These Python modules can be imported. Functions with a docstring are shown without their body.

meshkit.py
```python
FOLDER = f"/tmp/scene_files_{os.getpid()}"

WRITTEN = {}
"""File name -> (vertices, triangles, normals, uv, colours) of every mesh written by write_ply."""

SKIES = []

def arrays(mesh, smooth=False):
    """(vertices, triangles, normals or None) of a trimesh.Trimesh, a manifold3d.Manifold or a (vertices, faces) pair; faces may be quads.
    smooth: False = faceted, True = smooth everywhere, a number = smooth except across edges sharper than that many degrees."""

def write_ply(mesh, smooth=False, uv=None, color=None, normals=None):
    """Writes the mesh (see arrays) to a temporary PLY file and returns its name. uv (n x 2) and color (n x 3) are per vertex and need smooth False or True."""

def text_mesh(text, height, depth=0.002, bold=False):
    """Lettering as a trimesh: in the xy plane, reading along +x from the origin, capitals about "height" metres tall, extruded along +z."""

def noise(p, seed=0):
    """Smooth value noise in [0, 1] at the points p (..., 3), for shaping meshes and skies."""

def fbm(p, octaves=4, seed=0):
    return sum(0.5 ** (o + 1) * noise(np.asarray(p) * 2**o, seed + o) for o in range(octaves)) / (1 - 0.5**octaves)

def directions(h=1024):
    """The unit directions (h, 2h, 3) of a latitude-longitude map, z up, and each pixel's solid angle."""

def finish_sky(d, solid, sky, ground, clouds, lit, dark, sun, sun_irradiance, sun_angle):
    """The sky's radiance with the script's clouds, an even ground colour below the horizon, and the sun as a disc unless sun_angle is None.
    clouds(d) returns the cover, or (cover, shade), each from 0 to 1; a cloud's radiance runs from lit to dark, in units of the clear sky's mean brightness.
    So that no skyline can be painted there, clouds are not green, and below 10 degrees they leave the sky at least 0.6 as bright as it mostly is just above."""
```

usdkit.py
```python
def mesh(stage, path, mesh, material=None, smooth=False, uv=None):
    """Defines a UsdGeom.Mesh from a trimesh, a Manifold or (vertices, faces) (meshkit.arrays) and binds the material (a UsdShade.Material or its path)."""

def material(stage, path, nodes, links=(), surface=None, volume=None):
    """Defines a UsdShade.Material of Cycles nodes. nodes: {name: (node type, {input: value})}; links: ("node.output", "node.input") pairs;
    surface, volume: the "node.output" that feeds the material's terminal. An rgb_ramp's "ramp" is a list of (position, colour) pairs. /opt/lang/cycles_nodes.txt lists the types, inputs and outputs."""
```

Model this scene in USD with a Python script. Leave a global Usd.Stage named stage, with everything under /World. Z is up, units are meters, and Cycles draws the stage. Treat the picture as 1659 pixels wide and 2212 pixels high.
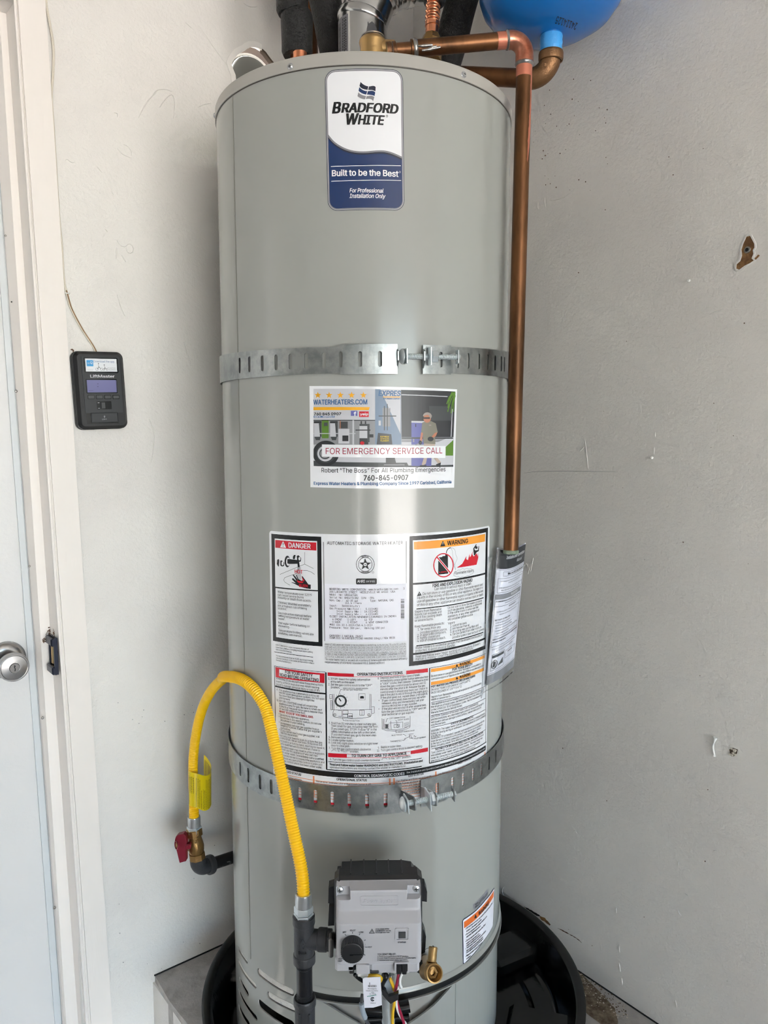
import math, random
import numpy as np, trimesh
import manifold3d as m3
from shapely.geometry import Polygon, box as sbox, LineString, Point, MultiPolygon
from shapely.ops import unary_union
from shapely import affinity
from pxr import Usd, UsdGeom, UsdLux, UsdShade, Sdf, Gf
import usdkit, meshkit

random.seed(7); RNG = np.random.default_rng(7)
stage = Usd.Stage.CreateInMemory()
UsdGeom.SetStageUpAxis(stage, UsdGeom.Tokens.z); UsdGeom.SetStageMetersPerUnit(stage, 1.0)
UsdGeom.Xform.Define(stage, '/World'); UsdGeom.Scope.Define(stage, '/World/Looks')
stage.SetDefaultPrim(stage.GetPrimAtPath('/World'))

# ------------------------------------------------------------------ camera
F, PITCH, YAW, ROLL = 1661.0, 0.104745, 0.023927, -0.001309
CAM = np.array([0.0, -1.2731, 1.48])
_fw = np.array([math.sin(YAW)*math.cos(PITCH), math.cos(YAW)*math.cos(PITCH), -math.sin(PITCH)])
_r = np.cross(_fw, [0, 0, 1]); _r /= np.linalg.norm(_r); _u = np.cross(_r, _fw)
_c, _s = math.cos(ROLL), math.sin(ROLL)
CR, CU, CF = _c*_r + _s*_u, -_s*_r + _c*_u, _fw
cam = UsdGeom.Camera.Define(stage, '/World/camera')
cam.CreateHorizontalApertureAttr(36.0); cam.CreateVerticalApertureAttr(48.0)
cam.CreateFocalLengthAttr(36.0*F/1659.0); cam.CreateClippingRangeAttr(Gf.Vec2f(0.01, 200))
cam.CreateExposureAttr(EXPOSURE := 3.72)
_m = np.eye(4); _m[0, :3], _m[1, :3], _m[2, :3], _m[3, :3] = CR, CU, -CF, CAM
cam.AddTransformOp().Set(Gf.Matrix4d(_m.tolist()))

# ------------------------------------------------------------------ room frame (s: out from the left wall, t: out from the right wall)
AZ = math.radians(53.0)
EL = np.array([math.sin(AZ), math.cos(AZ), 0]); ER = np.array([math.cos(AZ), -math.sin(AZ), 0])
Z0 = 0.45                                            # top of the platform
R = 0.229                                            # radius of the heater, whose axis is the z axis

def ray(x, y):
    return (x-829.5)/F*CR - (y-1106)/F*CU + CF
def at(x, y, d):                                     # the point seen at a pixel, d metres away along the view axis
    return CAM + ray(x, y)*d
def onz(x, y, z):
    v = ray(x, y); return CAM + v*((z-CAM[2])/v[2])
def proj(P):
    q = np.asarray(P) - CAM; d = q@CF
    return np.stack([829.5+F*(q@CR)/d, 1106-F*(q@CU)/d, d], -1)
_a, _b = onz(333, 2108, Z0), onz(1222, 2079.5, Z0)
CORNER = np.linalg.solve(np.array([ER[:2], EL[:2]]), [ER[:2]@_a[:2], EL[:2]@_b[:2]])
CORNER = np.array([CORNER[0], CORNER[1], 0.0])
def room(s, t, z):
    return CORNER + ER*s - EL*t + np.array([0, 0, z])
def onL(x, y, s=0.0):                                # (t, z) where a pixel's ray meets a plane parallel to the left wall
    v = ray(x, y); k = (s-(CAM-CORNER)@ER)/(v@ER); p = CAM+v*k-CORNER
    return -(p@EL), p[2]
def onR(x, y, t=0.0):                                # (s, z) on a plane parallel to the right wall
    v = ray(x, y); k = (-t-(CAM-CORNER)@EL)/(v@EL); p = CAM+v*k-CORNER
    return p@ER, p[2]
def oncyl(x, y, r=R):                                # (phi, z) on the heater; phi = 0 faces -y, positive to the right
    v = ray(x, y); a = v[0]**2+v[1]**2; b = CAM[0]*v[0]+CAM[1]*v[1]; c = CAM[0]**2+CAM[1]**2-r*r
    D = max(b*b-a*c, 0.0); k = (-b-math.sqrt(D))/a; p = CAM+v*k
    return math.atan2(p[0], -p[1]), p[2]
def cyl(phi, z, r=R):
    return np.stack([r*np.sin(phi), -r*np.cos(phi), z+0*phi], -1)

# ------------------------------------------------------------------ sky, sun
SUN_EL, SUN_AZ = math.radians(58), math.radians(250)
def setup_light():
    d = UsdLux.DomeLight.Define(stage, '/World/sky'); d.CreateIntensityAttr(1.0)
    mat = usdkit.material(stage, '/World/Looks/sky_look', {
        'sky': ('sky_texture', {'sky_type': 'single_scattering', 'sun_disc': False, 'sun_elevation': SUN_EL, 'sun_rotation': SUN_AZ, 'sun_intensity': 1.0}),
        'bg': ('background_shader', {"strength": 0.115})}, [('sky.color', 'bg.color')], surface='bg.background')
    UsdShade.MaterialBindingAPI.Apply(d.GetPrim()).Bind(mat)
    s = UsdLux.DistantLight.Define(stage, '/World/sun'); s.CreateIntensityAttr(32000.0); s.CreateAngleAttr(0.53); s.CreateColorAttr(Gf.Vec3f(1, .96, .92))
    # the sun stands behind the house, so that the driveway is lit and no beam enters the garage
    dirn = ER*math.cos(SUN_EL)*0.2 + EL*math.cos(SUN_EL)*0.98 + np.array([0, 0, -math.sin(SUN_EL)])
    dirn /= np.linalg.norm(dirn); zax = -dirn; xax = np.cross([0, 0, 1], zax); xax /= np.linalg.norm(xax); yax = np.cross(zax, xax)
    M = np.eye(4); M[0, :3], M[1, :3], M[2, :3] = xax, yax, zax
    s.AddTransformOp().Set(Gf.Matrix4d(M.tolist()))
setup_light()

# ------------------------------------------------------------------ prims
_used = {}
def path_of(parent, name):
    base = '/World' if parent is None else str(parent.GetPath())
    n = _used.get((base, name), 0); _used[(base, name)] = n+1
    return f'{base}/{name}' if n == 0 else f'{base}/{name}_{n:03d}'
def tagged(p, label=None, cat=None, group=None, kind=None):
    for k, v in (('label', label), ('category', cat), ('group', group), ('kind', kind)):
        if v: p.SetCustomDataByKey(k, v)
    return p
def obj(name, mesh, mat, parent=None, smooth=35, label=None, cat=None, group=None, kind=None):
    if isinstance(mesh, (list, tuple)) and len(mesh) and not isinstance(mesh[0], np.ndarray):
        mesh = trimesh.util.concatenate([as_tm(k) for k in mesh])
    m = usdkit.mesh(stage, path_of(parent, name), mesh, MAT[mat], smooth=smooth)
    m.CreateDoubleSidedAttr(True)
    return tagged(m.GetPrim(), label, cat, group, kind)
def thing(name, label, cat, group=None, kind=None):
    return tagged(UsdGeom.Xform.Define(stage, path_of(None, name)).GetPrim(), label, cat, group, kind)
def as_tm(k):
    if hasattr(k, 'to_mesh'):
        q = k.to_mesh(); return trimesh.Trimesh(np.array(q.vert_properties[:, :3]), np.array(q.tri_verts), process=False)
    if isinstance(k, tuple): return trimesh.Trimesh(k[0], k[1], process=False)
    return k

# ------------------------------------------------------------------ shapes
def frame(z, x=None):                                # 3x3 columns x, y, z with z along the given direction
    z = np.asarray(z, float); z = z/np.linalg.norm(z)
    if x is None: x = [1, 0, 0] if abs(z[0]) < .8 else [0, 1, 0]
    x = np.asarray(x, float); x = x-z*(x@z); x /= np.linalg.norm(x)
    return np.stack([x, np.cross(z, x), z], 1)
def place(m, o, rot=None):
    m = m.copy(); v = np.asarray(m.vertices)
    m.vertices = (v@np.asarray(rot).T if rot is not None else v) + np.asarray(o, float); return m
def lathe(prof, o=(0, 0, 0), d=(0, 0, 1), n=48, a0=0, a1=2*math.pi):
    """prof: (radius, height) pairs turned about the axis d through o"""
    prof = np.asarray(prof, float); full = abs(a1-a0-2*math.pi) < 1e-6
    t = np.linspace(a0, a1, n+1)[:-1] if full else np.linspace(a0, a1, n)
    k = len(t); v = np.stack([np.outer(np.cos(t), prof[:, 0]), np.outer(np.sin(t), prof[:, 0]), np.tile(prof[:, 1], (k, 1))], -1).reshape(-1, 3)
    f = []; m = len(prof)
    for i in range(k if full else k-1):
        j = (i+1) % k
        for q in range(m-1):
            f += [[i*m+q, j*m+q, j*m+q+1], [i*m+q, j*m+q+1, i*m+q+1]]
    return place(trimesh.Trimesh(v, f, process=False), o, frame(d))
def rodp(o, d, L, r, n=28, bev=0.0008):              # a rod from o along d with a small bevel at both ends
    return lathe([(0, 0), (r-bev, 0), (r, bev), (r, L-bev), (r-bev, L), (0, L)], o, d, n)
def hexp(o, d, L, af, n=6, bev=0.0008):              # hexagon (n-gon) prism, af across flats
    r = af/2/math.cos(math.pi/n)
    return lathe([(0, 0), (r-bev, 0), (r, bev), (r, L-bev), (r-bev, L), (0, L)], o, d, n)
def spline(pts, n):
    from scipy.interpolate import PchipInterpolator, CubicSpline
    pts = np.asarray(pts, float); t = np.r_[0, np.cumsum(np.linalg.norm(np.diff(pts, axis=0), axis=1)**.5)]
    return CubicSpline(t, pts)(np.linspace(0, t[-1], n))
def tube(path, r, n=16, cap=True, closed=False):
    path = np.asarray(path, float); k = len(path); rr = np.broadcast_to(np.asarray(r, float), (k,))
    tg = np.gradient(path, axis=0); tg /= np.linalg.norm(tg, axis=1)[:, None]
    x = np.cross(tg[0], [0.31, 0.52, 0.79]); x /= np.linalg.norm(x); V = []
    a = np.linspace(0, 2*math.pi, n+1)[:-1]
    for i in range(k):
        x = x-tg[i]*(x@tg[i]); x /= np.linalg.norm(x); y = np.cross(tg[i], x)
        V.append(path[i]+rr[i]*(np.outer(np.cos(a), x)+np.outer(np.sin(a), y)))
    V = np.concatenate(V); f = []
    for i in range(k-1):
        for j in range(n):
            q = (j+1) % n; f += [[i*n+j, i*n+q, (i+1)*n+q], [i*n+j, (i+1)*n+q, (i+1)*n+j]]
    if cap:
        V = np.vstack([V, path[0], path[-1]]); e = k*n
        for j in range(n):
            q = (j+1) % n; f += [[e, q, j], [e+1, (k-1)*n+j, (k-1)*n+q]]
    return trimesh.Trimesh(V, f, process=False)
def bend(c, a, b, rad, n=12):                        # quarter turn: from c+a*? (corner c, in from -a, out along b), centreline radius rad
    a, b = np.asarray(a, float), np.asarray(b, float); a /= np.linalg.norm(a); b /= np.linalg.norm(b)
    ang = math.acos(np.clip(a@b, -1, 1)); off = rad*math.tan(ang/2)
    p0 = np.asarray(c)-a*off; nrm = b-a*(a@b); nrm /= np.linalg.norm(nrm); o = p0+nrm*rad
    t = np.linspace(0, ang, n); return np.array([o-nrm*rad*math.cos(x)+a*rad*math.sin(x) for x in t])
def cbox(sx, sy, sz, bev=0.001, o=(0, 0, 0), rot=None):   # chamfered box centred on o
    h = np.array([sx, sy, sz])/2; bev = min(bev, h.min()*.9); P = []
    for s in np.ndindex(2, 2, 2):
        g = np.array(s)*2-1
        for k in range(3):
            q = h-bev; q[k] = h[k]; P.append(q*g)
    return place(trimesh.convex.convex_hull(np.array(P)), o, rot)
def rrect(w, h, r, n=6):
    return sbox(-w/2+r, -h/2+r, w/2-r, h/2-r).buffer(r, quad_segs=n) if r > 0 else sbox(-w/2, -h/2, w/2, h/2)
def plate(poly, th, o=(0, 0, 0), rot=None, bev=0.0):  # polygon extruded along local z, from 0 to th (bevelled front edge)
    if bev > 0:
        out = [trimesh.creation.extrude_polygon(g, th-bev, engine='earcut') for g in polys(poly)]
        for g in polys(poly):
            inn = g.buffer(-bev)
            for q in polys(inn):
                a, b = np.array(g.exterior.coords)[:-1], None
                top = trimesh.creation.extrude_polygon(q, bev, engine='earcut'); top.vertices[:, 2] += th-bev
                out.append(top)
            if not g.interiors and not inn.is_empty:
                hull = trimesh.convex.convex_hull(np.vstack([np.c_[np.array(g.exterior.coords), np.full(len(g.exterior.coords), th-bev)], np.vstack([np.c_[np.array(q.exterior.coords), np.full(len(q.exterior.coords), th)] for q in polys(inn)])])) if g.convex_hull.area < g.area*1.001 else None
                if hull is not None: out[-1] = hull
    else:
        out = [trimesh.creation.extrude_polygon(g, th, engine='earcut') for g in polys(poly)]
    return place(trimesh.util.concatenate(out), o, rot)
def polys(g):
    if g.is_empty: return []
    if g.geom_type == 'Polygon': return [g] if g.area > 1e-12 else []
    return [k for q in g.geoms for k in polys(q)] if hasattr(g, 'geoms') else []
def tri2(poly):
    V, Fc, n = [], [], 0
    for g in polys(poly):
        v, f = trimesh.creation.triangulate_polygon(g, engine='earcut')
        V.append(np.asarray(v)); Fc.append(np.asarray(f)+n); n += len(v)
    return (np.vstack(V), np.vstack(Fc)) if V else (np.zeros((0, 2)), np.zeros((0, 3), int))
def grid_sheet(P):                                   # rows x cols x 3 -> mesh
    P = np.asarray(P); a, b = P.shape[:2]; i = np.arange(a*b).reshape(a, b)
    q = np.stack([i[:-1, :-1], i[:-1, 1:], i[1:, 1:], i[1:, :-1]], -1).reshape(-1, 4)
    return trimesh.Trimesh(P.reshape(-1, 3), np.vstack([q[:, [0, 1, 2]], q[:, [0, 2, 3]]]), process=False)
def wrap(poly, r0, r1=None, du=0.006):
    """a polygon in (u = R*phi, z) laid round the heater at radius r0; with r1 it becomes a plate r0..r1 thick"""
    if not poly.is_valid: poly = poly.buffer(0)
    x0, _, x1, _ = poly.bounds; n = max(1, int(math.ceil((x1-x0)/du))); out = []
    for i in range(n):
        g = poly.intersection(sbox(x0+(x1-x0)*i/n, -9, x0+(x1-x0)*(i+1)/n, 9))
        v, f = tri2(g)
        if not len(v): continue
        if r1 is None: out.append(trimesh.Trimesh(cyl(v[:, 0]/R, v[:, 1], r0), f, process=False))
        else: out += [trimesh.Trimesh(cyl(v[:, 0]/R, v[:, 1], r1), f, process=False), trimesh.Trimesh(cyl(v[:, 0]/R, v[:, 1], r0), f[:, ::-1], process=False)]
    if r1 is not None:
        for g in polys(poly):
            for ring in [g.exterior]+list(g.interiors):
                ring = ring.segmentize(du); c = np.array(ring.coords)
                out.append(grid_sheet(np.stack([cyl(c[:, 0]/R, c[:, 1], r0), cyl(c[:, 0]/R, c[:, 1], r1)])))
    return trimesh.util.concatenate(out)
def upx(pts):                                        # pixels -> (u, z) on the heater
    return [(oncyl(x, y)[0]*R, oncyl(x, y)[1]) for x, y in pts]

# ------------------------------------------------------------------ lettering
_glyph = {}
def glyph(ch, bold):
    bold = bool(bold)
    k = (ch, bold)
    if k not in _glyph:
        H = 'HH'; w0 = meshkit.text_mesh(H, 1.0, .01, bold).bounds[1, 0]
        three = meshkit.text_mesh('H'+ch+'H', 1.0, .01, bold).bounds[1, 0]
        two = meshkit.text_mesh('H'+ch, 1.0, .01, bold).bounds[1, 0]
        m = meshkit.text_mesh(ch, 1.0, .01, bold); top = m.face_normals[:, 2] > .5
        v = m.vertices[:, :2]; f = m.faces[top]; idx, inv = np.unique(f, return_inverse=True)
        adv = three-w0                               # advance
        hl = meshkit.text_mesh('H', 1.0, .01, bold).bounds[1, 0]; hadv = w0-hl
        lsb = (two-m.bounds[1, 0])-hadv              # ink offset, measured from H's ink edge
        _glyph[k] = (v[idx]+[lsb, 0], inv.reshape(-1, 3), adv)
    return _glyph[k]
def text2(text, bold=False, italic=0.0, track=0.0, mono=0.0):
    """flat lettering, capitals 1 high: (vertices, faces, width)"""
    V, Fc, n, x = [], [], 0, 0.0
    for ch in text:
        if ch == ' ': x += (mono or .33)+track; continue
        v, f, adv = glyph(ch, bold)
        v = v.copy()
        if mono: w = v[:, 0].max()-v[:, 0].min(); v[:, 0] += -v[:, 0].min()+max(0, (mono-w)/2-.04); v[:, 0] *= 1
        V.append(v+[x, 0]); Fc.append(f+n); n += len(v); x += (mono or adv)+track
    V = np.vstack(V); Fc = np.vstack(Fc)
    if bold:                                         # thicken: the same outlines again, a little to the right
        k = len(V); sh = [.035] if bold is True or bold == 1 else [.05, .10]
        Fc = np.vstack([Fc]+[Fc+k*(i+1) for i in range(len(sh))]); V = np.vstack([V]+[V+[q, 0] for q in sh]); x += sh[-1]
    if italic: V[:, 0] += italic*V[:, 1]
    return V, Fc, x-track
def flat_text(text, cap, o, ex, ey, width=None, bold=False, italic=0.0, track=0.0, depth=0.0, align='l'):
    """lettering on a plane: o = baseline start, ex / ey unit vectors"""
    V, Fc, w = text2(text, bold, italic, track); sx = cap if width is None else width/w
    x = V[:, 0]*sx - {'l': 0, 'c': w*sx/2, 'r': w*sx}[align]; y = V[:, 1]*cap
    ex, ey = np.asarray(ex, float), np.asarray(ey, float)
    P = np.asarray(o)+x[:, None]*ex+y[:, None]*ey
    if depth <= 0: return trimesh.Trimesh(P, Fc, process=False)
    m = trimesh.Trimesh(np.c_[x, y, 0*x], Fc, process=False)
    nrm = np.cross(ex, ey)
    e = trimesh.grouping.group_rows(np.sort(m.edges_unique if False else np.sort(m.edges, axis=1), axis=1), require_count=1)
    be = m.edges[e]; n = len(P); S = np.vstack([[a, b, b+n] for a, b in be]+[[a, b+n, a+n] for a, b in be]) if len(be) else np.zeros((0, 3), int)
    return trimesh.Trimesh(np.vstack([P, P+nrm*depth]), np.vstack([Fc[:, ::-1], Fc+n, S]), process=False)
class Zm:                                            # photograph coordinates read in an enlarged crop
    def __init__(s, x0, y0, k): s.x0, s.y0, s.k = x0, y0, k
    def __call__(s, x, y): return s.x0+x/s.k, s.y0+y/s.k
    def pts(s, P): return [s(*p) for p in P]
PX = Zm(0, 0, 1.0)
class Sticker:
    """print laid on the heater's jacket; every colour becomes one sub-part"""
    def __init__(s): s.q = {}; s.names = {}
    def add(s, name, mat, mesh): s.q.setdefault((name, mat), []).append(mesh)
    def fill(s, name, mat, z, pts, lay, poly=None):
        s.add(name, mat, wrap(poly if poly is not None else Polygon(upx(z.pts(pts))), R+lay*1e-4))
    def line(s, name, mat, z, pts, w, lay):          # w in crop pixels
        p = upx(z.pts(pts)); d = proj(cyl(np.array(p[0][0]/R), np.array(p[0][1])))[2]
        s.add(name, mat, wrap(LineString(p).buffer(w/z.k*d/F/2, cap_style='flat'), R+lay*1e-4))
    def text(s, name, mat, z, text, x0, y, x1, cap, bold=False, italic=0.0, mono=0.0, lay=9, scale=None, drop=0.0):
        """baseline from crop pixel (x0, y); x1 = right end in crop pixels (or scale = width per cap); level in z unless drop"""
        px, py = z(x0, y); ph, zz = oncyl(px, py); d = proj(cyl(np.array(ph), np.array(zz)))[2]
        h = cap/z.k*d/F; V, Fc, w = text2(text, bold, italic, 0.0, mono)
        if x1 is not None:
            ph1 = oncyl(z(x1, 0)[0], py)[0]; sx = (ph1-ph)*R/w
        else: sx = h*scale
        P = cyl(ph+V[:, 0]*sx/R, zz+V[:, 1]*h-drop*V[:, 0]*sx, R+lay*1e-4)
        s.add(name, mat, trimesh.Trimesh(P, Fc, process=False)); return sx/h
    def para(s, name, mat, z, x0, y0, x1, pitch, cap, lines, bold=False, lay=9, slope=0.0):
        k = None
        for i, t in enumerate(lines):
            if not t: continue
            ind = len(t)-len(t.lstrip()); xs = x0+ind*cap*.6+slope*pitch*i
            if k is None: k = s.text(name, mat, z, t.strip(), xs, y0+pitch*i, x1, cap, bold, lay=lay)
            else: s.text(name, mat, z, t.strip(), xs, y0+pitch*i, None, cap, bold, lay=lay, scale=k)
    def build(s, parent):
        for (name, mat), ms in s.q.items(): obj(name, ms, mat, parent, smooth=False, kind='stuff' if len(ms) > 1 else None)

# ------------------------------------------------------------------ materials
def lin(c):
    c = np.asarray(c, float)/255; return tuple(np.where(c <= .04045, c/12.92, ((c+.055)/1.055)**2.4))
MAT = {}
def mat(name, rgb, rough=.5, metal=0.0, bump=None, spec=None, coat=0.0, var=None, alpha=None, trans=0.0, aniso=None, scale3=None):
    """bump: (scale, distance); var: (rgb2, scale, lo, hi): a second colour laid on by noise"""
    nodes = {'p': ('principled_bsdf', {'base_color': lin(rgb), 'roughness': rough, 'metallic': metal})}; links = []
    P = nodes['p'][1]
    if coat: P['coat_weight'] = coat; P['coat_roughness'] = .08
    if trans: P['transmission_weight'] = trans
    if spec is not None: P['specular_ior_level'] = spec
    if bump or var: nodes['tc'] = ('geometry', {})
    src = 'tc.position'
    if scale3:
        nodes['mp'] = ('mapping', {'scale': scale3}); links.append(('tc.position', 'mp.vector')); src = 'mp.vector'
    if bump:
        nodes['n'] = ('noise_texture', {'scale': bump[0], 'detail': 3.0, 'roughness': .55}); nodes['b'] = ('bump', {'strength': 1.0 if len(bump) < 3 else bump[2], 'distance': bump[1]})
        links += [(src, 'n.vector'), ('n.fac', 'b.height'), ('b.normal', 'p.normal')]
    if var:
        nodes['n2'] = ('noise_texture', {'scale': var[1], 'detail': 5.0, 'roughness': .6})
        nodes['r'] = ('rgb_ramp', {'ramp': [(0, lin(rgb)), (var[2], lin(rgb)), (var[3], lin(var[0])), (1, lin(var[0]))]})
        links += [(src, 'n2.vector'), ('n2.fac', 'r.fac'), ('r.color', 'p.base_color')]
    MAT[name] = usdkit.material(stage, '/World/Looks/'+name, nodes, links, surface='p.BSDF'); return MAT[name]
mat('wall_paint', (225, 222, 217), .55, bump=(170, .0010), var=((214, 210, 206), 3.0, .45, .75))
mat('plaster_chip', (236, 233, 228), .7, bump=(300, .0006))
mat('drywall_edge', (92, 78, 66), .9)
mat('brown_paper', (142, 106, 66), .85, bump=(200, .0008), var=((104, 72, 44), 60, .45, .6))
mat('ceiling_paint', (196, 192, 186), .7)
mat('bare_studs', (150, 144, 136), .8)
mat('floor_concrete', (140, 138, 135), .7, bump=(40, .001))
mat('driveway_concrete', (188, 184, 178), .85, bump=(30, .002))
mat('house_far', (170, 160, 148), .85)
mat('platform_paint', (176, 172, 168), .7, bump=(130, .0012), var=((150, 146, 140), 26, .45, .7))
mat('dirt', (92, 78, 62), .95, bump=(300, .002), var=((140, 126, 106), 90, .4, .65))
mat('debris_light', (196, 188, 174), .9)
mat('trim_paint', (232, 226, 220), .42, bump=(60, .0006), scale3=(1, 1, .15))
mat('door_paint', (214, 213, 212), .38, bump=(120, .0003))
mat('weatherstrip', (202, 206, 208), .4)
mat('stain_brown', (96, 74, 58), .9)
mat('nail_white', (240, 240, 236), .4)
mat('nail_metal', (150, 146, 140), .35, 1.0)
mat('wire_white', (218, 210, 196), .5)
mat('wire_brown', (146, 112, 78), .5)
mat('heater_paint', (154, 156, 152), .17, bump=(900, .00006), coat=.12)
mat('heater_cap', (164, 162, 156), .3, bump=(900, .00008))
mat('cap_grey', (96, 97, 92), .5)
mat('heater_dark', (60, 62, 66), .25)
mat('seam_dark', (58, 54, 48), .6)
mat('gap_black', (10, 10, 11), .6)
mat('insulation_white', (206, 204, 200), .95, bump=(160, .003))
mat('screw_zinc', (206, 208, 210), .25, .85)
mat('seam_grey', (118, 118, 112), .4)
mat('zinc', (214, 222, 226), .34, .75, bump=(500, .00006))
mat('galvanized', (164, 168, 168), .34, 1.0, bump=(300, .00008), var=((140, 145, 146), 55, .4, .6))
mat('vent_steel', (196, 197, 197), .2, 1.0, bump=(60, .0004))
mat('spatter', (70, 66, 60), .6)
mat('copper_old', (118, 80, 52), .4, .8, bump=(90, .0002), var=((80, 54, 34), 22, .42, .62), scale3=(1, 1, .3))
mat('copper_clean', (196, 132, 108), .3, .9, bump=(120, .0002), var=((150, 84, 62), 30, .45, .65))
mat('copper_bright', (228, 150, 112), .22, 1.0)
mat('copper_pink', (198, 122, 98), .42, .55)
mat('copper_end', (112, 132, 112), .7, bump=(300, .0008), var=((150, 160, 140), 120, .4, .6))
mat('solder', (176, 174, 170), .3, 1.0, bump=(200, .0008))
mat('lever_chrome', (110, 112, 116), .15, 1.0)
mat('brass', (176, 144, 96), .34, .9, bump=(200, .0003))
mat('brass_dull', (150, 118, 74), .36, .9, bump=(260, .0006))
mat('bronze', (138, 104, 74), .48, .9, bump=(300, .0008))
mat('foam_black', (5, 5, 5), .5, bump=(420, .0022))
mat('tank_blue', (14, 108, 186), .3, coat=.3)
mat('tape_blue', (70, 160, 230), .35, bump=(150, .0012))
mat('ink_black', (26, 26, 28), .5)
mat('plastic_black', (26, 27, 29), .36, bump=(500, .0001))
mat('plastic_black_gloss', (16, 17, 19), .18)
mat('plastic_grey', (62, 64, 66), .4)
mat('plastic_grey_light', (176, 176, 180), .4, bump=(700, .00005))
mat('lcd', (112, 112, 156), .25)
mat('lcd_dark', (74, 74, 104), .3)
mat('pan_black', (7, 8, 9), .12, bump=(40, .0004))
mat('iron_black', (62, 63, 66), .42, .4, bump=(320, .0005))
mat('pipe_black', (16, 17, 21), .3, bump=(200, .0002))
mat('iron_mark', (120, 122, 122), .5)
mat('hose_yellow', (255, 200, 0), .32, coat=.2)
mat('tag_yellow', (234, 206, 14), .4)
mat('handle_red', (124, 22, 42), .35, bump=(300, .0001))
mat('strike_dark', (44, 48, 62), .3, .6)
mat('wood_raw', (190, 164, 122), .8)
mat('nickel', (176, 174, 172), .22, 1.0)
mat('nickel_dark', (120, 118, 116), .35, 1.0)
mat('label_white', (226, 228, 232), .16, coat=.4)
mat('paper_white', (226, 227, 236), .5)
mat('paper_blue', (208, 216, 228), .35)
mat('print_black', (24, 25, 27), .3)
mat('print_grey', (110, 112, 116), .4)
mat('print_red', (200, 24, 44), .3)
mat('print_orange', (240, 160, 64), .3)
mat('print_orange_deep', (226, 112, 48), .35)
mat('line_orange', (228, 142, 100), .35)
mat('print_navy', (20, 48, 96), .22, coat=.3)
mat('print_navy_dark', (26, 32, 52), .3)
mat('print_silver', (128, 128, 134), .3)
mat('print_white', (232, 234, 238), .3)
mat('print_maroon', (150, 34, 60), .35)
mat('print_steelblue', (52, 98, 146), .35)
mat('print_amber', (232, 168, 30), .35)
mat('print_skyblue', (60, 150, 208), .4)
mat('photo_dark', (44, 46, 50), .35)
mat('photo_charcoal', (64, 68, 70), .35)
mat('photo_grey', (138, 140, 144), .35)
mat('photo_lightgrey', (188, 190, 196), .35)
mat('photo_bluegrey', (112, 132, 156), .35)
mat('photo_violet', (92, 96, 160), .35)
mat('photo_green', (86, 124, 44), .35)
mat('photo_skin', (176, 116, 90), .35)
mat('photo_shirt', (122, 120, 108), .35)
mat('photo_hair', (150, 142, 136), .35)
mat('photo_khaki', (176, 160, 148), .35)
mat('print_teal', (40, 140, 120), .4)
mat('wire_red', (150, 30, 60), .4)
mat('wire_yellow', (226, 180, 40), .4)
mat('wire_white_ins', (230, 230, 228), .4)
mat('foil_grey', (150, 152, 154), .5)
mat('sleeve_grey', (150, 160, 168), .5)
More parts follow.
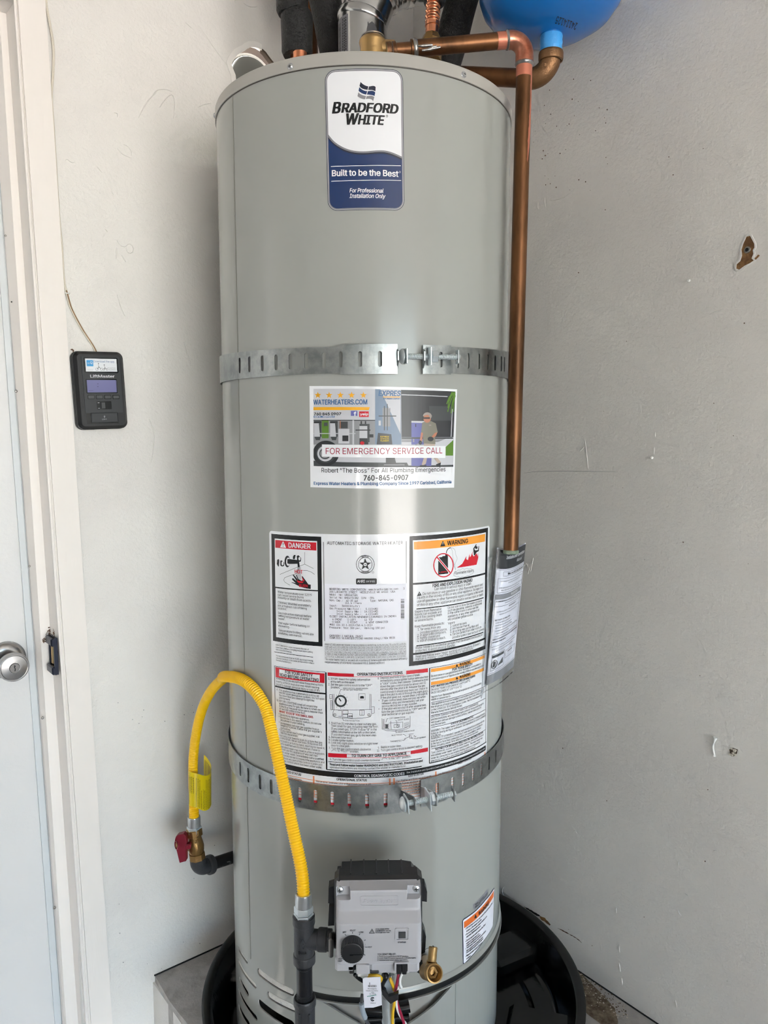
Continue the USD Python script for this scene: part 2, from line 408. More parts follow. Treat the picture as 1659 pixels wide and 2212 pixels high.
def clear_film():
    MAT['clear_film'] = usdkit.material(stage, '/World/Looks/clear_film', {
        'tc': ('geometry', {}), 'n': ('noise_texture', {'scale': 45.0, 'detail': 2.0}), 'b': ('bump', {'distance': .004}),
        't': ('transparent_bsdf', {'color': (.93, .94, .95)}), 'g': ('glossy_bsdf', {'roughness': .12, 'color': (.9, .9, .9)}),
        'f': ('fresnel', {'IOR': 1.38}), 'm': ('mix_closure', {})},
        [('tc.position', 'n.vector'), ('n.fac', 'b.height'), ('b.normal', 'g.normal'), ('f.fac', 'm.fac'), ('t.BSDF', 'm.closure1'), ('g.BSDF', 'm.closure2')], surface='m.closure')
clear_film()

# ------------------------------------------------------------------ the room
GS, GT, GH = 6.2, 7.8, 2.9
ROT = np.stack([ER, -EL, [0, 0, 1]], 1)              # room axes s, t, z as columns
def slab(s0, s1, t0, t1, z0, z1, bev=0.0):
    c = room((s0+s1)/2, (t0+t1)/2, (z0+z1)/2)
    if bev: return cbox(s1-s0, t1-t0, z1-z0, bev, c, ROT)
    return place(trimesh.creation.box((s1-s0, t1-t0, z1-z0)), c, ROT)
def wall_patch(side, pts, h, mat_lay=0.0):           # irregular flake on a wall: polygon in wall coordinates, h thick
    poly = Polygon(pts)
    if side == 'L': rot = np.stack([EL, [0, 0, 1], ER], 1); q = affinity.scale(poly, -1, 1, origin=(0, 0)); o = CORNER
    else: rot = np.stack([ER, [0, 0, 1], -EL], 1); q = poly; o = CORNER
    if side == 'R': rot = np.stack([ER, [0, 0, 1], np.cross(ER, [0, 0, 1])], 1)
    m = trimesh.util.concatenate([trimesh.creation.extrude_polygon(g, h, engine='earcut') for g in polys(q.buffer(0))])
    return place(m, o+rot[:, 2]*mat_lay, rot)

# door lines: (t at the bottom, t at the head) of every profile edge, from the room side inwards
def tline(p, q, s):                                  # t at z = 0 and at z = 2.1 of a line on the plane s
    (ta, za), (tb, zb) = onL(*p, s), onL(*q, s); k = (tb-ta)/(zb-za); return ta+k*(0-za), ta+k*(2.1-za)
SF, SR, SD = 0.016, -0.034, -0.066
PROF = [  # name, px low, px high, s
    ('out', (243, 2212), (98, 0), SF), ('groove', (197, 2212), (88.5, 700), SF), ('groove', (196, 2212), (88, 700), SF-.005), ('bead', (192, 2212), (84.5, 700), SF-.005), ('bead', (191.5, 2212), (84, 700), SF),
    ('edge', (186, 2212), (79, 700), SF), ('reveal', (184, 2212), (77, 700), 0.0), ('reveal', (169, 2212), (61, 700), SR), ('warm', (161, 2212), (54, 700), SR), ('stop', (143, 2212), (43, 700), SR),
    ('stop', (134.5, 2212), (23, 700), SD+.004), ('strip', (133, 2212), (20, 700), SD+.006), ('strip', (119, 2212), (7, 700), SD+.006), ('slab', (118, 2212), (6, 700), SD)]
TL = [tline(p, q, s)+(s,) for _, p, q, s in PROF]
t_in_top, z_in = onL(43, 4, SF)
def t_of(i, z): a, b, s = TL[i]; return a+(b-a)*z/2.1
def door_edge(i):                                    # polyline: bottom, corner, far left
    s = TL[i][2]; tc = t_of(i, z_in); zc = z_in-(tc-t_of(5, z_in))*0.92
    if i == 0: zc = z_in+0.057
    tc = t_of(i, zc)
    return [room(s, t_of(i, 0), 0), room(s, tc, zc), room(s, tc+.95, zc+.0)], (tc, zc)
EDGE = [door_edge(i)[0] for i in range(len(PROF))]
def strips(i0, i1, back=None):
    ms = []
    for i in range(i0, i1):
        a, b = EDGE[i], EDGE[i+1]; ms.append(grid_sheet(np.array([[a[k], b[k]] for k in range(3)])))
    return ms
def build_room():
    t_open, z_open = t_of(6, 1.5), z_in-.002
    # left wall round the door opening (board 12 mm thick, rough edge behind the casing)
    tm_ = (t_of(0, 0)+t_of(5, 1.0))/2; tm_ = t_of(5, 1.0)-.012; tfar = tm_+.83+.05
    hc, hz = onL(556, 168), 0.052
    ms = [slab(-.012, 0, 0, tm_, 0, GH), slab(-.012, 0, tfar, GT, 0, GH), slab(-.012, 0, tm_, tfar, z_in+.02, GH)]
    hole = Polygon([(hc[0]+hz*1.05*math.cos(a)*(1+.06*math.sin(5*a)+.03*math.sin(11*a)), hc[1]+hz*1.05*math.sin(a)*(1+.05*math.cos(4*a))) for a in np.linspace(0, 2*math.pi, 40)[:-1]])
    face = sbox(0, 0, tm_, GH).difference(hole)
    rot = np.stack([-EL, [0, 0, 1], np.cross(-EL, [0, 0, 1])], 1)
    ms[0] = place(trimesh.creation.extrude_polygon(face, .012, engine='earcut'), CORNER+(0 if rot[:, 2]@ER < 0 else -.012)*ER, rot)
    wl = obj('wall_left', ms, 'wall_paint', smooth=False, kind='structure')
    ring = hole.difference(hole.buffer(-.0035)).intersection(sbox(-9, hc[1]-.2, hc[0]-.012, 9))
    obj('torn_edge', place(trimesh.util.concatenate([trimesh.creation.extrude_polygon(g, .010, engine='earcut') for g in polys(ring)]), CORNER-ER*.011*(1 if rot[:, 2]@ER > 0 else 0), rot), 'drywall_edge', wl, smooth=False)
    rag = hole.buffer(.006).difference(hole.buffer(-.004)).intersection(sbox(hc[0]-.01, hc[1]-.2, 9, 9))
    obj('paint_curl', place(trimesh.util.concatenate([trimesh.creation.extrude_polygon(g, .0016, engine='earcut') for g in polys(rag)]), CORNER+ER*.0014, rot), 'plaster_chip', wl, smooth=False)
    # the grey pipe end behind the hole
    d = room(-.02, *hc)
    th = thing('capped_pipe', 'grey capped pipe end sunk in the ragged round hole of the left wall', 'pipe')
    obj('cap', lathe([(0, 0), (.044, 0), (.047, -.004), (.047, -.05)], d, ER, 40), 'cap_grey', th)
    obj('bare_rim', lathe([(.0472, -.004), (.0505, -.002), (.0505, -.02)], d, ER, 40), 'plaster_chip', th)
    obj('wall_cavity', slab(-.09, -.075, 0, .6, 1.6, 2.3), 'drywall_edge', wl, smooth=False)

    wr = obj('wall_right', slab(0, GS, -.012, 0, 0, GH), 'wall_paint', smooth=False, kind='structure')
    obj('wall_opposite', slab(0, GS, GT, GT+.02, 0, GH), 'wall_paint', smooth=False, kind='structure')
    o0, o1, o2, o3, oz = .25, 3.45, 5.5, 5.9, 2.42                       # the open garage doorway behind the camera
    obj('wall_front', [slab(GS, GS+.1, 0, o0, 0, GH), slab(GS, GS+.1, o1, o2, 0, GH), slab(GS, GS+.1, o3, GT, 0, GH), slab(GS, GS+.1, o0, o3, oz, GH)], 'bare_studs', smooth=False, kind='structure')
    obj('ceiling', slab(-.1, GS+.1, -.1, GT+.1, GH, GH+.05), 'ceiling_paint', smooth=False, kind='structure')
    obj('floor', slab(0, GS+.1, 0, GT, -.05, 0), 'floor_concrete', smooth=False, kind='structure')
    obj('driveway', slab(GS+.1, 34, -22, 28, -.06, -.01), 'driveway_concrete', smooth=False, kind='structure')

    # door, jamb, casing
    dr = obj('door_1', slab(SD-.04, SD, t_of(13, 1.0)-.03, t_of(13, 1.0)+1.0, 0.01, z_in+.01), 'door_paint', smooth=False, kind='structure')
    # slab face follows the jamb line
    obj('door_weatherstrip', strips(10, 13), 'weatherstrip', dr, smooth=False)
    tr = obj('trim_1', strips(0, 6)+[grid_sheet(np.array([[EDGE[0][k], EDGE[0][k]-ER*SF] for k in range(3)]))], 'trim_paint', smooth=False, kind='structure')
    obj('jamb', strips(6, 8), 'trim_paint', tr, smooth=False)
    obj('door_stop', strips(8, 10), 'trim_paint', tr, smooth=False)
    # knob
    kx, ky = 13, 1425; t, z = onL(kx, ky, SD); o = room(SD, t, z)
    k = thing('door_knob', 'brushed nickel door knob with key cylinder and round rose on the white door', 'door knob')
    obj('rose', lathe([(0, .011), (.018, .011), (.026, .0095), (.0305, .006), (.032, .0015), (.032, 0)], o, ER, 48), 'nickel', k)
    obj('neck', lathe([(.015, .008), (.0125, .014), (.0125, .03), (.015, .036)], o, ER, 32), 'nickel_dark', k)
    b = obj('knob', lathe([(.0135, .034), (.020, .040), (.0235, .047), (.0242, .053), (.0235, .0575), (.0222, .0592), (.0212, .0592), (.0204, .0585), (.0196, .0596), (.012, .0603), (.0085, .0605), (.0085, .0595), (0, .0595)], o, ER, 56), 'nickel', k)
    obj('cylinder_face', lathe([(0, .0612), (.0076, .0612), (.0082, .0598)], o, ER, 28), 'nickel_dark', b)
    obj('keyhole', plate(unary_union([Polygon([(-.0008, -.005), (.0008, -.005), (.0014, -.001), (.0002, .001), (.0016, .003), (.0006, .005), (-.001, .005), (-.0012, .001), (0, -.001)])]), .0003, o+ER*.0612, np.stack([-EL if False else np.cross([0, 0, 1], ER), [0, 0, 1], ER], 1)), 'gap_black', b, smooth=False)
    # dark latch strike on the jamb
    z1 = Zm(0, 1250, 5.53)
    pa, pb = onL(108, 1374, SR/2), onL(121, 1450, SR/2); h = pa[1]-pb[1]; tc_ = t_of(7, (pa[1]+pb[1])/2)
    zc = (pa[1]+pb[1])/2; o = room(-.012, t_of(6, zc)+.003, zc)
    sp = thing('latch_strike', 'dark slotted latch strike box on the door jamb, smudged at its top', 'strike plate')
    fr = sbox(-.017, -h/2, .017, h/2).difference(sbox(-.013, -h/2+.014, .013, h/2-.012))
    rot2 = np.stack([ER, [0, 0, 1], np.cross(ER, [0, 0, 1])], 1)
    if rot2[:, 2]@EL > 0: rot2 = np.stack([-ER, [0, 0, 1], -np.cross(ER, [0, 0, 1])], 1)
    obj('frame', place(trimesh.creation.extrude_polygon(fr, .006, engine='earcut'), o, rot2), 'strike_dark', sp, smooth=False)
    obj('end_block', cbox(.034, .014, .009, .002, o+rot2@np.array([0, h/2-.007, .006]), rot2), 'strike_dark', sp)
    obj('end_block', cbox(.034, .014, .009, .002, o+rot2@np.array([0, -h/2+.007, .006]), rot2), 'strike_dark', sp)
    obj('latch_tongue', cbox(.006, h-.03, .004, .001, o+rot2@np.array([-.004, 0, .003]), rot2), 'wood_raw', sp)
    obj('slot_back', cbox(.028, h-.026, .001, .0003, o+rot2@np.array([0, 0, .0006]), rot2), 'gap_black', sp)
    rng = random.Random(3)
    sm = []
    for i in range(130):
        x, y = rng.gauss(604, 24), rng.gauss(640, 26)
        if rng.random() < .3: x, y = rng.gauss(530, 16), rng.gauss(740, 14)
        t, z = onL(*z1(x, y), SR+.0006); r = rng.uniform(.0003, .0011)
        sm.append(place(trimesh.creation.icosphere(1, r), room(SR+.0005 if t > t_of(7, z) else -.015, max(t, t_of(6, z)-.0) if t < t_of(7, z) else t, z)))
    obj('smudge', sm, 'stain_brown', tr, kind='stuff')
    for i, (x, y, r) in enumerate([(12, 509, 2.2), (92, 1551, 3.0), (118, 1961, 3.2), (25, 652, 1.5), (35, 845, 3.0), (64, 1223, 2.2)]):
        t, z = onL(x, y, SR); dd = proj(room(SR, t, z))[2]
        tn = thing('trim_nail', ['dark nail head high on the door stop beside the frame edge', 'dark twin nail heads on the door stop below the knob', 'shiny bent nail head low on the door stop', 'tiny dark nail head near the top of the door stop', 'dull nail head on the door edge strip level with the wall control', 'nail head on the door stop above the latch strike'][i], 'nail')
        obj('head', lathe([(0, .0016), (r*dd/F*.7, .0013), (r*dd/F, 0), (r*dd/F, -.001)], room(SR, t, z), ER, 14), 'nail_metal' if i != 3 else 'gap_black', tn)

    # platform
    te = onz(333, 2108, Z0); te = -((te-CORNER)@EL)
    n = 26; ss = np.linspace(0, 1.0, n); rr = np.random.default_rng(5)
    edge = [(s, te+.004*math.sin(s*23)+rr.normal(0, .0016)) for s in ss]
    pl = Polygon([(0, 0)]+[(s, t) for s, t in edge]+[(1.0, 0)])
    rot3 = np.stack([ER, -EL, np.cross(ER, -EL)], 1); sg = 1 if rot3[2, 2] > 0 else -1
    m = trimesh.creation.extrude_polygon(pl, Z0, engine='earcut')
    m = trimesh.Trimesh(CORNER+np.outer(m.vertices[:, 0], ER)-np.outer(m.vertices[:, 1], EL)+np.outer(m.vertices[:, 2], [0, 0, 1]), m.faces[:, ::sg], process=False)
    pf = obj('platform', m, 'platform_paint', smooth=False, kind='structure')
    obj('front_skin', [slab(0, 1.0, te-.002, te+.003, 0, Z0-.012)], 'wall_paint', pf, smooth=False)
    obj('wall_gap', [slab(0.0, 1.0, 0, .0016, Z0, Z0+.0022), slab(0, .0016, 0, te, Z0, Z0+.0022)], 'gap_black', pf, smooth=False)
    # dirt and flakes along the right wall
    zd = Zm(1150, 1500, 3.106); ms, md = [], []
    rr = random.Random(11)
    base = [onz(*zd(x, y), Z0+.0008) for x, y in [(232, 1812), (262, 1880), (300, 1960), (330, 2060), (380, 2140), (470, 2205), (560, 2200), (540, 2110), (470, 2030), (400, 1960), (330, 1890)]]
    bp = Polygon([((p-CORNER)@ER, -(p-CORNER)@EL) for p in base]).buffer(.004)
    v, f = tri2(bp.segmentize(.01).buffer(0))
    for i in range(900):
        a = rr.random(); s = rr.uniform(.30, .68); t = abs(rr.gauss(.012, .022))+.003
        if not bp.buffer(.02).contains(Point(s, t)): continue
        q = trimesh.creation.icosphere(0, rr.uniform(.0005, .0015)); q.vertices *= [rr.uniform(.6, 1.6), rr.uniform(.6, 1.6), .45]
        (ms if rr.random() < .45 else md).append(place(q, room(s, t, Z0+.0015)))
    vv = CORNER+np.outer(v[:, 0], ER)-np.outer(v[:, 1], EL)+np.array([0, 0, Z0+.0009])
    tagged(obj('dirt_pile', [trimesh.Trimesh(vv, f, process=False)]+md, 'dirt', smooth=False), 'brown dirt crumbs on the platform along the right wall beside the drain pan', 'dirt', kind='stuff')
    tagged(obj('paint_flakes', ms, 'debris_light', smooth=False), 'pale paint flakes scattered over the brown dirt by the right wall', 'debris', kind='stuff')
build_room()

# ------------------------------------------------------------------ the water heater
ZSEAM, ZLIP = 1.9483, 0.653
ZTOP = oncyl(785, 107, R+.0015)[1]
heater = thing('water_heater', 'tall light grey gas storage water heater standing in the black drain pan in the corner', 'water heater')
def phi_px(x, y, r=R): return oncyl(x, y, r)[0]
def build_heater():
    PL = phi_px(668, 2151); Zb = Z0+.03
    # jacket: full sheet above the lip, running down to the base on the left, with slots cut there
    z7 = Zm(480, 2020, 8.295)
    def capsule(a, b, w):                            # end pixels in the crop, width in crop px
        p = upx([z7(*a), z7(*b)]); d = proj(cyl(np.array(p[0][0]/R), np.array(p[0][1])))[2]
        return LineString(p).buffer(w/8.295*d/F/2*1.5, quad_segs=6)
    white = [capsule((292, 240), (440, 475), 46), capsule((292, 470), (585, 905), 64), capsule((668, 668), (1228, 1020), 96), capsule((852, 1085), (1330, 1330), 100)]
    black = [capsule((318, 790), (452, 1045), 64), capsule((305, 1010), (600, 1480), 66), capsule((690, 1240), (1230, 1600), 110), capsule((305, 1290), (470, 1590), 80)]
    full = sbox(-math.pi*R, ZLIP, math.pi*R, ZSEAM+.004)
    low = sbox(-math.pi*R, Zb, PL*R, ZLIP)
    jk = unary_union([full, low]).difference(unary_union(white+black))
    upper = sbox(-math.pi*R, ZLIP+.12, math.pi*R, ZSEAM+.004); rest = jk.intersection(sbox(-9, 0, 9, ZLIP+.12))
    n = 160; t = np.linspace(-math.pi, math.pi, n+1); zz = np.array([ZLIP+.12, ZSEAM+.004])
    m_up = grid_sheet(np.stack([cyl(t, np.full(n+1, z)) for z in zz]))
    def cylmesh(poly, r):                            # smooth-normal sheet: merge strip vertices
        m = wrap(poly, r, None, .009); m.merge_vertices(digits_vertex=6); return m
    mm = trimesh.util.concatenate([m_up, cylmesh(rest, R)])
    # analytic normals keep the reflections clean
    v = np.asarray(mm.vertices); nr = np.c_[v[:, 0], v[:, 1], 0*v[:, 0]]/R
    fn = np.cross(v[mm.faces[:, 1]]-v[mm.faces[:, 0]], v[mm.faces[:, 2]]-v[mm.faces[:, 0]]); flip = np.einsum('ij,ij->i', fn, nr[mm.faces[:, 0]]) < 0
    fc = mm.faces.copy(); fc[flip] = fc[flip][:, ::-1]
    g = usdkit.mesh(stage, path_of(heater, 'jacket'), (v, fc), MAT['heater_paint']); g.CreateNormalsAttr(Vt_n(nr)); g.SetNormalsInterpolation('vertex'); g.CreateDoubleSidedAttr(True)
    jacket = g.GetPrim()
    ed = []
    for c in white+black:
        c_ = np.array(c.exterior.segmentize(.004).coords); ed.append(grid_sheet(np.stack([cyl(c_[:, 0]/R, c_[:, 1], R), cyl(c_[:, 0]/R, c_[:, 1], R-.002)])))
    obj('slot_edge', ed, 'heater_cap', jacket, smooth=False)
    # what shows through the slots
    obj('inner_wall', [wrap(sbox(-math.pi*R, Zb, PL*R+.01, ZLIP+.02), R-.022, None, .02)], 'gap_black', heater, smooth=False)
    for c in white:
        q = c.buffer(-.0002); msh = [wrap(q, R-.0032, None, .004), wrap(q.buffer(-.0016), R-.0014, None, .004)]
        obj('insulation', msh, 'insulation_white', heater, smooth=False)
    # right-hand base sheets, the V shaped access opening between them
    V1 = upx([(986.7, 2122.6), (940, 2174.7), (868, 2225)]); zr = R-.004
    xr = phi_px(986.7, 2125)*R
    right = Polygon([(xr, ZLIP+.004), (xr, Zb), (math.pi*R, Zb), (math.pi*R, ZLIP+.004)])
    obj('base_shell', wrap(right, R-.003, R-.002, .01), 'heater_paint', heater)
    wing = Polygon([V1[0], V1[1], V1[2], (V1[2][0], Zb), (xr, Zb)])
    obj('outer_door', wrap(wing, R-.006, R-.003, .01), 'heater_paint', heater)
    VL = upx([(668, 2148), (720, 2181), (792, 2222)])
    wl = Polygon([(PL*R, ZLIP), VL[0], VL[1], VL[2], (VL[2][0], Zb), (PL*R, Zb)])
    obj('outer_door', wrap(wl, R-.005, R-.002, .01), 'heater_paint', heater)
    # inner doors and the burner compartment seen in the V
    ip = Polygon(upx([(885, 2150), (1010, 2105), (1010, 2240), (883, 2240)]))
    dR = obj('inner_door', wrap(ip, R-.018, R-.015, .01), 'heater_cap', heater)
    obj('screw', lathe([(0, .002), (.003, .0018), (.0042, 0)], cyl(*map(np.array, oncyl(892.7, 2203, R-.015)), r=R-.015), cyl(np.array(oncyl(892, 2203)[0]), 0, 1.0), 16), 'nickel_dark', dR)
    ipl = Polygon(upx([(640, 2140), (773, 2150), (790, 2240), (640, 2240)]))
    obj('inner_door', wrap(ipl, R-.018, R-.015, .01), 'heater_cap', heater)
    obj('chamber', wrap(sbox(-.12, Zb, .12, ZLIP+.01), R-.05, None, .02), 'gap_black', heater, smooth=False)
    a = cyl(np.array(-.35), np.array(0), R-.03); p0 = at(790, 2180, 1.115); p1 = at(884, 2172, 1.115)
    obj('burner_tube', [tube(np.array([p0, (p0+p1)/2+[0, -.004, -.002], p1]), .009, 16), tube(np.array([p0, (p0+p1)/2, p1])+[0, 0.004, -.02], .006, 12)], 'plastic_black_gloss', heater)
    # rolled lip round the jacket's lower end (right of the left sheet)
    prof = [(R+.0006, ZLIP-.0055), (R+.0006, ZLIP-.0015), (R+.0012, ZLIP+.0028), (R+.0030, ZLIP+.0062), (R+.0030, ZLIP+.0072), (R+.0020, ZLIP+.0095), (R+.0008, ZLIP+.0120), (R+.0004, ZLIP+.0140)]
    t0 = PL-.0; k = 120
    t = np.linspace(t0, math.pi, k); P = np.array([[cyl(np.array(a), np.array(z), r) for r, z in prof] for a in t])
    obj('rolled_lip', grid_sheet(P[:, :4].transpose(1, 0, 2)), 'heater_lip', heater, smooth=60)
    obj('lip_flare', grid_sheet(P[:, 3:].transpose(1, 0, 2)), 'heater_paint', heater, smooth=60)
    rim = [(R+.0012, ZLIP-.0072), (R+.0042, ZLIP-.0066), (R+.0046, ZLIP-.0054), (R+.0040, ZLIP-.0046), (R+.0006, ZLIP-.005)]
    obj('lip_rim', grid_sheet(np.array([[cyl(np.array(a), np.array(z), r) for r, z in rim] for a in t]).transpose(1, 0, 2)), 'heater_paint', heater, smooth=60)
    # top cap
    rc = R+.0016
    obj('top_cap', lathe([(rc-.002, ZSEAM), (rc, ZSEAM+.0006), (rc, ZTOP-.004), (rc-.0012, ZTOP-.0012), (rc-.004, ZTOP), (rc-.03, ZTOP+.001), (0, ZTOP+.002)], n=160), 'heater_cap', heater, smooth=40)
    obj('cap_seam', lathe([(R+.0003, ZSEAM-.0012), (R+.0006, ZSEAM+.0002)], n=160), 'seam_dark', heater)
    for i, (x, y) in enumerate([(627, 144), (1002, 161), (464, 259)]):
        ph, z = oncyl(x, y, rc); 
        if i == 2: ph = -1.42; z = ZSEAM+.012
        o = cyl(np.array(ph), np.array(z), rc); n_ = cyl(np.array(ph), np.array(0.0), 1.0)
        s = obj('cap_screw', lathe([(.0, .0022), (.0026, .0021), (.0034, .0012), (.0037, .0012), (.0038, .0003), (.0046, .0002), (.0046, 0)], o, n_, 20), 'screw_zinc', heater)
        rt = frame(n_, [0, 0, 1]); obj('drive_slot', [cbox(.0036, .0007, .0004, .0001, o+n_*.0022, rt), cbox(.0007, .0036, .0004, .0001, o+n_*.0022, rt)], 'gap_black', s)
    # vertical lock seam of the jacket at the left
    ph = phi_px(507, 420); sm = sbox(ph*R-.0012, ZLIP+.0, ph*R+.0012, ZSEAM-.001)
    obj('lock_seam', wrap(sm, R-.0005, R+.0004, .0006), 'seam_grey', heater, smooth=False)
    # round plate behind the drain valve
    ph, z = oncyl(925, 2080); c = Point(ph*R, z).buffer(.024, quad_segs=16)
    obj('drain_plate', wrap(c, R, R+.0012, .006), 'heater_paint', heater, smooth=False)
def Vt_n(n):
    from pxr import Vt
    return Vt.Vec3fArray.FromNumpy(np.asarray(n, np.float32))
mat('heater_lip', (20, 21, 22), .14, coat=.4)
build_heater()

# drain pan
def build_pan():
    pc = np.array([.046, .004, 0]); pr = .333; zt = Z0+.066
    t = thing('drain_pan', 'round black plastic drain pan under the water heater', 'drain pan')
    obj('pan', lathe([(0, Z0+.004), (pr-.052, Z0+.004), (pr-.045, Z0+.007), (pr-.040, Z0+.014), (pr-.018, zt-.004), (pr-.013, zt-.001), (pr-.004, zt), (pr, zt-.002), (pr, zt-.006), (pr-.0025, zt-.004), (pr-.012, zt-.006), (pr-.034, Z0+.010), (pr-.05, Z0+.0)], pc, n=128), 'pan_black', t, smooth=40)
    # moulded step and ribs on the pan floor at the right
    for a in (0.15, .95, 1.75, 2.55, 3.35, 4.2, 5.0, 5.75):
        n_ = np.array([math.sin(a+1.1), -math.cos(a+1.1), 0]); c = pc+n_*(pr-.075)
        obj('pan_step', cbox(.11, .075, .034, .008, c+[0, 0, Z0+.019], frame([0, 0, 1], n_)), 'pan_black', t)
    obj('pan_ridge', lathe([(pr-.09, Z0+.004), (pr-.085, Z0+.009), (pr-.080, Z0+.004)], pc, n=96), 'pan_black', t)
build_pan()

ROTL = np.stack([EL, [0, 0, 1], ER], 1); ROTR = np.stack([ER, [0, 0, 1], -EL], 1)
class Flat:
    """print and plates on a flat face: o = a point of the face, rot = columns right, up, outwards"""
    def __init__(s, o, rot): s.o = np.asarray(o, float); s.rot = np.asarray(rot, float); s.q = {}
    def loc(s, x, y, h=0.0):
        v = ray(x, y); n = s.rot[:, 2]; k = ((s.o+n*h-CAM)@n)/(v@n); return (s.rot.T@(CAM+v*k-s.o))[:2]
    def poly(s, z, pts, h=0.0): return Polygon([s.loc(*z(*p), h) for p in pts])
    def add(s, name, mat, mesh): s.q.setdefault((name, mat), []).append(mesh)
    def fill(s, name, mat, poly, h, th=0.0):
        if th > 0: s.add(name, mat, plate(poly, th, s.o+s.rot[:, 2]*h, s.rot)); return
        v, f = tri2(poly); s.add(name, mat, trimesh.Trimesh(s.o+v[:, :1]*s.rot[:, 0]+v[:, 1:]*s.rot[:, 1]+s.rot[:, 2]*h, f, process=False))
    def line(s, name, mat, z, pts, w, h):
        p = [s.loc(*z(*q), h) for q in pts]; d = proj(s.o)[2]; s.fill(name, mat, LineString(p).buffer(w/z.k*d/F/2, cap_style='flat'), h)
    def text(s, name, mat, z, text, x0, y0, x1, cap, bold=False, italic=0.0, h=.0003, y1=None, scale=None, depth=0.0):
        a = s.loc(*z(x0, y0), h); d = proj(s.o)[2]; V, Fc, w = text2(text, bold, italic)
        hh = cap/z.k*d/F
        if x1 is not None: b = s.loc(*z(x1, y0 if y1 is None else y1), h); ln = np.linalg.norm(b-a); e = (b-a)/ln if y1 is not None else np.array([1.0, 0]); ln = ln if y1 is not None else b[0]-a[0]; sx = ln/w
        else: sx = hh*scale; e = np.array([1.0, 0])
        up = np.array([-e[1], e[0]]); q = a+V[:, :1]*sx*e+V[:, 1:]*hh*up
        if depth:
            m = flat_text(text, hh, s.o+s.rot[:, 0]*a[0]+s.rot[:, 1]*a[1]+s.rot[:, 2]*h, s.rot@np.r_[e, 0], s.rot@np.r_[up, 0], width=sx*w, bold=bold, italic=italic, depth=depth); s.add(name, mat, m)
        else: s.add(name, mat, trimesh.Trimesh(s.o+q[:, :1]*s.rot[:, 0]+q[:, 1:]*s.rot[:, 1]+s.rot[:, 2]*h, Fc, process=False))
        return sx/hh
    def build(s, parent):
        for (name, mat), ms in s.q.items(): obj(name, ms, mat, parent, smooth=False, kind='stuff' if len(ms) > 1 else None)
        s.q = {}

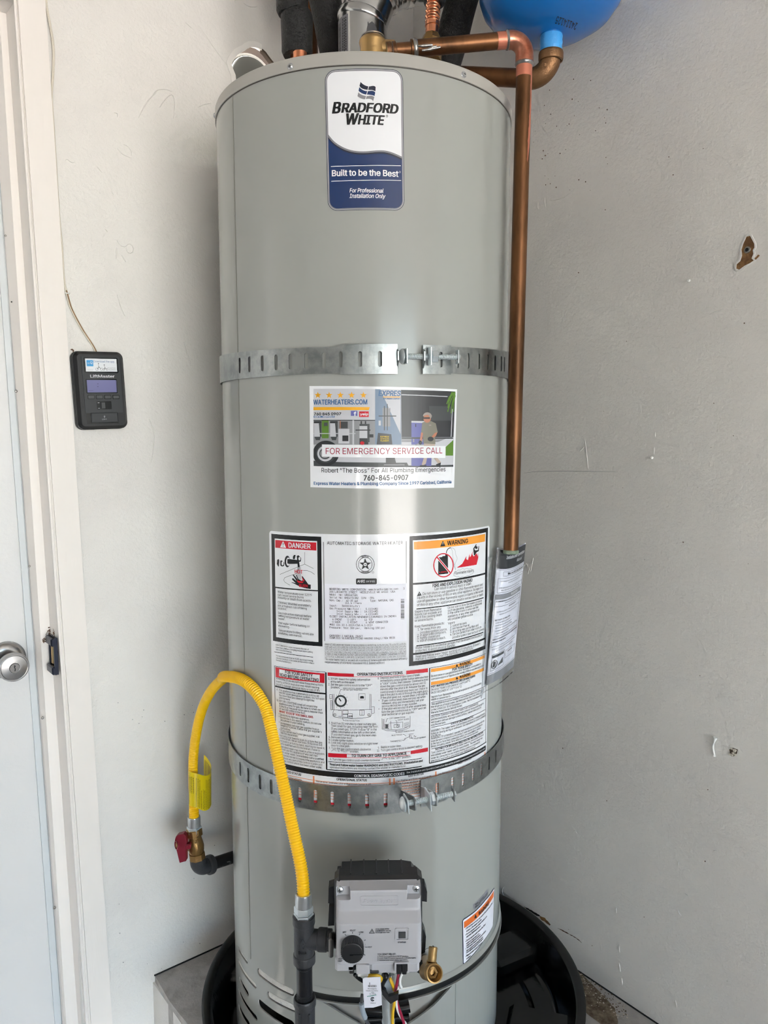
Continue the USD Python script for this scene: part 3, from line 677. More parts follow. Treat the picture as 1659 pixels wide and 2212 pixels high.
# ------------------------------------------------------------------ seismic straps
def plane_fit(pts, r):
    A, b = [], []
    for x, y in pts: p, z = oncyl(x, y, r); A.append([1, math.cos(p), math.sin(p)]); b.append(z)
    return np.linalg.lstsq(np.array(A), np.array(b), rcond=None)[0]
def threads(p0, p1, r, pitch=.0014, n=14):
    d = np.asarray(p1)-p0; L = np.linalg.norm(d); prof = [(0, 0)]; k = int(L/pitch)
    for i in range(k): prof += [(r*.84, i*pitch), (r, (i+.5)*pitch)]
    return lathe(prof+[(r*.84, L), (0, L)], p0, d, n)
def build_strap(label, top, bot, slots, xl, xr, xfold, bolt, z_off):
    r = R+.0028; T, B = plane_fit(top, r), plane_fit(bot, r)
    zt = lambda p, k=0: T[0]+T[1]*np.cos(p)+T[2]*np.sin(p); zb = lambda p: B[0]+B[1]*np.cos(p)+B[2]*np.sin(p)
    st = thing('seismic_strap', label, 'strap', 'galvanised straps round the water heater')
    pl, pr, pf = [oncyl(x, bolt[0][1], r)[0] for x in (xl, xr, xfold)]
    sl = []
    for x in slots:
        p = oncyl(x, bolt[0][1]-z_off, r)[0]; c = (zt(p)+zb(p))/2; h = (zt(p)-zb(p))
        sl.append(LineString([(p*R, c-h*.22), (p*R, c+h*.22)]).buffer(.0026, quad_segs=4))
    def strip(p0, p1, grow=0.0):
        t = np.linspace(p0, p1, max(6, int(abs(p1-p0)/.03)))
        return Polygon([(p*R, zt(p)+grow) for p in t]+[(p*R, zb(p)-grow) for p in t[::-1]])
    holes = unary_union(sl)
    obj('band', wrap(strip(-2.6, pf+.02).difference(holes), r-.0005, r+.0007, .005), 'galvanized', st, smooth=40)
    obj('band', wrap(strip(pr, 2.6).difference(holes), r-.0005, r+.0007, .005), 'galvanized', st, smooth=40)
    # raised, doubled end with the fold
    tabp = strip(pf, pl, .0022).difference(holes); obj('end_tab', wrap(tabp, r+.0035, r+.0048, .005), 'galvanized', st, smooth=40)
    tab2 = strip(pr, pr+.19, .0018).difference(holes); obj('end_tab', wrap(tab2, r+.0010, r+.0022, .005), 'galvanized', st, smooth=40)
    # bent-out ears with the bolt through them
    p0, p1 = at(*bolt[0]), at(*bolt[1]); d = (p1-p0)/np.linalg.norm(p1-p0)
    up = np.array([0, 0, 1.0]); up = up-d*(up@d); up /= np.linalg.norm(up); out = np.cross(d, up); out = out if out[1] < 0 else -out
    rot = np.stack([out, up, np.cross(out, up)], 1)
    for p, zc, nm in ((pl, 0, 'ear'), (pr, 0, 'ear')):
        root = cyl(np.array(p), np.array((zt(p)+zb(p))/2), r+.003); k = (root-p0)@d; c = p0+d*k
        w = .022; base = root-c; a = base@out; bu = base@up
        ear = Polygon([(a, bu-w*.55), (.004, -w*.45), (.0105, -w*.28), (.0105, w*.28), (.004, w*.45), (a, bu+w*.55)]).convex_hull.difference(Point(0, 0).buffer(.0045))
        m = trimesh.creation.extrude_polygon(ear, .0016, engine='earcut'); m.vertices[:, 2] -= .0008
        obj(nm, place(m, c, rot), 'galvanized', st, smooth=False)
    L = np.linalg.norm(p1-p0)
    bl = obj('bolt', [threads(p0, p1, .0040)], 'zinc', st, smooth=60)
    obj('bolt_head', lathe([(0, -.0052), (.004, -.0049), (.0078, -.0032), (.0098, -.0008), (.0102, .0006), (.0096, .0014), (0, .0014)], p0-d*.002, d, 36), 'zinc', bl)
    obj('washer', cbox(.0205, .0205, .0022, .0007, p0+d*.0024, np.stack([out, up, np.cross(out, up)], 1)), 'zinc', st)
    kn = np.linalg.norm(at(*bolt[2])-p0)
    obj('nut', hexp(p0+d*(kn-.004), d, .0085, .0145), 'zinc', st, smooth=20)
    obj('square_washer', cbox(.024, .024, .002, .0006, p0+d*(kn-.0075), rot), 'zinc', st)
    pe = pr+.14; root = cyl(np.array(pe), np.array((zt(pe)+zb(pe))/2), r+.003)
    obj('slot_tongue', cbox(.011, .019, .0022, .0007, p0+d*(L-.003)+out*-.001, rot), 'galvanized', st)
    return st
build_strap('upper galvanised seismic strap round the heater above the service sticker',
    [(484, 768), (550, 753.5), (733, 751.5), (998, 749.5), (1094, 760)], [(485, 824.5), (550, 815), (733, 806), (998, 808), (1094, 817)],
    [518, 539, 567, 597, 628, 662, 700, 737, 778, 820, 951, 988, 1011, 1034, 1053, 1069, 1082, 1089], 857, 912, 735,
    [(872, 770, 1.033), (993, 771, 1.050), (938, 771, 1.042)], 0)
build_strap('lower galvanised seismic strap tilted round the heater across the foot of the big label',
    [(511, 1627), (535, 1647), (589, 1671), (753, 1701), (866, 1690), (907.5, 1683), (984, 1672), (1030, 1644.5), (1070, 1608)],
    [(525.5, 1694.6), (596, 1727), (755, 1754), (866, 1748), (912, 1737), (991, 1717.5), (1048, 1685), (1074, 1645)],
    [521, 538, 563, 587, 648, 681.5, 718, 755, 793, 832, 943, 977, 1000, 1021, 1039, 1055, 1069], 866, 908, 755,
    [(874, 1737, 1.026), (984, 1714, 1.044), (936, 1723.5, 1.036)], 20)

# ------------------------------------------------------------------ gas connector on the left
def build_gas():
    pts = [(419, 1768, 1.375), (417.6, 1700, 1.375), (417.6, 1640, 1.37), (425, 1578.6, 1.355), (437.6, 1530, 1.335), (459.6, 1488, 1.30), (486, 1465, 1.26), (516, 1458, 1.20), (540, 1466, 1.155), (560, 1493, 1.13), (574, 1530, 1.115), (586.5, 1578.6, 1.10), (599, 1635, 1.085), (611, 1688.5, 1.075), (623, 1744.6, 1.065), (638, 1815, 1.05), (650, 1871.5, 1.04), (655.5, 1935, 1.03)]
    P = np.array([at(*p) for p in pts])
    S = spline(P, 901); rr = np.hypot(S[:, 0], S[:, 1]); k = np.maximum(1, (R+.0105)/rr)      # never inside the jacket
    S[:, :2] *= k[:, None]
    for _ in range(30): S[1:-1] = (S[:-2]+S[2:]+2*S[1:-1])/4
    L = np.r_[0, np.cumsum(np.linalg.norm(np.diff(S, axis=0), axis=1))]
    from scipy.interpolate import CubicSpline
    L[-1] = L[-1]; n = int(L[-1]/.00045); q = np.linspace(0, L[-1], n); C = CubicSpline(L[::9], S[::9])(q)
    amp = np.interp(q/L[-1], [0, .05, .06, .42, .50, .97, 1], [.0006, .0006, .00025, .00025, .0006, .0006, .0004])
    rad = .0083+amp*np.cos(2*math.pi*q/.0035)
    th = thing('gas_connector', 'yellow corrugated flexible gas connector arching from the left valve to the black tee', 'gas hose')
    obj('hose', tube(C, rad, 24), 'hose_yellow', th, smooth=True)
    def fitting(p, d, flip):
        a = p
        return [lathe([(.0088, -.004), (.0108, -.004), (.0112, -.002), (.0112, .014), (.0104, .0155), (0, .0155)], a, d, 32)]
    d0 = np.array([0, 0, -1.0]); d1 = np.array([0, 0, -1.0])
    obj('ferrule', fitting(C[0], d0, 0), 'screw_zinc', th); obj('flare_nut', hexp(C[0]+d0*.0145, d0, .011, .0235), 'zinc', th, smooth=20)
    obj('ferrule', fitting(C[-1], d1, 0), 'screw_zinc', th); obj('flare_nut', [hexp(C[-1]+d1*.0145, d1, .0095, .0225), hexp(C[-1]+d1*.0245, d1, .0095, .0235), rodp(C[-1]+d1*.024, d1, .022, .0098)], 'zinc', th, smooth=20)
    # yellow warning tag wrapped round the hose
    z = Zm(340, 1420, 4.097); rows = []
    for y0, y1 in ((1012, 1318),):
        xs = [(278, 1012, 1312), (300, 1016, 1316), (340, 1026, 1330), (375, 1036, 1345), (410, 1046, 1358), (440, 1046, 1352), (462, 1030, 1335), (474, 1000, 1310), (476, 960, 1290), (462, 925, 1260), (440, 890, 1240), (412, 862, 1230)]
        ds = [1.366, 1.359, 1.359, 1.363, 1.370, 1.378, 1.386, 1.394, 1.402, 1.411, 1.419, 1.424]
        for (x, a, b), d in zip(xs, ds): rows.append([at(*z(x, a+(b-a)*f), d) for f in np.linspace(0, 1, 5)])
    rows = np.array(rows); t = np.linspace(0, len(rows)-1, 60)
    G = CubicSpline(np.arange(len(rows)), rows, axis=0)(t)
    tg = obj('warning_tag', grid_sheet(G), 'tag_yellow', th, smooth=True)
    nrm = np.cross(np.gradient(G, axis=0), np.gradient(G, axis=1)); nrm /= np.linalg.norm(nrm, axis=2)[..., None]
    if (nrm[20, 2]@(CAM-G[20, 2])) < 0: nrm = -nrm
    def tagpt(u, v, side=1): # u 0..1 along, v 0..1 down
        i = u*(len(G)-1); j = v*4; i0, j0 = min(int(i), len(G)-2), min(int(j), 3); a, b = i-i0, j-j0
        return (G[i0, j0]*(1-a)*(1-b)+G[i0+1, j0]*a*(1-b)+G[i0, j0+1]*(1-a)*b+G[i0+1, j0+1]*a*b)+nrm[i0, j0]*.0003*side
    pr = []; rg = random.Random(4)
    us = list(np.linspace(.03, .13, 4))+list(np.linspace(.19, .66, 13))
    for k, u in enumerate(us):
        v0 = .1 if u < .16 else .12+max(0, .4-abs(u-.3))*.0; v1 = .97 if u > .16 else (.62 if k % 4 else .95); v = v0+rg.random()*.05+(.28 if .30 < u < .42 else 0)
        while v < v1-.02:
            w = rg.uniform(.02, .07); e = min(v+w, v1)
            pr.append(grid_sheet(np.array([[tagpt(u, v), tagpt(u+.0085, v)], [tagpt(u, e), tagpt(u+.0085, e)]]))); v = e+.012
    for u in np.linspace(.74, .96, 7):
        pr.append(grid_sheet(np.array([[tagpt(u, .1, -1), tagpt(u+.012, .1, -1)], [tagpt(u, .85, -1), tagpt(u+.012, .85, -1)]])))
    obj('warning_print', pr, 'print_black', tg, smooth=False, label='lines of tiny black warning print')
    # shutoff valve
    z = Zm(340, 1700, 7.541); d = 1.375
    top = C[0]+d0*.0255; A = np.array([0, 0, -1.0])
    vt = thing('gas_shutoff_valve', 'brass gas shutoff valve with a dark red lever under the yellow hose', 'valve')
    c = top-np.array([-.0022, 0, .0265]); up = top-c; up /= np.linalg.norm(up)
    b = obj('valve_body', [hexp(c+up*.020, up, .0135, .0265, 8), lathe([(.011, .020), (.0115, .014), (.0128, .008), (.0142, 0), (.0134, -.008), (.0118, -.013)], c, up, 36), hexp(c-up*.0245, up, .0125, .0265, 8)], 'brass_dull', vt)
    obj('stem', [rodp(c, -CR, .023, .0052), lathe([(.0085, .008), (.0085, .013), (.0065, .015)], c, -CR, 24)], 'brass_dull', vt)
    fl = Flat(c+CF*-.0143, np.stack([CR, np.cross(-CF, CR), -CF], 1))
    fl.text('casting_mark', 'brass', z, '125G', 612, 828, 690, 36, True, depth=.0006, h=-.0009); fl.text('casting_mark', 'brass', z, 'GA', 604, 918, 672, 52, True, depth=.0006, h=-.0003)
    fl.build(b)
    hc = at(*z(400, 850), d-.006)
    hp = Polygon([fl.loc(*z(x, y)) for x, y in [(318, 785), (345, 762), (440, 738), (472, 770), (490, 880), (480, 1000), (482, 1180), (378, 1208), (330, 1010), (300, 960), (296, 880), (306, 820)]])
    lev = trimesh.creation.extrude_polygon(hp, .0125, engine='earcut')
    obj('lever', place(lev, fl.o+CF*.006, np.stack([CR, np.cross(-CF, CR), -CF], 1)), 'handle_red', vt, smooth=25)
    obj('lever_eye', lathe([(.0062, -.0004), (.0075, .0004), (.0075, .0022), (.0062, .0022)], at(*z(322, 945), d-.0235), CR*-.8-CF*.6, 28), 'handle_red', vt)
    obj('retaining_nut', hexp(at(*z(336, 940), d-.020), CR*-.9-CF*.4, .004, .008), 'brass', vt)
    obj('lever_neck', cbox(.010, .012, .010, .002, at(*z(505, 955), d-.010)), 'handle_red', vt)
    # elbow and nipple to the wall
    el = thing('pipe_elbow', 'black malleable iron elbow below the brass shutoff valve', 'pipe fitting')
    e0 = c-up*.024; e1 = at(*z(655, 1300), 1.375); dirp = at(*z(1215, 1115), 1.44)-at(*z(860, 1230), 1.405); dirp /= np.linalg.norm(dirp)
    cc = c-up*.0425
    pth = np.vstack([[e0], bend(cc, cc-e0, dirp, .016, 14), [cc+dirp*.026]])
    obj('elbow_body', tube(pth, .0138, 24), 'iron_black', el)
    obj('collar', lathe([(.0138, -.002), (.0168, 0), (.0172, .002), (.0172, .007), (.0162, .009), (.0128, .009)], cc+dirp*.020, dirp, 36), 'iron_black', el)
    ne = cc+dirp*.022; tq = ((-.004+CORNER@EL-ne@EL)/(dirp@EL)) if dirp@EL > 0 else .3
    np_ = thing('pipe_nipple', 'short black gas pipe with white printing from the elbow in behind the heater', 'pipe')
    Ln = min(max(tq, .1), .34)
    pb = obj('pipe', rodp(ne, dirp, Ln, .0108), 'pipe_black', np_)
    e_ = Flat(ne-CF*.0, np.eye(3))
    side = np.cross(dirp, [0, 0, 1]); side = side if side@(CAM-ne) > 0 else -side; up2 = np.cross(side, dirp); up2 = up2 if up2[2] > 0 else -up2
    def onpipe(text, s0, off, w, cap):
        V, Fc, wd = text2(text, True); a = off+V[:, 1]*cap
        return trimesh.Trimesh(ne+(s0+V[:, :1]*w/wd)*dirp+.0110*(np.cos(a/.0108)[:, None]*side+np.sin(a/.0108)[:, None]*up2), Fc, process=False)
    obj('pipe_mark', [onpipe('D', .030, -.010, .012, .011), onpipe('1/2', .018, -.010, .008, .005)], 'iron_mark', pb, smooth=False)
    obj('wall_plate', lathe([(.0112, -.004), (.018, -.004), (.03, -.0015), (.033, 0)], ne+dirp*Ln, dirp, 40), 'zinc', np_)
    # tee, drip leg and the nipple into the control
    b0 = C[-1]+d1*.040; T0 = np.array([b0[0], b0[1], at(655, 2030, proj(b0)[2])[2]]); zax = np.array([b0[0]-T0[0], b0[1]-T0[1], b0[2]-T0[2]]); zax /= np.linalg.norm(zax)
    ht = np.linalg.norm(b0-T0)
    te = thing('pipe_tee', 'black iron pipe tee with a raised diamond under the yellow hose end', 'pipe fitting')
    col = lambda o, d: lathe([(.0100, .013), (.0128, .0135), (.0150, .012), (.0152, .003), (.0146, .0005), (.0136, 0)], o, d, 36)
    tb = obj('tee_body', [tube(np.array([T0+zax*.030, T0-zax*.030]), .0136, 32), tube(np.array([T0, T0+np.array([.03, -.004, 0])]), .0130, 32), col(T0+zax*.021, zax), col(T0-zax*.021, -zax), col(T0+[.019, -.002, 0], [1, -.1, 0])], 'iron_black', te)
    f2 = Flat(T0+np.array([0, -.0138, 0]), np.stack([[1, 0, 0], zax, np.cross([1, 0, 0], zax)], 1))
    zz = Zm(420, 1850, 5.53)
    dm = f2.poly(zz, [(1295, 985), (1335, 1055), (1298, 1125), (1258, 1060)])
    f2.fill('cast_diamond', 'iron_black', dm.difference(dm.buffer(-.0012)), -.0014, .0022); f2.fill('cast_diamond', 'iron_black', dm.buffer(-.0030), -.0014, .0020)
    f2.text('cast_diamond', 'iron_black', zz, 'INDIA', 1242, 1164, 1342, 32, True, depth=.0010, h=-.0012)
    f2.build(tb)
    dl = thing('drip_leg', 'black pipe dropping from the tee to a threaded coupling in front of the slots', 'pipe')
    e0 = T0-zax*.030; e1 = np.array([T0[0], T0[1], at(655, 2175, 1.03)[2]-.02]); dz = e1-e0; dz /= np.linalg.norm(dz)
    obj('pipe', tube(np.array([e0, e1]), .0107, 28), 'pipe_black', dl)
    obj('thread', [threads(e0-dz*.002, e0+dz*.012, .0112, .0018, 24), ], 'iron_black', dl, smooth=50)
    cp = np.array([T0[0], T0[1], at(655, 2172, 1.03)[2]]); obj('thread', threads(cp-dz*.008, cp+dz*.01, .0112, .0018, 24), 'iron_black', dl, smooth=50)
    obj('coupling', lathe([(.0112, .004), (.0118, .0006), (.0140, 0), (.0152, .002), (.0152, .010), (.0138, .0125), (.0136, .06), (0, .06)], cp, dz, 40), 'iron_black', dl)
    obj('coupling_rib', [cbox(.003, .003, .03, .0008, cp+dz*.03+np.array([math.sin(a)*.0142, -math.cos(a)*.0142, 0])) for a in (-.5, .5)], 'iron_black', dl)
    nb = thing('gas_valve_nipple', 'dark threaded nipple between the black tee and the gas control', 'pipe')
    xb = np.array([1, -.1, 0]); xb /= np.linalg.norm(xb); s0 = T0+xb*.030
    obj('bushing', [hexp(s0-xb*.0, xb, .008, .026, 8)], 'iron_black', nb); obj('nipple', threads(s0, s0+xb*.034, .0103, .0018, 24), 'iron_black', nb, smooth=50)
    global TEE; TEE = (T0, s0+xb*.022)
build_gas()

# ------------------------------------------------------------------ pipes above the heater
def build_top():
    # black foam covered pipes
    def foam(label, segs, bare=None):
        t = thing('insulated_pipe', label, 'pipe')
        for i, (a, b, ra, rb) in enumerate(segs):
            a, b = at(*a), at(*b); L = np.linalg.norm(b-a); n = max(8, int(L/.006)); q = np.linspace(0, 1, n)
            P = a+(b-a)*q[:, None]; rad = ra+(rb-ra)*q; rad = rad*(1+.02*np.sin(q*L*70+i)); e = np.minimum(q, 1-q)*L; rad = rad-np.clip(.004-e, 0, .004)*.8
            obj('foam_sleeve', tube(P, rad, 32), 'foam_black', t, smooth=50)
        b = at(*segs[-1][1]); foot = b+(b-at(*segs[-1][0]))*.02; obj('copper_foot', tube(np.array([foot+[0, 0, .02], [foot[0], foot[1], ZTOP-.002]]), .0111, 24), 'copper_bright', t)
        return t
    t = foam('black foam insulated pipe with a bare copper end, leftmost on the heater top', [((638, -700, 1.20), (631, 34, 1.245), .0255, .0255), ((641, 26, 1.245), (642, 122, 1.25), .0255, .0255)])
    p = at(648, 121, 1.222); obj('copper_stub', [lathe([(.0105, -.03), (.0108, .0), (.0112, .0045), (.0098, .0058), (.008, .0045), (.008, -.03)], p, [0, 0, 1], 28)], 'copper_bright', t)
    foam('black foam insulated pipe slanting up beside the metal vent', [((676, -700, 1.32), (692, -50, 1.305), .028, .028), ((690, -60, 1.30), (727, 120, 1.36), .028, .028)])
    t = foam('black foam insulated pipe running up behind the copper discharge pipe', [((1030, -700, 1.22), (1012, -50, 1.262), .0275, .0275), ((1013, -60, 1.26), (962, 140, 1.36), .0275, .0275)])
    cp = thing('copper_riser', 'bare copper pipe rising between the two left black foam pipes', 'pipe')
    obj('pipe', tube(np.array([at(674, 130, 1.37), at(655, -560, 1.44)]), .0111, 24), 'copper_old', cp)
    # corrugated copper connector on the right
    fx = thing('copper_connector', 'bright corrugated copper water connector standing in a brass union', 'pipe')
    a, b = at(932, 90, 1.20), at(939, -60, 1.20); d = b-a; L = np.linalg.norm(d); q = np.linspace(0, L, 220); d = d/L
    px2m = 1.2/F; r = np.where(q < .030, .0102, .0104+.0013*np.cos(2*math.pi*(q-.030)/.0085)); r = np.where((q > .023) & (q < .030), .0112, r)
    obj('tube', tube(a+q[:, None]*d, r, 28), 'copper_bright', fx, smooth=60)
    obj('union', lathe([(.010, .012), (.0125, .010), (.0168, .0), (.0168, -.03), (0, -.03)], a-d*.0, d, 8), 'brass_dull', fx, smooth=20)
    obj('foam_end', lathe([(.0115, -.002), (.016, 0), (.0265, .03), (.0265, .45)], at(938, 8, 1.205), d, 32), 'foam_black', fx, smooth=50)
    # galvanised vent
    v = thing('vent_pipe', 'shiny galvanised steel vent pipe with a beaded elbow on the heater top', 'vent pipe')
    D = 1.268; rv = 52.5*D/F; base = at(784, 150, D); top = at(783, 44, D)
    base = np.array([top[0], top[1], ZTOP-.01])
    col = obj('collar', tube(np.array([base, top+np.array([0, 0, .012])]), rv, 64, cap=False), 'vent_steel', v, smooth=50)
    dirs = []
    p1 = at(806, -8, D); p2 = at(850, -42, D); p3 = at(930, -52, D+.01); p4 = p3+np.array([.008, .04, .07]); p5 = p4+np.array([0, .0, .46])
    def gore(a, b, r0, r1): return tube(np.array([a, (a+b)/2, b]), [r0, (r0+r1)/2, r1], 64, cap=False)
    obj('elbow_section', gore(top-np.array([0, 0, .004]), p1, rv*1.005, rv), 'vent_steel', v, smooth=50); obj('elbow_section', gore(p1, p2, rv*1.004, rv), 'vent_steel', v, smooth=50); obj('elbow_section', gore(p2, p3, rv*1.004, rv), 'vent_steel', v, smooth=50); obj('elbow_section', gore(p3-(p3-p2)*.05, p4, rv*1.003, rv), 'vent_steel', v, smooth=50); obj('elbow_section', gore(p4-[0, 0, .02], p5, rv*1.004, rv), 'vent_steel', v, smooth=50)
    for c, dd in ((top, np.array([.26, 0, 1.0])), (p1+(p2-p1)*.35, (p1-top)/np.linalg.norm(p1-top)+(p2-p1)/np.linalg.norm(p2-p1)), (p2, (p2-p1)/np.linalg.norm(p2-p1)+(p3-p2)/np.linalg.norm(p3-p2)), (p2+(p3-p2)*.35, p3-p2), (p3, p4-p2), (p4, p5-p3)):
        obj('bead', lathe([(rv*.98, -.008), (rv*1.035, -.006), (rv*1.06, -.0025), (rv*1.035, .001), (rv*1.05, .0035), (rv*1.02, .0065), (rv*.97, .008)], c, dd, 72), 'vent_steel', v, smooth=60)
    # print strip on the collar
    z = Zm(590, 0, 6.636); lm, bk = [], []
    def vc(a, h, off=.0004): return np.array([top[0]+(rv+off)*math.sin(a), top[1]-(rv+off)*math.cos(a), h])
    def band(a0, a1, h0, h1, off): 
        t = np.linspace(a0, a1, 5); return grid_sheet(np.array([[vc(a, h, off) for a in t] for h in (h0, h1)]))
    z1, z0 = top[2]-.006, top[2]-.062
    obj('maker_sticker', band(-1.42, -.62, z0-.03, z1, .0003), 'print_silver', col, smooth=True)
    rg = random.Random(2); h = z1-.008
    while h > z0+.004:
        w = rg.choice([.0007, .001, .0016]); bk.append(band(-1.28, -1.06, h-w, h, .0006)); h -= w+rg.choice([.0007, .0011])
    for a in (-.93, -.83, -.74):
        h = z1-.004
        while h > z0:
            w = rg.uniform(.0015, .004); bk.append(band(a, a+.045, h-w, h, .0006)); h -= w+.0011
    obj('sticker_print', bk, 'print_black', col, smooth=False)
    # relief valve (brass) with its lever
    D = 1.075; z = Zm(720, 0, 6.636)
    rv_ = thing('relief_valve', 'brass relief valve with a chrome test lever at the front of the heater top', 'valve')
    c = at(*z(565, 668), D); k = D/F/6.636
    obj('body', [lathe([(.0, .0145), (.009, .0140), (.0150, .0118), (.0186, .0075), (.0192, .004), (.0176, -.001), (.0168, -.03), (0, -.03)], c, [0, 0, 1], 48), tube(np.array([c-[0, 0, .002], c+CR*.030-[0, 0, .004]]), .0120, 28)], 'brass', rv_)
    obj('cap_ring', lathe([(.0105, .0165), (.0145, .0145), (.0160, .0132), (.0152, .0125)], c, [0, 0, 1], 40), 'screw_zinc', rv_)
    lp = Polygon([(-.006, 0), (-.0085, .006), (-.007, .0125), (-.001, .0165), (.002, .0140), (.006, .006), (.0085, 0)])
    m = trimesh.creation.extrude_polygon(lp, .0016, engine='earcut')
    obj('lever', [place(m, c+[0, -.004, .014], np.stack([[1, 0, 0], [0, 0, 1], [0, -1, 0]], 1)), place(m, c+[-.001, .005, .014], np.stack([[1, 0, 0], [0, 0, 1], [0, -1, 0]], 1)), cbox(.0016, .010, .016, .0005, c+[-.0064, 0, .0225], None)], 'lever_chrome', rv_)
    # soldered copper discharge pipe
    dp = thing('discharge_pipe', 'long soldered copper discharge pipe elbowing down the right side of the heater', 'pipe')
    A = at(896, 105, 1.075); E = at(1134, 83, 1.085); Bt = at(1103.5, 1194, 1.150)
    vd = Bt-E; vd /= np.linalg.norm(vd); hd = E-A; hd /= np.linalg.norm(hd); r = .0111
    adp = obj('adapter', [lathe([(.0085, 0), (.0118, .0005), (.0118, .006), (.0112, .0065), (.0118, .009), (.0118, .013), (.0092, .014), (.0092, .034), (.0120, .0345), (.0120, .04)], A-hd*.040, hd, 32)], 'copper_old', dp)
    obj('thread_ring', threads(A-hd*.041, A-hd*.030, .0123, .002, 28), 'solder', dp, smooth=50)
    Eb = bend(E, hd, vd, .019, 12); e0, e1 = Eb[0], Eb[-1]
    obj('cross_pipe', tube(np.array([A-hd*.004, e0]), r, 32), 'copper_old', dp)
    obj('pipe_socket', tube(np.array([e0-hd*.019, e0-hd*.018, e0-hd*.0005]), [r*1.01, r*1.03, r*1.03], 32), 'copper_pink', dp)
    obj('elbow', tube(np.vstack([[e0-hd*.003], Eb, [e1+vd*.012]]), r*1.13, 32), 'copper_clean', dp)
    sb = lambda c, d, w=.0016: lathe([(r, -w*2), (r*1.14, -w), (r*1.19, 0), (r*1.14, w), (r, w*2)], c, d, 36)
    obj('solder_joint', [sb(e0-hd*.004, hd, .0012)], 'solder', dp); obj('solder_joint', [sb(e1+vd*.013, vd, .0016)], 'solder', dp); obj('solder_joint', [sb(A+hd*.0, hd, .0018)], 'solder', dp)
    pr = obj('drop_pipe', tube(np.array([e1+vd*.008, Bt]), r, 40, cap=False), 'copper_old', dp)
    obj('bare_top', tube(np.array([e1+vd*.014, e1+vd*.030, e1+vd*.031]), [r*1.012, r*1.012, r], 40, cap=False), 'copper_pink', pr)
    side = CR-vd*(CR@vd); side /= np.linalg.norm(side); outv = np.cross(vd, side); outv = outv if outv@CF < 0 else -outv
    s = np.linspace(.028, .150, 30); rg = np.random.default_rng(8)
    wl = np.interp(s, [.028, .08, .12, .15], [.9, .75, .62, .60])+rg.normal(0, .03, 30); wr_ = np.interp(s, [.028, .10, .15], [1.5, 1.35, .66])
    S = [[e1+vd*q+r*1.02*(math.sin(a)*side+math.cos(a)*outv) for a in np.linspace(x, y, 6)] for q, x, y in zip(s, wl, wr_)]
    obj('flux_streak', grid_sheet(np.array(S)), 'copper_pink', pr, smooth=True, label='pink bare copper streak')
    obj('green_end', tube(np.array([Bt-vd*.0045, Bt-vd*.003, Bt+vd*.001]), [r*1.0, r*1.05, r*1.04], 40, cap=False), 'copper_end', pr)
    obj('pipe_bore', lathe([(0, 0), (r*.9, 0), (r*.9, .02)], Bt-vd*.02, vd, 28), 'gap_black', pr)
    st = [];
    for (x0, y0), (x1, y1), w in [((160, 300), (255, 292), 9), ((185, 330), (305, 306), 11), ((225, 318), (280, 300), 8)]:
        z2 = Zm(850, 0, 3.016); st.append(tube(np.array([at(*z2(x0, y0), 1.0635), at(*z2((x0+x1)/2, (y0+y1)/2+2), 1.0635), at(*z2(x1, y1), 1.0635)]), [.0012, .0022, .0014], 10))
    obj('solder_drip', st, 'solder', dp, smooth=60)
    # expansion tank on its bronze elbow
    D = 1.215; z2 = Zm(850, 0, 3.016)
    tk = thing('expansion_tank', 'blue expansion tank hanging upside down at the top right beside the wall', 'tank')
    rt = 155*D/F; bc = at(1191, 76, D); tl = np.array([-.02, .02, 1.0])
    body = obj('shell', lathe([(0, 0), (.02, .0005), (.045, .004), (rt*.62, .012), (rt*.82, .026), (rt*.94, .044), (rt*.99, .062), (rt, .08), (rt, .25), (rt*.9, .30), (0, .32)], bc, tl, 96), 'tank_blue', tk, smooth=60)
    nk = bc-np.array([0, 0, .004])
    ax = np.array([0, 0, 1.0])
    obj('neck', lathe([(.0185, .03), (.0172, .02), (.0165, .008), (.0172, .004), (.0165, 0), (.0158, -.012)], nk, ax, 32), 'tank_blue', tk, smooth=50)
    obj('sealing_tape', lathe([(.0166, .004), (.0178, .001), (.0172, -.004), (.0179, -.008), (.0170, -.014), (.0175, -.018), (.016, -.022)], nk, ax, 32), 'tape_blue', tk, smooth=60)
    # date stamp, upside down on the shell
    V, Fc, w = text2('24114125'); hh = .0095; ln = .034
    ta = at(1249, 50, D-.05); tb = at(1210, 37, D-.05); e = tb-ta; e /= np.linalg.norm(e); n_ = CAM-ta; n_ /= np.linalg.norm(n_); upv = np.cross(n_, e); 
    Q = ta+V[:, :1]*ln/w*e+V[:, 1:]*hh*upv
    P = []
    prof = np.array([(0, 0), (.02, .0005), (.045, .004), (rt*.62, .012), (rt*.82, .026), (rt*.94, .044), (rt*.99, .062), (rt, .08), (rt, .25)])
    tln = tl/np.linalg.norm(tl); tm_ = as_tm(lathe(prof, bc, tl, 96))
    dirs = Q-CAM; 
    for q, v in zip(Q, dirs):                       # settle the print on the curved shell
        lo, hi = .85, 1.25
        def inside(k):
            p = CAM+v*k-bc; h = p@tln; rr = np.linalg.norm(p-tln*h); return 0 < h < .25 and rr < np.interp(h, prof[:, 1], prof[:, 0])
        ks = np.linspace(lo, hi, 160); hit = next((k for k in ks if inside(k)), 1.0)
        a, b = hit-.0026, hit
        for _ in range(14):
            m_ = (a+b)/2
            if inside(m_): b = m_
            else: a = m_
        P.append(CAM+v*(a-.0006))
    obj('date_stamp', trimesh.Trimesh(np.array(P), Fc, process=False), 'ink_black', body, smooth=False)
    eb = thing('bronze_elbow', 'rough bronze pipe elbow under the blue tank', 'pipe fitting')
    c0 = np.array([nk[0], nk[1], at(1190, 168, D)[2]]); dl = at(1060, 166, D+.05)-c0; dl /= np.linalg.norm(dl)
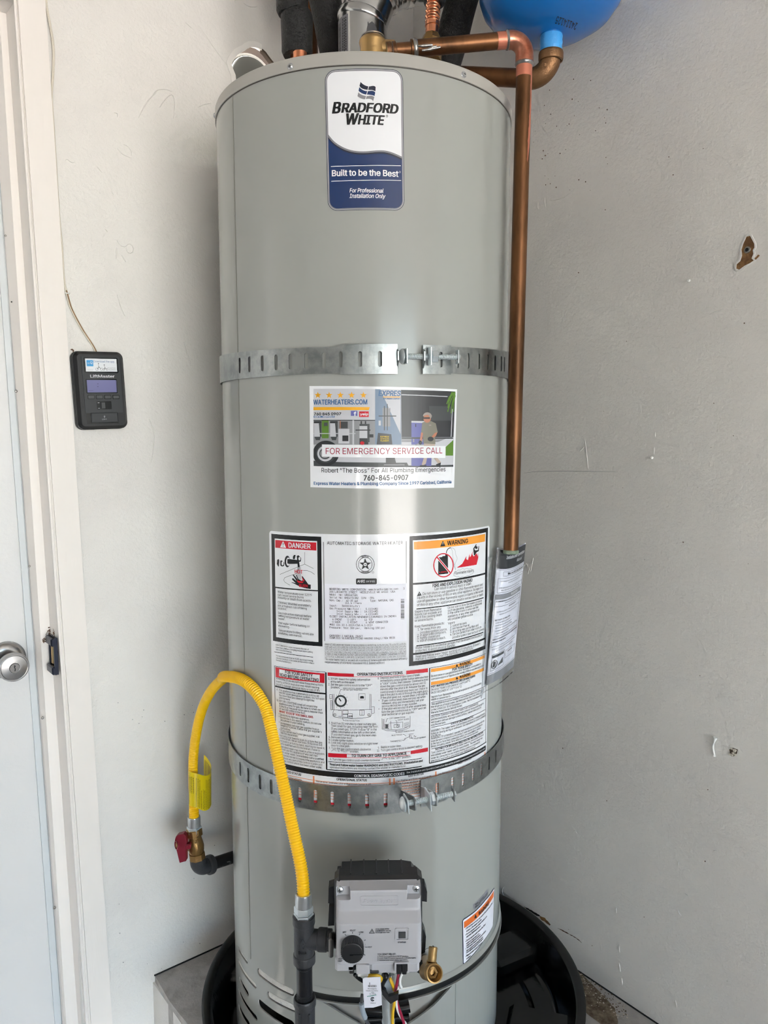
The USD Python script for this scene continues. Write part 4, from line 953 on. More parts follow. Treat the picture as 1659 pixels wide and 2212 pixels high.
    pth = np.vstack([[nk-ax*.024], bend(c0, -ax, dl, .028, 14), [c0+dl*.042]])
    obj('body', tube(pth, .0162, 32), 'bronze', eb)
    obj('collar', lathe([(.0165, -.002), (.0186, -.001), (.0194, .002), (.0194, .010), (.0186, .0125), (.016, .0125)], nk-ax*.034, ax, 40), 'bronze', eb)
    obj('cast_letter', cbox(.005, .003, .006, .0008, at(1178, 140, D-.0165)), 'bronze', eb)
    ps = thing('tank_pipe', 'brown copper pipe passing behind the heater cap to the bronze elbow', 'pipe')
    obj('pipe', tube(np.array([c0+dl*.030, c0+dl*.20]), .0141, 32), 'copper_old', ps)
build_top()

# ------------------------------------------------------------------ stickers on the heater
def smooth_pts(P, n=40):
    P = np.asarray(P, float); t = np.r_[0, np.cumsum(np.linalg.norm(np.diff(P, axis=0), axis=1))]
    from scipy.interpolate import CubicSpline
    return [tuple(p) for p in CubicSpline(t, P)(np.linspace(0, t[-1], n))]
def ell(cx, cy, rx, ry, n=36): return [(cx+rx*math.cos(a), cy+ry*math.sin(a)) for a in np.linspace(0, 2*math.pi, n+1)[:-1]]
def starp(cx, cy, r, n=5, k=.4): return [(cx+(r if i % 2 == 0 else r*k)*math.sin(i*math.pi/n), cy-(r if i % 2 == 0 else r*k)*math.cos(i*math.pi/n)) for i in range(2*n)]
def rct(x0, y0, x1, y1): return [(x0, y0), (x1, y0), (x1, y1), (x0, y1)]
def uzpoly(z, pts): return Polygon(upx(z.pts(pts))).buffer(0)
def base_part(name, poly, mat, label, lay=2.0):
    return obj(name, wrap(poly, R+lay*1e-4, None, .005), mat, heater, smooth=30, label=label)
def ring_poly(z, cx, cy, rx, ry, w): return uzpoly(z, ell(cx, cy, rx, ry, 64)).difference(uzpoly(z, ell(cx, cy, rx-w, ry-w, 64)))
def arc_text(S, name, mat, z, text, cx, cy, rad, cap, a_mid, top=True, lay=9, stretch=1.0):
    ph, zz = oncyl(*z(cx, cy)); d = proj(cyl(np.array(ph), np.array(zz)))[2]; k = d/F/z.k
    V, Fc, w = text2(text, True); r0 = rad*k; c = cap*k; x = V[:, 0]*c*stretch-w*c*stretch/2
    if top: rr = r0+V[:, 1]*c; th = a_mid-x/r0; u, v = rr*np.cos(th), rr*np.sin(th)
    else: rr = r0-V[:, 1]*c; th = a_mid+x/r0; u, v = rr*np.cos(th), rr*np.sin(th)
    S.add(name, mat, trimesh.Trimesh(cyl(ph+u/R, zz+v, R+lay*1e-4), Fc, process=False))

def brand_label():
    z = Zm(660, 140, 6.636); S = Sticker()
    out = uzpoly(z, [(274, 86), (1394, 80), (1419, 2096), (322, 2103)]).buffer(-.0135).buffer(.0135, quad_segs=8)
    b = base_part('brand_label', out, 'print_silver', 'white and navy brand sticker with a waving flag at the top of the heater')
    S.add('dark_edge', 'print_navy_dark', wrap(out.difference(out.buffer(-.0005)), R+3e-4))
    inn = out.buffer(-.0029)
    S.add('silver_line', 'photo_lightgrey', wrap(out.buffer(-.0012).difference(out.buffer(-.0016)), R+3e-4))
    S.add('white_field', 'label_white', wrap(inn, R+3.5e-4))
    cv = smooth_pts([(250, 950), (320, 1012), (390, 1095), (480, 1165), (600, 1222), (740, 1252), (900, 1252), (1050, 1240), (1150, 1246), (1270, 1282), (1390, 1338), (1450, 1370)], 60)
    blue = inn.intersection(uzpoly(z, cv+[(1500, 2200), (200, 2200)]))
    S.add('navy_field', 'print_navy', wrap(blue, R+4.5e-4))
    ln = LineString(upx(z.pts(cv))); S.add('silver_curve', 'print_silver', wrap(ln.buffer(.0011).intersection(inn), R+5.5e-4)); S.add('dark_curve', 'print_navy_dark', wrap(affinity.translate(ln, 0, -.0020).buffer(.0010).intersection(inn), R+5e-4))
    fl = [([(790, 248), (830, 285), (880, 308), (920, 312), (960, 305), (1005, 322)], [(1000, 385), (950, 364), (900, 362), (850, 355), (800, 335), (775, 302)], 'print_navy_dark'),
          ([(770, 325), (810, 357), (860, 378), (900, 380), (950, 376), (998, 398)], [(990, 450), (945, 436), (895, 430), (850, 425), (800, 405), (762, 377)], 'print_navy'),
          ([(758, 397), (800, 430), (850, 447), (890, 450), (940, 446), (985, 466)], [(968, 527), (940, 497), (890, 490), (850, 495), (800, 485), (745, 452)], 'print_silver')]
    for a, c, m in fl: S.fill('flag_stripe', m, z, smooth_pts(a, 24)+smooth_pts(c, 24), 6)
    S.line('flag_gap', 'label_white', z, [(907, 306), (858, 500)], 9, 7)
    for t, x0, y, x1, c in (('B', 365, 700, 500, 148), ('RADFORD', 497, 688, 1322, 124), ('W', 555, 860, 742, 148), ('HITE', 735, 855, 1118, 126)):
        S.text('brand_name', 'print_black', z, t, x0, y, x1, c, 2, .2, lay=7)
    S.fill('registered_mark', 'print_black', z, None, 6, ring_poly(z, 1166, 738, 16, 17, 4)); S.text('registered_mark', 'print_black', z, 'R', 1159, 747, 1173, 18, lay=7)
    S.line('white_rule', 'print_white', z, [(365, 1461), (600, 1453), (865, 1447), (1150, 1446), (1365, 1449)], 9, 7); S.line('white_rule', 'print_white', z, [(370, 1672), (600, 1664), (865, 1658), (1150, 1657), (1368, 1661)], 9, 7)
    S.text('slogan', 'print_white', z, 'Built to be the Best', 370, 1601, 1328, 82, True, lay=7)
    S.fill('slogan', 'print_white', z, None, 7, ring_poly(z, 1349, 1540, 13, 14, 3))
    S.text('slogan', 'print_white', z, 'For Professional', 625, 1832, 1112, 56, True, .2, lay=7); S.text('slogan', 'print_white', z, 'Installation Only', 627, 1910, 1138, 56, True, .2, lay=7)
    S.build(b)
brand_label()

def service_label():
    z = Zm(650, 820, 4.74); S = Sticker()
    b = base_part('service_sticker', uzpoly(z, [(88, 66), (1598, 100), (1568, 1106), (98, 1101)]), 'label_white', 'white service sticker with a photo of a van and a worker below the upper strap')
    A = lambda m, p, l=3, n='photo_print': S.fill(n, m, z, p, l)
    A('photo_lightgrey', [(130, 95), (1580, 122), (1558, 893), (132, 885)], 3)
    A('photo_bluegrey', [(760, 98), (1022, 106), (1028, 664), (760, 664)], 4); A('photo_lightgrey', [(812, 99), (1020, 106), (1020, 560)], 5); A('photo_lightgrey', [(900, 250), (1020, 230), (1020, 560), (985, 440)], 5)
    A('photo_dark', [(1025, 106), (1578, 122), (1560, 588), (1030, 588)], 4); A('photo_charcoal', [(1310, 270), (1560, 275), (1540, 420), (1320, 420)], 5); A('photo_lightgrey', [(1030, 150), (1500, 170), (1500, 178), (1030, 160)], 5)
    A('photo_lightgrey', [(1545, 300), (1552, 300), (1540, 585), (1532, 585)], 5)
    A('photo_grey', [(130, 415), (760, 415), (760, 665), (130, 665)], 4); A('photo_dark', [(130, 412), (760, 412), (760, 420), (130, 420)], 5)
    for x in (135, 300):
        A('photo_lightgrey', [(x, 445), (x+78, 445), (x+78, 585), (x, 585)], 5); A('photo_dark', [(x, 425), (x+78, 425), (x+78, 447), (x, 447)], 6); A('photo_charcoal', [(x+50, 440), (x+78, 440), (x+78, 585), (x+62, 585)], 6); A('photo_charcoal', [(x+5, 585), (x+70, 585), (x+60, 620), (x+20, 620)], 5)
    A('photo_green', [(215, 420), (285, 420), (285, 600), (215, 600)], 5, 'photo_print'); A('photo_charcoal', rct(238, 440, 275, 475), 6)
    A('photo_lightgrey', rct(385, 505, 497, 655), 5); A('photo_dark', rct(425, 572, 487, 630), 6); A('photo_charcoal', rct(395, 430, 480, 500), 5); A('photo_skin', rct(400, 420, 408, 500), 6); A('photo_lightgrey', rct(528, 415, 545, 665), 6)
    A('photo_lightgrey', rct(600, 450, 703, 640), 5); A('photo_charcoal', rct(600, 452, 703, 475), 6); A('photo_charcoal', rct(680, 475, 703, 640), 6); A('photo_dark', rct(560, 512, 712, 522), 7); A('photo_dark', rct(612, 425, 625, 452), 6); A('photo_dark', rct(655, 425, 668, 452), 6)
    A('photo_dark', rct(600, 600, 690, 664), 6); A('print_red', ell(628, 650, 22, 18), 7); A('photo_dark', rct(688, 560, 742, 592), 6); A('photo_lightgrey', rct(130, 548, 560, 556), 7)
    A('photo_charcoal', rct(850, 270, 860, 520), 6); A('photo_charcoal', rct(880, 250, 888, 520), 6); A('photo_grey', rct(835, 290, 915, 480), 5); A('photo_charcoal', rct(795, 368, 975, 378), 6); A('photo_lightgrey', rct(795, 420, 818, 470), 6)
    A('photo_dark', [(790, 545), (925, 560), (935, 664), (775, 664)], 7)
    for i, t in enumerate(('EXPRESS', 'WATER HEATERS', 'PLUMBERS')): S.text('photo_lettering', 'tag_yellow', z, t, 812, 592+i*21, 902, 15, True, lay=8)
    A('photo_charcoal', [(130, 830), (420, 845), (860, 850), (1100, 850), (1558, 860), (1558, 893), (132, 885)], 4); A('photo_lightgrey', [(1060, 800), (1560, 790), (1558, 872), (1100, 880)], 5); A('photo_grey', [(1030, 600), (1500, 598), (1400, 640), (1030, 640)], 5); A('photo_charcoal', [(1030, 590), (1555, 590), (1555, 606), (1030, 606)], 6)
    tire = uzpoly(z, ell(258, 755, 134, 130, 48)).intersection(uzpoly(z, [(131, 600), (500, 600), (500, 884), (131, 884)])); S.fill('photo_print', 'photo_dark', z, None, 6, tire)
    A('photo_charcoal', ell(258, 755, 100, 98), 7); A('photo_lightgrey', ell(252, 757, 82, 80), 8); A('photo_charcoal', ell(250, 757, 60, 58), 8.4); A('photo_grey', ell(248, 757, 48, 46), 8.8); A('photo_dark', ell(248, 757, 18, 18), 9.2)
    A('photo_violet', [(1130, 425), (1262, 425), (1262, 665), (1130, 665)], 5); A('photo_violet', [(1130, 800), (1335, 800), (1333, 884), (1130, 884)], 6); A('photo_lightgrey', [(1130, 423), (1262, 425), (1262, 445), (1130, 440)], 6); A('photo_dark', rct(1170, 455, 1178, 485), 6)
    A('photo_dark', [(870, 800), (960, 800), (975, 860), (1050, 875), (1050, 890), (850, 890), (870, 860)], 6); A('photo_grey', rct(850, 868, 1060, 878), 7)
    # worker
    A('photo_khaki', [(1258, 645), (1368, 648), (1372, 690), (1255, 690)], 7); A('photo_khaki', [(1258, 795), (1290, 800), (1278, 860), (1248, 880), (1235, 870)], 7); A('photo_khaki', [(1350, 795), (1392, 800), (1432, 845), (1410, 870)], 7)
    A('photo_dark', [(1215, 878), (1282, 872), (1280, 896), (1215, 896)], 7.6); A('photo_dark', [(1380, 868), (1430, 848), (1425, 890), (1390, 892)], 7.6)
    A('photo_shirt', [(1240, 440), (1275, 428), (1330, 424), (1378, 448), (1398, 540), (1368, 545), (1375, 660), (1255, 655), (1245, 560), (1228, 545)], 7.6)
    A('photo_skin', [(1228, 540), (1248, 545), (1240, 620), (1222, 650), (1212, 640)], 8); A('photo_skin', [(1370, 545), (1395, 540), (1378, 580), (1335, 605), (1330, 590)], 8); A('photo_dark', ell(1325, 608, 30, 24), 8.4); A('photo_dark', ell(1220, 645, 16, 22), 8.4)
    A('photo_skin', ell(1290, 398, 38, 44), 8); A('photo_hair', smooth_pts([(1246, 372), (1262, 345), (1295, 335), (1325, 348), (1335, 385), (1322, 400), (1310, 370), (1280, 362), (1250, 378)], 30), 8.4); A('photo_dark', rct(1252, 386, 1318, 402), 8.8)
    A('photo_hair', rct(1308, 462, 1332, 472), 8.4)
    A('photo_grey', [(1170, 665), (1232, 640), (1236, 650), (1172, 675)], 8.4)
    for i, (a, c) in enumerate([((1578, 125), (1500, 330)), ((1578, 140), (1535, 345)), ((1560, 130), (1490, 250)), ((1578, 160), (1558, 330)), ((1545, 128), (1502, 290)), ((1575, 130), (1512, 225))]): S.line('photo_print', 'photo_green', z, [a, ((a[0]+c[0])/2-8, (a[1]+c[1])/2-10), c], 13, 6+i*.2)
    A('photo_green', [(1480, 690), (1558, 618), (1556, 778), (1480, 778)], 5)
    for x in (175, 290, 405, 520, 640): S.fill('star', 'print_amber', z, starp(x, 160, 36), 6)
    S.text('photo_lettering', 'print_steelblue', z, 'WATERHEATERS.COM', 128, 256, 682, 48, True, lay=6)
    A('print_amber', [(130, 282), (706, 282), (694, 313), (130, 313)], 6); S.text('photo_lettering', 'print_black', z, '760 845 0907', 132, 365, 415, 26, True, lay=6)
    A('print_steelblue', rct(132, 372, 345, 389), 6); S.text('photo_lettering', 'print_white', z, 'VENTS - DISPOSALS', 138, 386, 338, 11, True, lay=8)
    A('photo_violet', rct(512, 320, 578, 372), 6); S.text('photo_lettering', 'print_white', z, 'f', 540, 371, 566, 40, True, lay=8); A('print_red', rct(597, 325, 695, 383), 6); S.text('photo_lettering', 'print_white', z, 'yelp', 605, 365, 688, 24, True, lay=8)
    S.text('photo_lettering', 'print_steelblue', z, 'EXPRES', 788, 166, 1016, 52, True, .18, lay=8); A('print_amber', rct(840, 174, 1015, 183), 8); S.text('photo_lettering', 'print_steelblue', z, '& PLUMBING COMPANY', 842, 202, 1015, 12, True, lay=8)
    S.fill('white_strip', 'label_white', z, [(218, 663), (1478, 680), (1475, 802), (218, 789)], 10.5)
    S.text('lettering', 'print_maroon', z, 'FOR EMERGENCY SERVICE CALL', 250, 762, 1446, 62, lay=12)
    S.text('lettering', 'print_black', z, 'Robert \u201cThe Boss\u201d For All Plumbing Emergencies', 207, 950, 1480, 46, lay=6); S.text('lettering', 'print_black', z, '760-845-0907', 637, 1032, 1100, 52, True, lay=6)
    S.text('lettering', 'print_steelblue', z, 'Express Water Heaters & Plumbing Company Since 1997 Carlsbad, California', 130, 1076, 1540, 31, True, lay=6)
    S.build(b)
service_label()

def rating_label():
    C, D, E, G = Zm(580, 1130, 6.9125), Zm(820, 1130, 6.636), Zm(580, 1420, 6.9125), Zm(820, 1420, 6.636)
    S = Sticker(); K = 'print_black'
    u0, u1 = oncyl(583, 1220)[0]*R, oncyl(1056.5, 1220)[0]*R; zt = oncyl(790, 1154.5)[1]; zb = oncyl(755, 1737)[1]
    out = sbox(u0, zb, u1, zt).buffer(-.005).buffer(.005)
    b = base_part('rating_label', out, 'label_white', 'big white label of warnings, ratings and lighting instructions above the lower strap')
    T = lambda z, t, x0, y, x1, c, bold=False, m=K, n='lettering', lay=8: S.text(n, m, z, t, x0, y, x1, c, bold, lay=lay)
    def rows(z, L, c, bold=False, m=K):
        k = None
        for t, x, y, x1 in L:
            kk = S.text('small_print', m, z, t, x, y, x1, c, bold, lay=8, scale=k); k = k or kk
    FI = lambda n, m, z, p, l=5: S.fill(n, m, z, p, l)
    # danger panel
    FI('black_frame', K, C, [(45, 158), (788, 203), (808, 1840), (70, 1755)], 4)
    FI('white_panel', 'label_white', C, [(95, 228), (728, 268), (738, 1000), (105, 948)], 5); FI('white_panel', 'label_white', C, [(107, 968), (740, 1018), (748, 1775), (118, 1700)], 5)
    FI('danger_banner', 'print_red', C, [(105, 250), (715, 290), (718, 408), (106, 365)], 6); FI('warning_triangle', 'label_white', C, [(222, 266), (268, 369), (178, 361)], 7); FI('warning_triangle', K, C, [(218, 298), (228, 298), (224, 338), (221, 338)], 8); FI('warning_triangle', K, C, ell(222.5, 348, 5, 5, 10), 8)
    T(C, 'DANGER', 297, 360, 632, 72, True, 'label_white')
    P = 'danger_picture'
    for p in ([(135, 545), (158, 535), (165, 560), (160, 640), (150, 650), (128, 610)], [(180, 560), (200, 555), (240, 590), (235, 640), (205, 648), (180, 630)], [(368, 500), (385, 475), (408, 475), (400, 520), (392, 540), (368, 535)], [(425, 490), (450, 478), (490, 520), (485, 572), (450, 580), (430, 545)]): FI(P, K, C, p, 6)
    FI(P, 'label_white', C, ell(214, 600, 15, 30), 7); FI(P, 'label_white', C, ell(466, 530, 16, 26), 7)
    FI(P, K, C, ell(285, 572, 42, 86), 6); FI(P, 'label_white', C, ell(298, 575, 30, 62), 6.5); FI(P, K, C, [(285, 535), (310, 535), (440, 550), (462, 585), (470, 660), (442, 655), (436, 606), (310, 608), (285, 600)], 7)
    for p in ([(543, 432), (543, 612), (675, 678)], [(543, 612), (175, 765)], [(425, 752), (300, 792), (245, 815), (230, 850), (250, 882), (325, 928)], [(520, 708), (582, 708), (640, 730), (690, 765)]): S.line(P, K, C, p, 5, 6)
    for i in range(6): S.line(P, 'print_grey', C, [(438+i*9, 655), (430+i*11, 840)], 4, 7)
    FI(P, K, C, [(345, 884), (352, 880), (410, 895), (356, 842), (360, 822), (372, 820), (425, 868), (366, 775), (378, 768), (408, 800), (440, 842), (412, 775), (424, 770), (452, 835), (500, 860), (515, 850), (500, 795), (512, 793), (545, 838), (600, 916), (632, 918), (632, 982), (575, 975), (480, 950), (405, 912)], 7)
    FI(P, 'print_red', C, smooth_pts([(432, 838), (470, 865), (505, 868), (525, 885), (490, 892), (440, 880), (432, 838)], 24), 8); FI(P, 'print_red', C, [(500, 800), (545, 860), (520, 872)], 8)
    T(C, 'HOT', 390, 744, 515, 52, True, 'print_red', 'danger_word'); T(C, 'BURN', 455, 948, 592, 42, True, 'print_red', 'danger_word')
    x0 = 142
    rows(C, [('Water temperature over 125°F', x0, 1038, 655), ('can cause severe burns', x0, 1080, None), ('instantly or death from scalds.', x0+1, 1122, None), ('Children, disabled and elderly', x0+2, 1195, None), ('are at highest risk of being', x0+2, 1240, None), ('scalded.', x0+3, 1282, None), ('See instruction manual before', x0+4, 1350, None), ('setting temperature at water', x0+4, 1392, None), ('heater.', x0+5, 1434, None), ('Feel water before bathing or', x0+6, 1498, None), ('showering.', x0+6, 1540, None), ('Temperature limiting valves are', x0+8, 1608, None), ('available, see manual.', x0+8, 1650, None)], 33)
    rows(C, [('CAUTION: Hotter water increases the risk of', 112, 1824, 604), ('scald injury. Before changing temperature setting', 112, 1858, None), ('see instruction manual.', 113, 1893, None), ('It is recommended that an ASSE approved mixing', 114, 1984, None), ('valve be installed in the outlet of this unit to reduce', 115, 2018, None), ('the risk of scald injury.', 116, 2052, None)], 23)
    S.line('rule', K, C, [(88, 1919), (280, 1950), (480, 1978), (665, 2000)], 7, 6)
    # middle of the upper label
    S.line('rule', K, C, [(822, 280), (840, 1760)], 7, 5); S.line('rule', K, D, [(380, 258), (383, 860)], 6, 5)
    T(C, 'AUTOMATIC STORAGE WATER HEATER', 875, 318, 2004, 46)
    S.fill('seal', K, C, None, 5, ring_poly(C, 1445, 615, 137, 139, 7)); S.fill('seal', K, C, None, 5, ring_poly(C, 1445, 615, 105, 107, 6)); FI('seal', K, C, starp(1445, 618, 92), 5); FI('seal', 'label_white', C, ell(1445, 617, 26, 26), 6); T(C, 'SA', 1428, 629, 1462, 24, True, K, 'seal', 7)
    arc_text(S, 'seal', K, C, 'DESIGN', 1445, 615, 111, 18, math.pi/2); arc_text(S, 'seal', K, C, 'CERTIFIED', 1445, 615, 131, 18, -math.pi/2, False)
    S.fill('seal', K, C, None, 5, ring_poly(C, 1559, 735, 14, 14, 3))
    FI('certified_badge', K, C, [(1318, 826), (1606, 824), (1616, 836), (1616, 900), (1606, 911), (1318, 914), (1308, 902), (1308, 838)], 5); T(C, 'AHRI', 1325, 886, 1440, 40, True, 'label_white', 'certified_badge'); T(C, 'CERTIFIED', 1450, 882, 1590, 26, False, 'label_white', 'certified_badge')
    dp = sbox(oncyl(702, 1320)[0]*R, oncyl(745, 1387)[1], oncyl(878.5, 1320)[0]*R, oncyl(745, 1262)[1])
    S.add('data_plate', 'paper_white', wrap(dp, R+5e-4))
    for i, (t, y) in enumerate([('BRADFORD WHITE CORPORATION  www.bradfordwhite.com', 995), ('200 LAFAYETTE STREET  MIDDLEVILLE MI 49333  USA', 1036), ('Model  No: URG140T6N', 1078), ('Serial No: BN54731382  D/N: -394', 1120), ('Nom. Cap.:  40 US gal        Type: NATURAL GAS', 1162), ('           151.4 liters', 1204), ('Input:   36000(Btu/hr)', 1242), ('Gas Pressure Manifold :   5.0(InWC)', 1284), ('     Inlet Supply Max :  14.0(InWC)', 1326), ('     Inlet Supply Min :   6.0(InWC)', 1366), ('CLOSET INSTALLATION MINIMUM CLEARANCES IN INCHES', 1402), ('  4 FRONT    0 LEFT      12 TOP', 1447), ('  0 BACK     0 RIGHT      6 VENT CONNECTOR', 1485), ('ANSI Z21.10.1-2019/CSA 4.1-2019', 1525), ('Pressure: Test 300 psi,  Working 150 psi', 1568), ('CATEGORY I NATURAL DRAFT', 1690), ('COMPLIES W/JURISDICTIONS HAVING 10ng/J NOx REGS', 1722)]):
        n0 = len(t)-len(t.lstrip()); S.text('data_print', K, C, t.strip(), 912+n0*20.9, y, None, 29, lay=8, mono=.72, scale=1.0)
    S.text('data_print', K, C, '3', 2010, 990, None, 29, lay=8, mono=.72, scale=1.0)
    rg = random.Random(9); y = 1088
    while y < 1372: w = rg.choice([4, 5, 9]); S.fill('bar_code', K, D, rct(302, y, 352, y+w), 8); y += w+rg.choice([4, 6, 9])
    for t, y, x1, c in [('MANUFACTURED UNDER ONE OR MORE OF THE FOLLOWING U.S. PATENTS: Re. 34,534; B1 5,341,770; 4,416,222; 4,628,184;', 1820, 2055, 29), ('4,669,448; 4,672,919; 4,808,356; 4,829,983; 4,861,968; 4,904,428; 5,000,893; 5,023,031; 5,052,346; 5,061,696;', 1855, 2055, 29), ('5,092,519; 5,115,767; 5,199,385; 5,277,171; 5,660,165; 5,372,185; 5,485,879; 5,574,822; 5,596,952; 5,660,165;', 1891, 2055, 29), ('5,761,379; 5,943,984; 5,954,492; 5,988,117; 6,142,216; 6,395,280; 6,684,821; 7,063,132; 7,007,748;', 1930, 2055, 29), ('OTHER US AND FOREIGN PATENT APPLICATIONS PENDING. CURRENT CANADIAN PATENTS:', 1964, 2055, 29), ('1,272,914; 1,280,043; 1,289,832; 2,045,862; 2,092,105; 2,107,012; 2,108,186; 2,112,515.', 1999, 2055, 29), ('This water heater meets or exceeds all or portions of (where applicable) the minimum efficiency', 2042, 2070, 32), ('requirements of ASHRAE Standard 90.1 (latest edition)', 2085, 1735, 32)]:
        S.text('small_print', K, C, t, 842, y, x1, c, lay=8)
    # fire warning panel
    FI('black_frame', K, D, [(428, 188), (1550, 65), (1514, 1802), (420, 2050)], 4)
    for p in ([(475, 248), (1520, 131), (1508, 708), (478, 858)], [(478, 885), (1507, 735), (1503, 1640), (480, 1862)], [(480, 1890), (1502, 1668), (1500, 1752), (480, 1980)]): FI('white_panel', 'label_white', D, p, 5)
    FI('warning_banner', 'print_orange', D, [(490, 268), (1508, 154), (1505, 262), (490, 380)], 6); FI('warning_triangle', K, D, [(903, 250), (940, 328), (865, 336)], 7); FI('warning_triangle', 'label_white', D, [(898, 275), (908, 274), (904, 310), (901, 310)], 8)
    T(D, 'WARNING', 962, 317, 1262, 62, True)
    P = 'fire_picture'
    S.fill(P, K, D, [(838, 492), (896, 484), (896, 460), (884, 462), (884, 474), (938, 470), (938, 448), (975, 444), (978, 722), (836, 738)], 6)
    S.fill(P, 'print_red', D, None, 7, ring_poly(D, 912, 603, 146, 174, 15)); S.line(P, 'label_white', D, [(822, 490), (1002, 704)], 34, 7); S.line(P, 'print_red', D, [(818, 486), (1006, 708)], 18, 8); T(D, 'FLAMMABLE', 845, 715, 970, 20, True, 'print_red', P)
    S.line(P, K, D, smooth_pts([(955, 430), (960, 395), (982, 365), (1015, 352)], 12), 12, 7)
    S.line(P, 'print_grey', D, smooth_pts([(1015, 352), (1042, 420), (1050, 520), (1072, 610), (1082, 680)], 16), 4, 6); S.line(P, 'print_grey', D, smooth_pts([(1018, 352), (1078, 395), (1088, 450), (1106, 495), (1088, 560), (1088, 660)], 20), 4, 6)
    S.line(P, 'print_grey', D, [(1200+145*math.cos(a)*(1+.035*math.sin(14*a)), 712-(math.cos(a)*22)+56*math.sin(a)*(1+.10*math.sin(14*a))) for a in np.linspace(0, 2*math.pi, 90)], 4, 6)
    T(D, 'Flammable Vapors', 1068, 738, 1340, 40, False, K, P)
    FI(P, 'print_red', D, [(1100, 640), (1180, 582), (1215, 520), (1240, 470), (1238, 515), (1262, 530), (1285, 436), (1288, 490), (1305, 470), (1330, 402), (1325, 450), (1345, 478), (1390, 430), (1400, 480), (1413, 420), (1408, 500), (1395, 545), (1412, 490), (1385, 595)], 6)
    FI(P, K, D, [(1338, 362), (1380, 298), (1385, 312), (1352, 370), (1366, 392), (1405, 385), (1412, 330), (1420, 330), (1418, 398), (1385, 418), (1362, 462), (1346, 455), (1342, 412)], 7); FI(P, K, D, ell(1381, 350, 17, 20), 7)
    T(D, 'FIRE AND EXPLOSION HAZARD', 752, 917, 1325, 46, True); T(D, 'Can result in serious injury or death', 778, 962, 1306, 42, False, K, 'small_print'); FI('warning_triangle', K, D, [(567, 978), (600, 1036), (532, 1046)], 7); FI('warning_triangle', 'label_white', D, [(563, 1000), (570, 999), (568, 1024), (565, 1024)], 8)
    for t, x, y, x1 in [('Do not store or use gasoline or other flammable vapors and', 612, 1030, 1470), ('liquids in the vicinity of this or any other appliance. Storage of or', 532, 1085, 1475), ('use of gasoline or other flammable vapors or liquids in the vicinity', 532, 1138, 1480), ('of this or any other appliance can result in serious injury or death.', 532, 1190, 1480)]: T(D, t, x, y, x1, 38, False, K, 'small_print')
    def zrule(z, x0, y0, x1, w, lay=6, m=K, n='rule'):  # a level rule from a crop pixel to the crop column x1
        ph, zz = oncyl(*z(x0, y0)); p1 = oncyl(z(x1, 0)[0], z(x0, y0)[1])[0]; d = proj(cyl(np.array(ph), np.array(zz)))[2]; h = w/z.k*d/F/2
        S.add(n, m, wrap(sbox(ph*R, zz-h, p1*R, zz+h), R+lay*1e-4))
    zrule(D, 525, 1230, 1484, 15); zrule(D, 525, 1758, 1478, 15)
    rows(D, [('Vapors from flammable', 498, 1284, 882), ('liquids can explode and', 498, 1326, None), ('catch fire causing death', 498, 1368, None), ('or severe burns.', 498, 1412, None), ('Keep flammable products:', 498, 1498, None), ('1. far away from any', 540, 1540, None), ('possible ignition source,', 577, 1582, None), ('2. in approved containers,', 535, 1624, None), ('3. tightly closed and', 533, 1665, None), ('4. out of children\'s reach.', 533, 1706, None)], 36)
    for t, x, y, x1 in [('Do not use or store flammable products', 972, 1228, 1460), ('such as gasoline, solvents or adhesives', 972, 1268, 1460), ('in the same room or area near the', 972, 1308, 1408), ('appliance, or any other appliance or', 972, 1352, 1420), ('any possible ignition source.', 972, 1395, 1335), ('Vapors:', 972, 1452, 1078), ('1. cannot be seen,', 1005, 1490, 1248), ('2. are heavier than air,', 1003, 1532, 1292), ('3. go a long way on the floor and', 1003, 1573, 1410), ('4. can be carried from other rooms to', 1003, 1614, 1450), ('possible ignition sources by air currents.', 1036, 1654, 1494)]: T(D, t, x, y, x1, 35, False, K, 'small_print')
    for t, y, x1 in [('Water heaters in residential garages must be installed and located, or', 1805, 1466), ('protected, to avoid physical damage.', 1848, 1082)]: T(D, t, 508, y, x1, 38, False, K, 'small_print')
    for t, y, x1 in [('Read and follow water heater warnings and instructions. If owner\'s', 1928, 1436), ('manual is missing contact the distributor or manufacturer.', 1966, 1338)]: T(D, t, 510, y, x1, 38, False, K, 'small_print')
    # lower label: left column
    S.line('rule', K, E, [(93, 125), (105, 900), (118, 1590)], 9, 5); S.line('rule', K, E, [(90, 126), (350, 168), (600, 198), (850, 216)], 6, 5); S.line('rule', K, E, [(858, 222), (870, 1670)], 22, 5)
    FI('red_banner', 'print_red', E, [(108, 143), (350, 182), (600, 216), (838, 240), (838, 382), (600, 360), (350, 332), (112, 292)], 6); FI('red_banner', 'label_white', E, [(165, 175), (400, 215), (768, 258), (766, 362), (400, 318), (162, 278)], 7)
    T(E, 'FOR YOUR SAFETY', 250, 233, 662, 44, True, lay=9); T(E, 'READ BEFORE OPERATING', 172, 274, 754, 44, True, lay=9)
    for t, y, x1 in [('WARNING: If you do not follow these instructions', 323, 818), ('exactly, a fire or explosion may result causing', 366, 760), ('property damage, personal injury or loss of life.', 408, 775)]: T(E, t, 120, y, x1, 32, False, K, 'small_print')
    zrule(E, 105, 428, 856, 22)
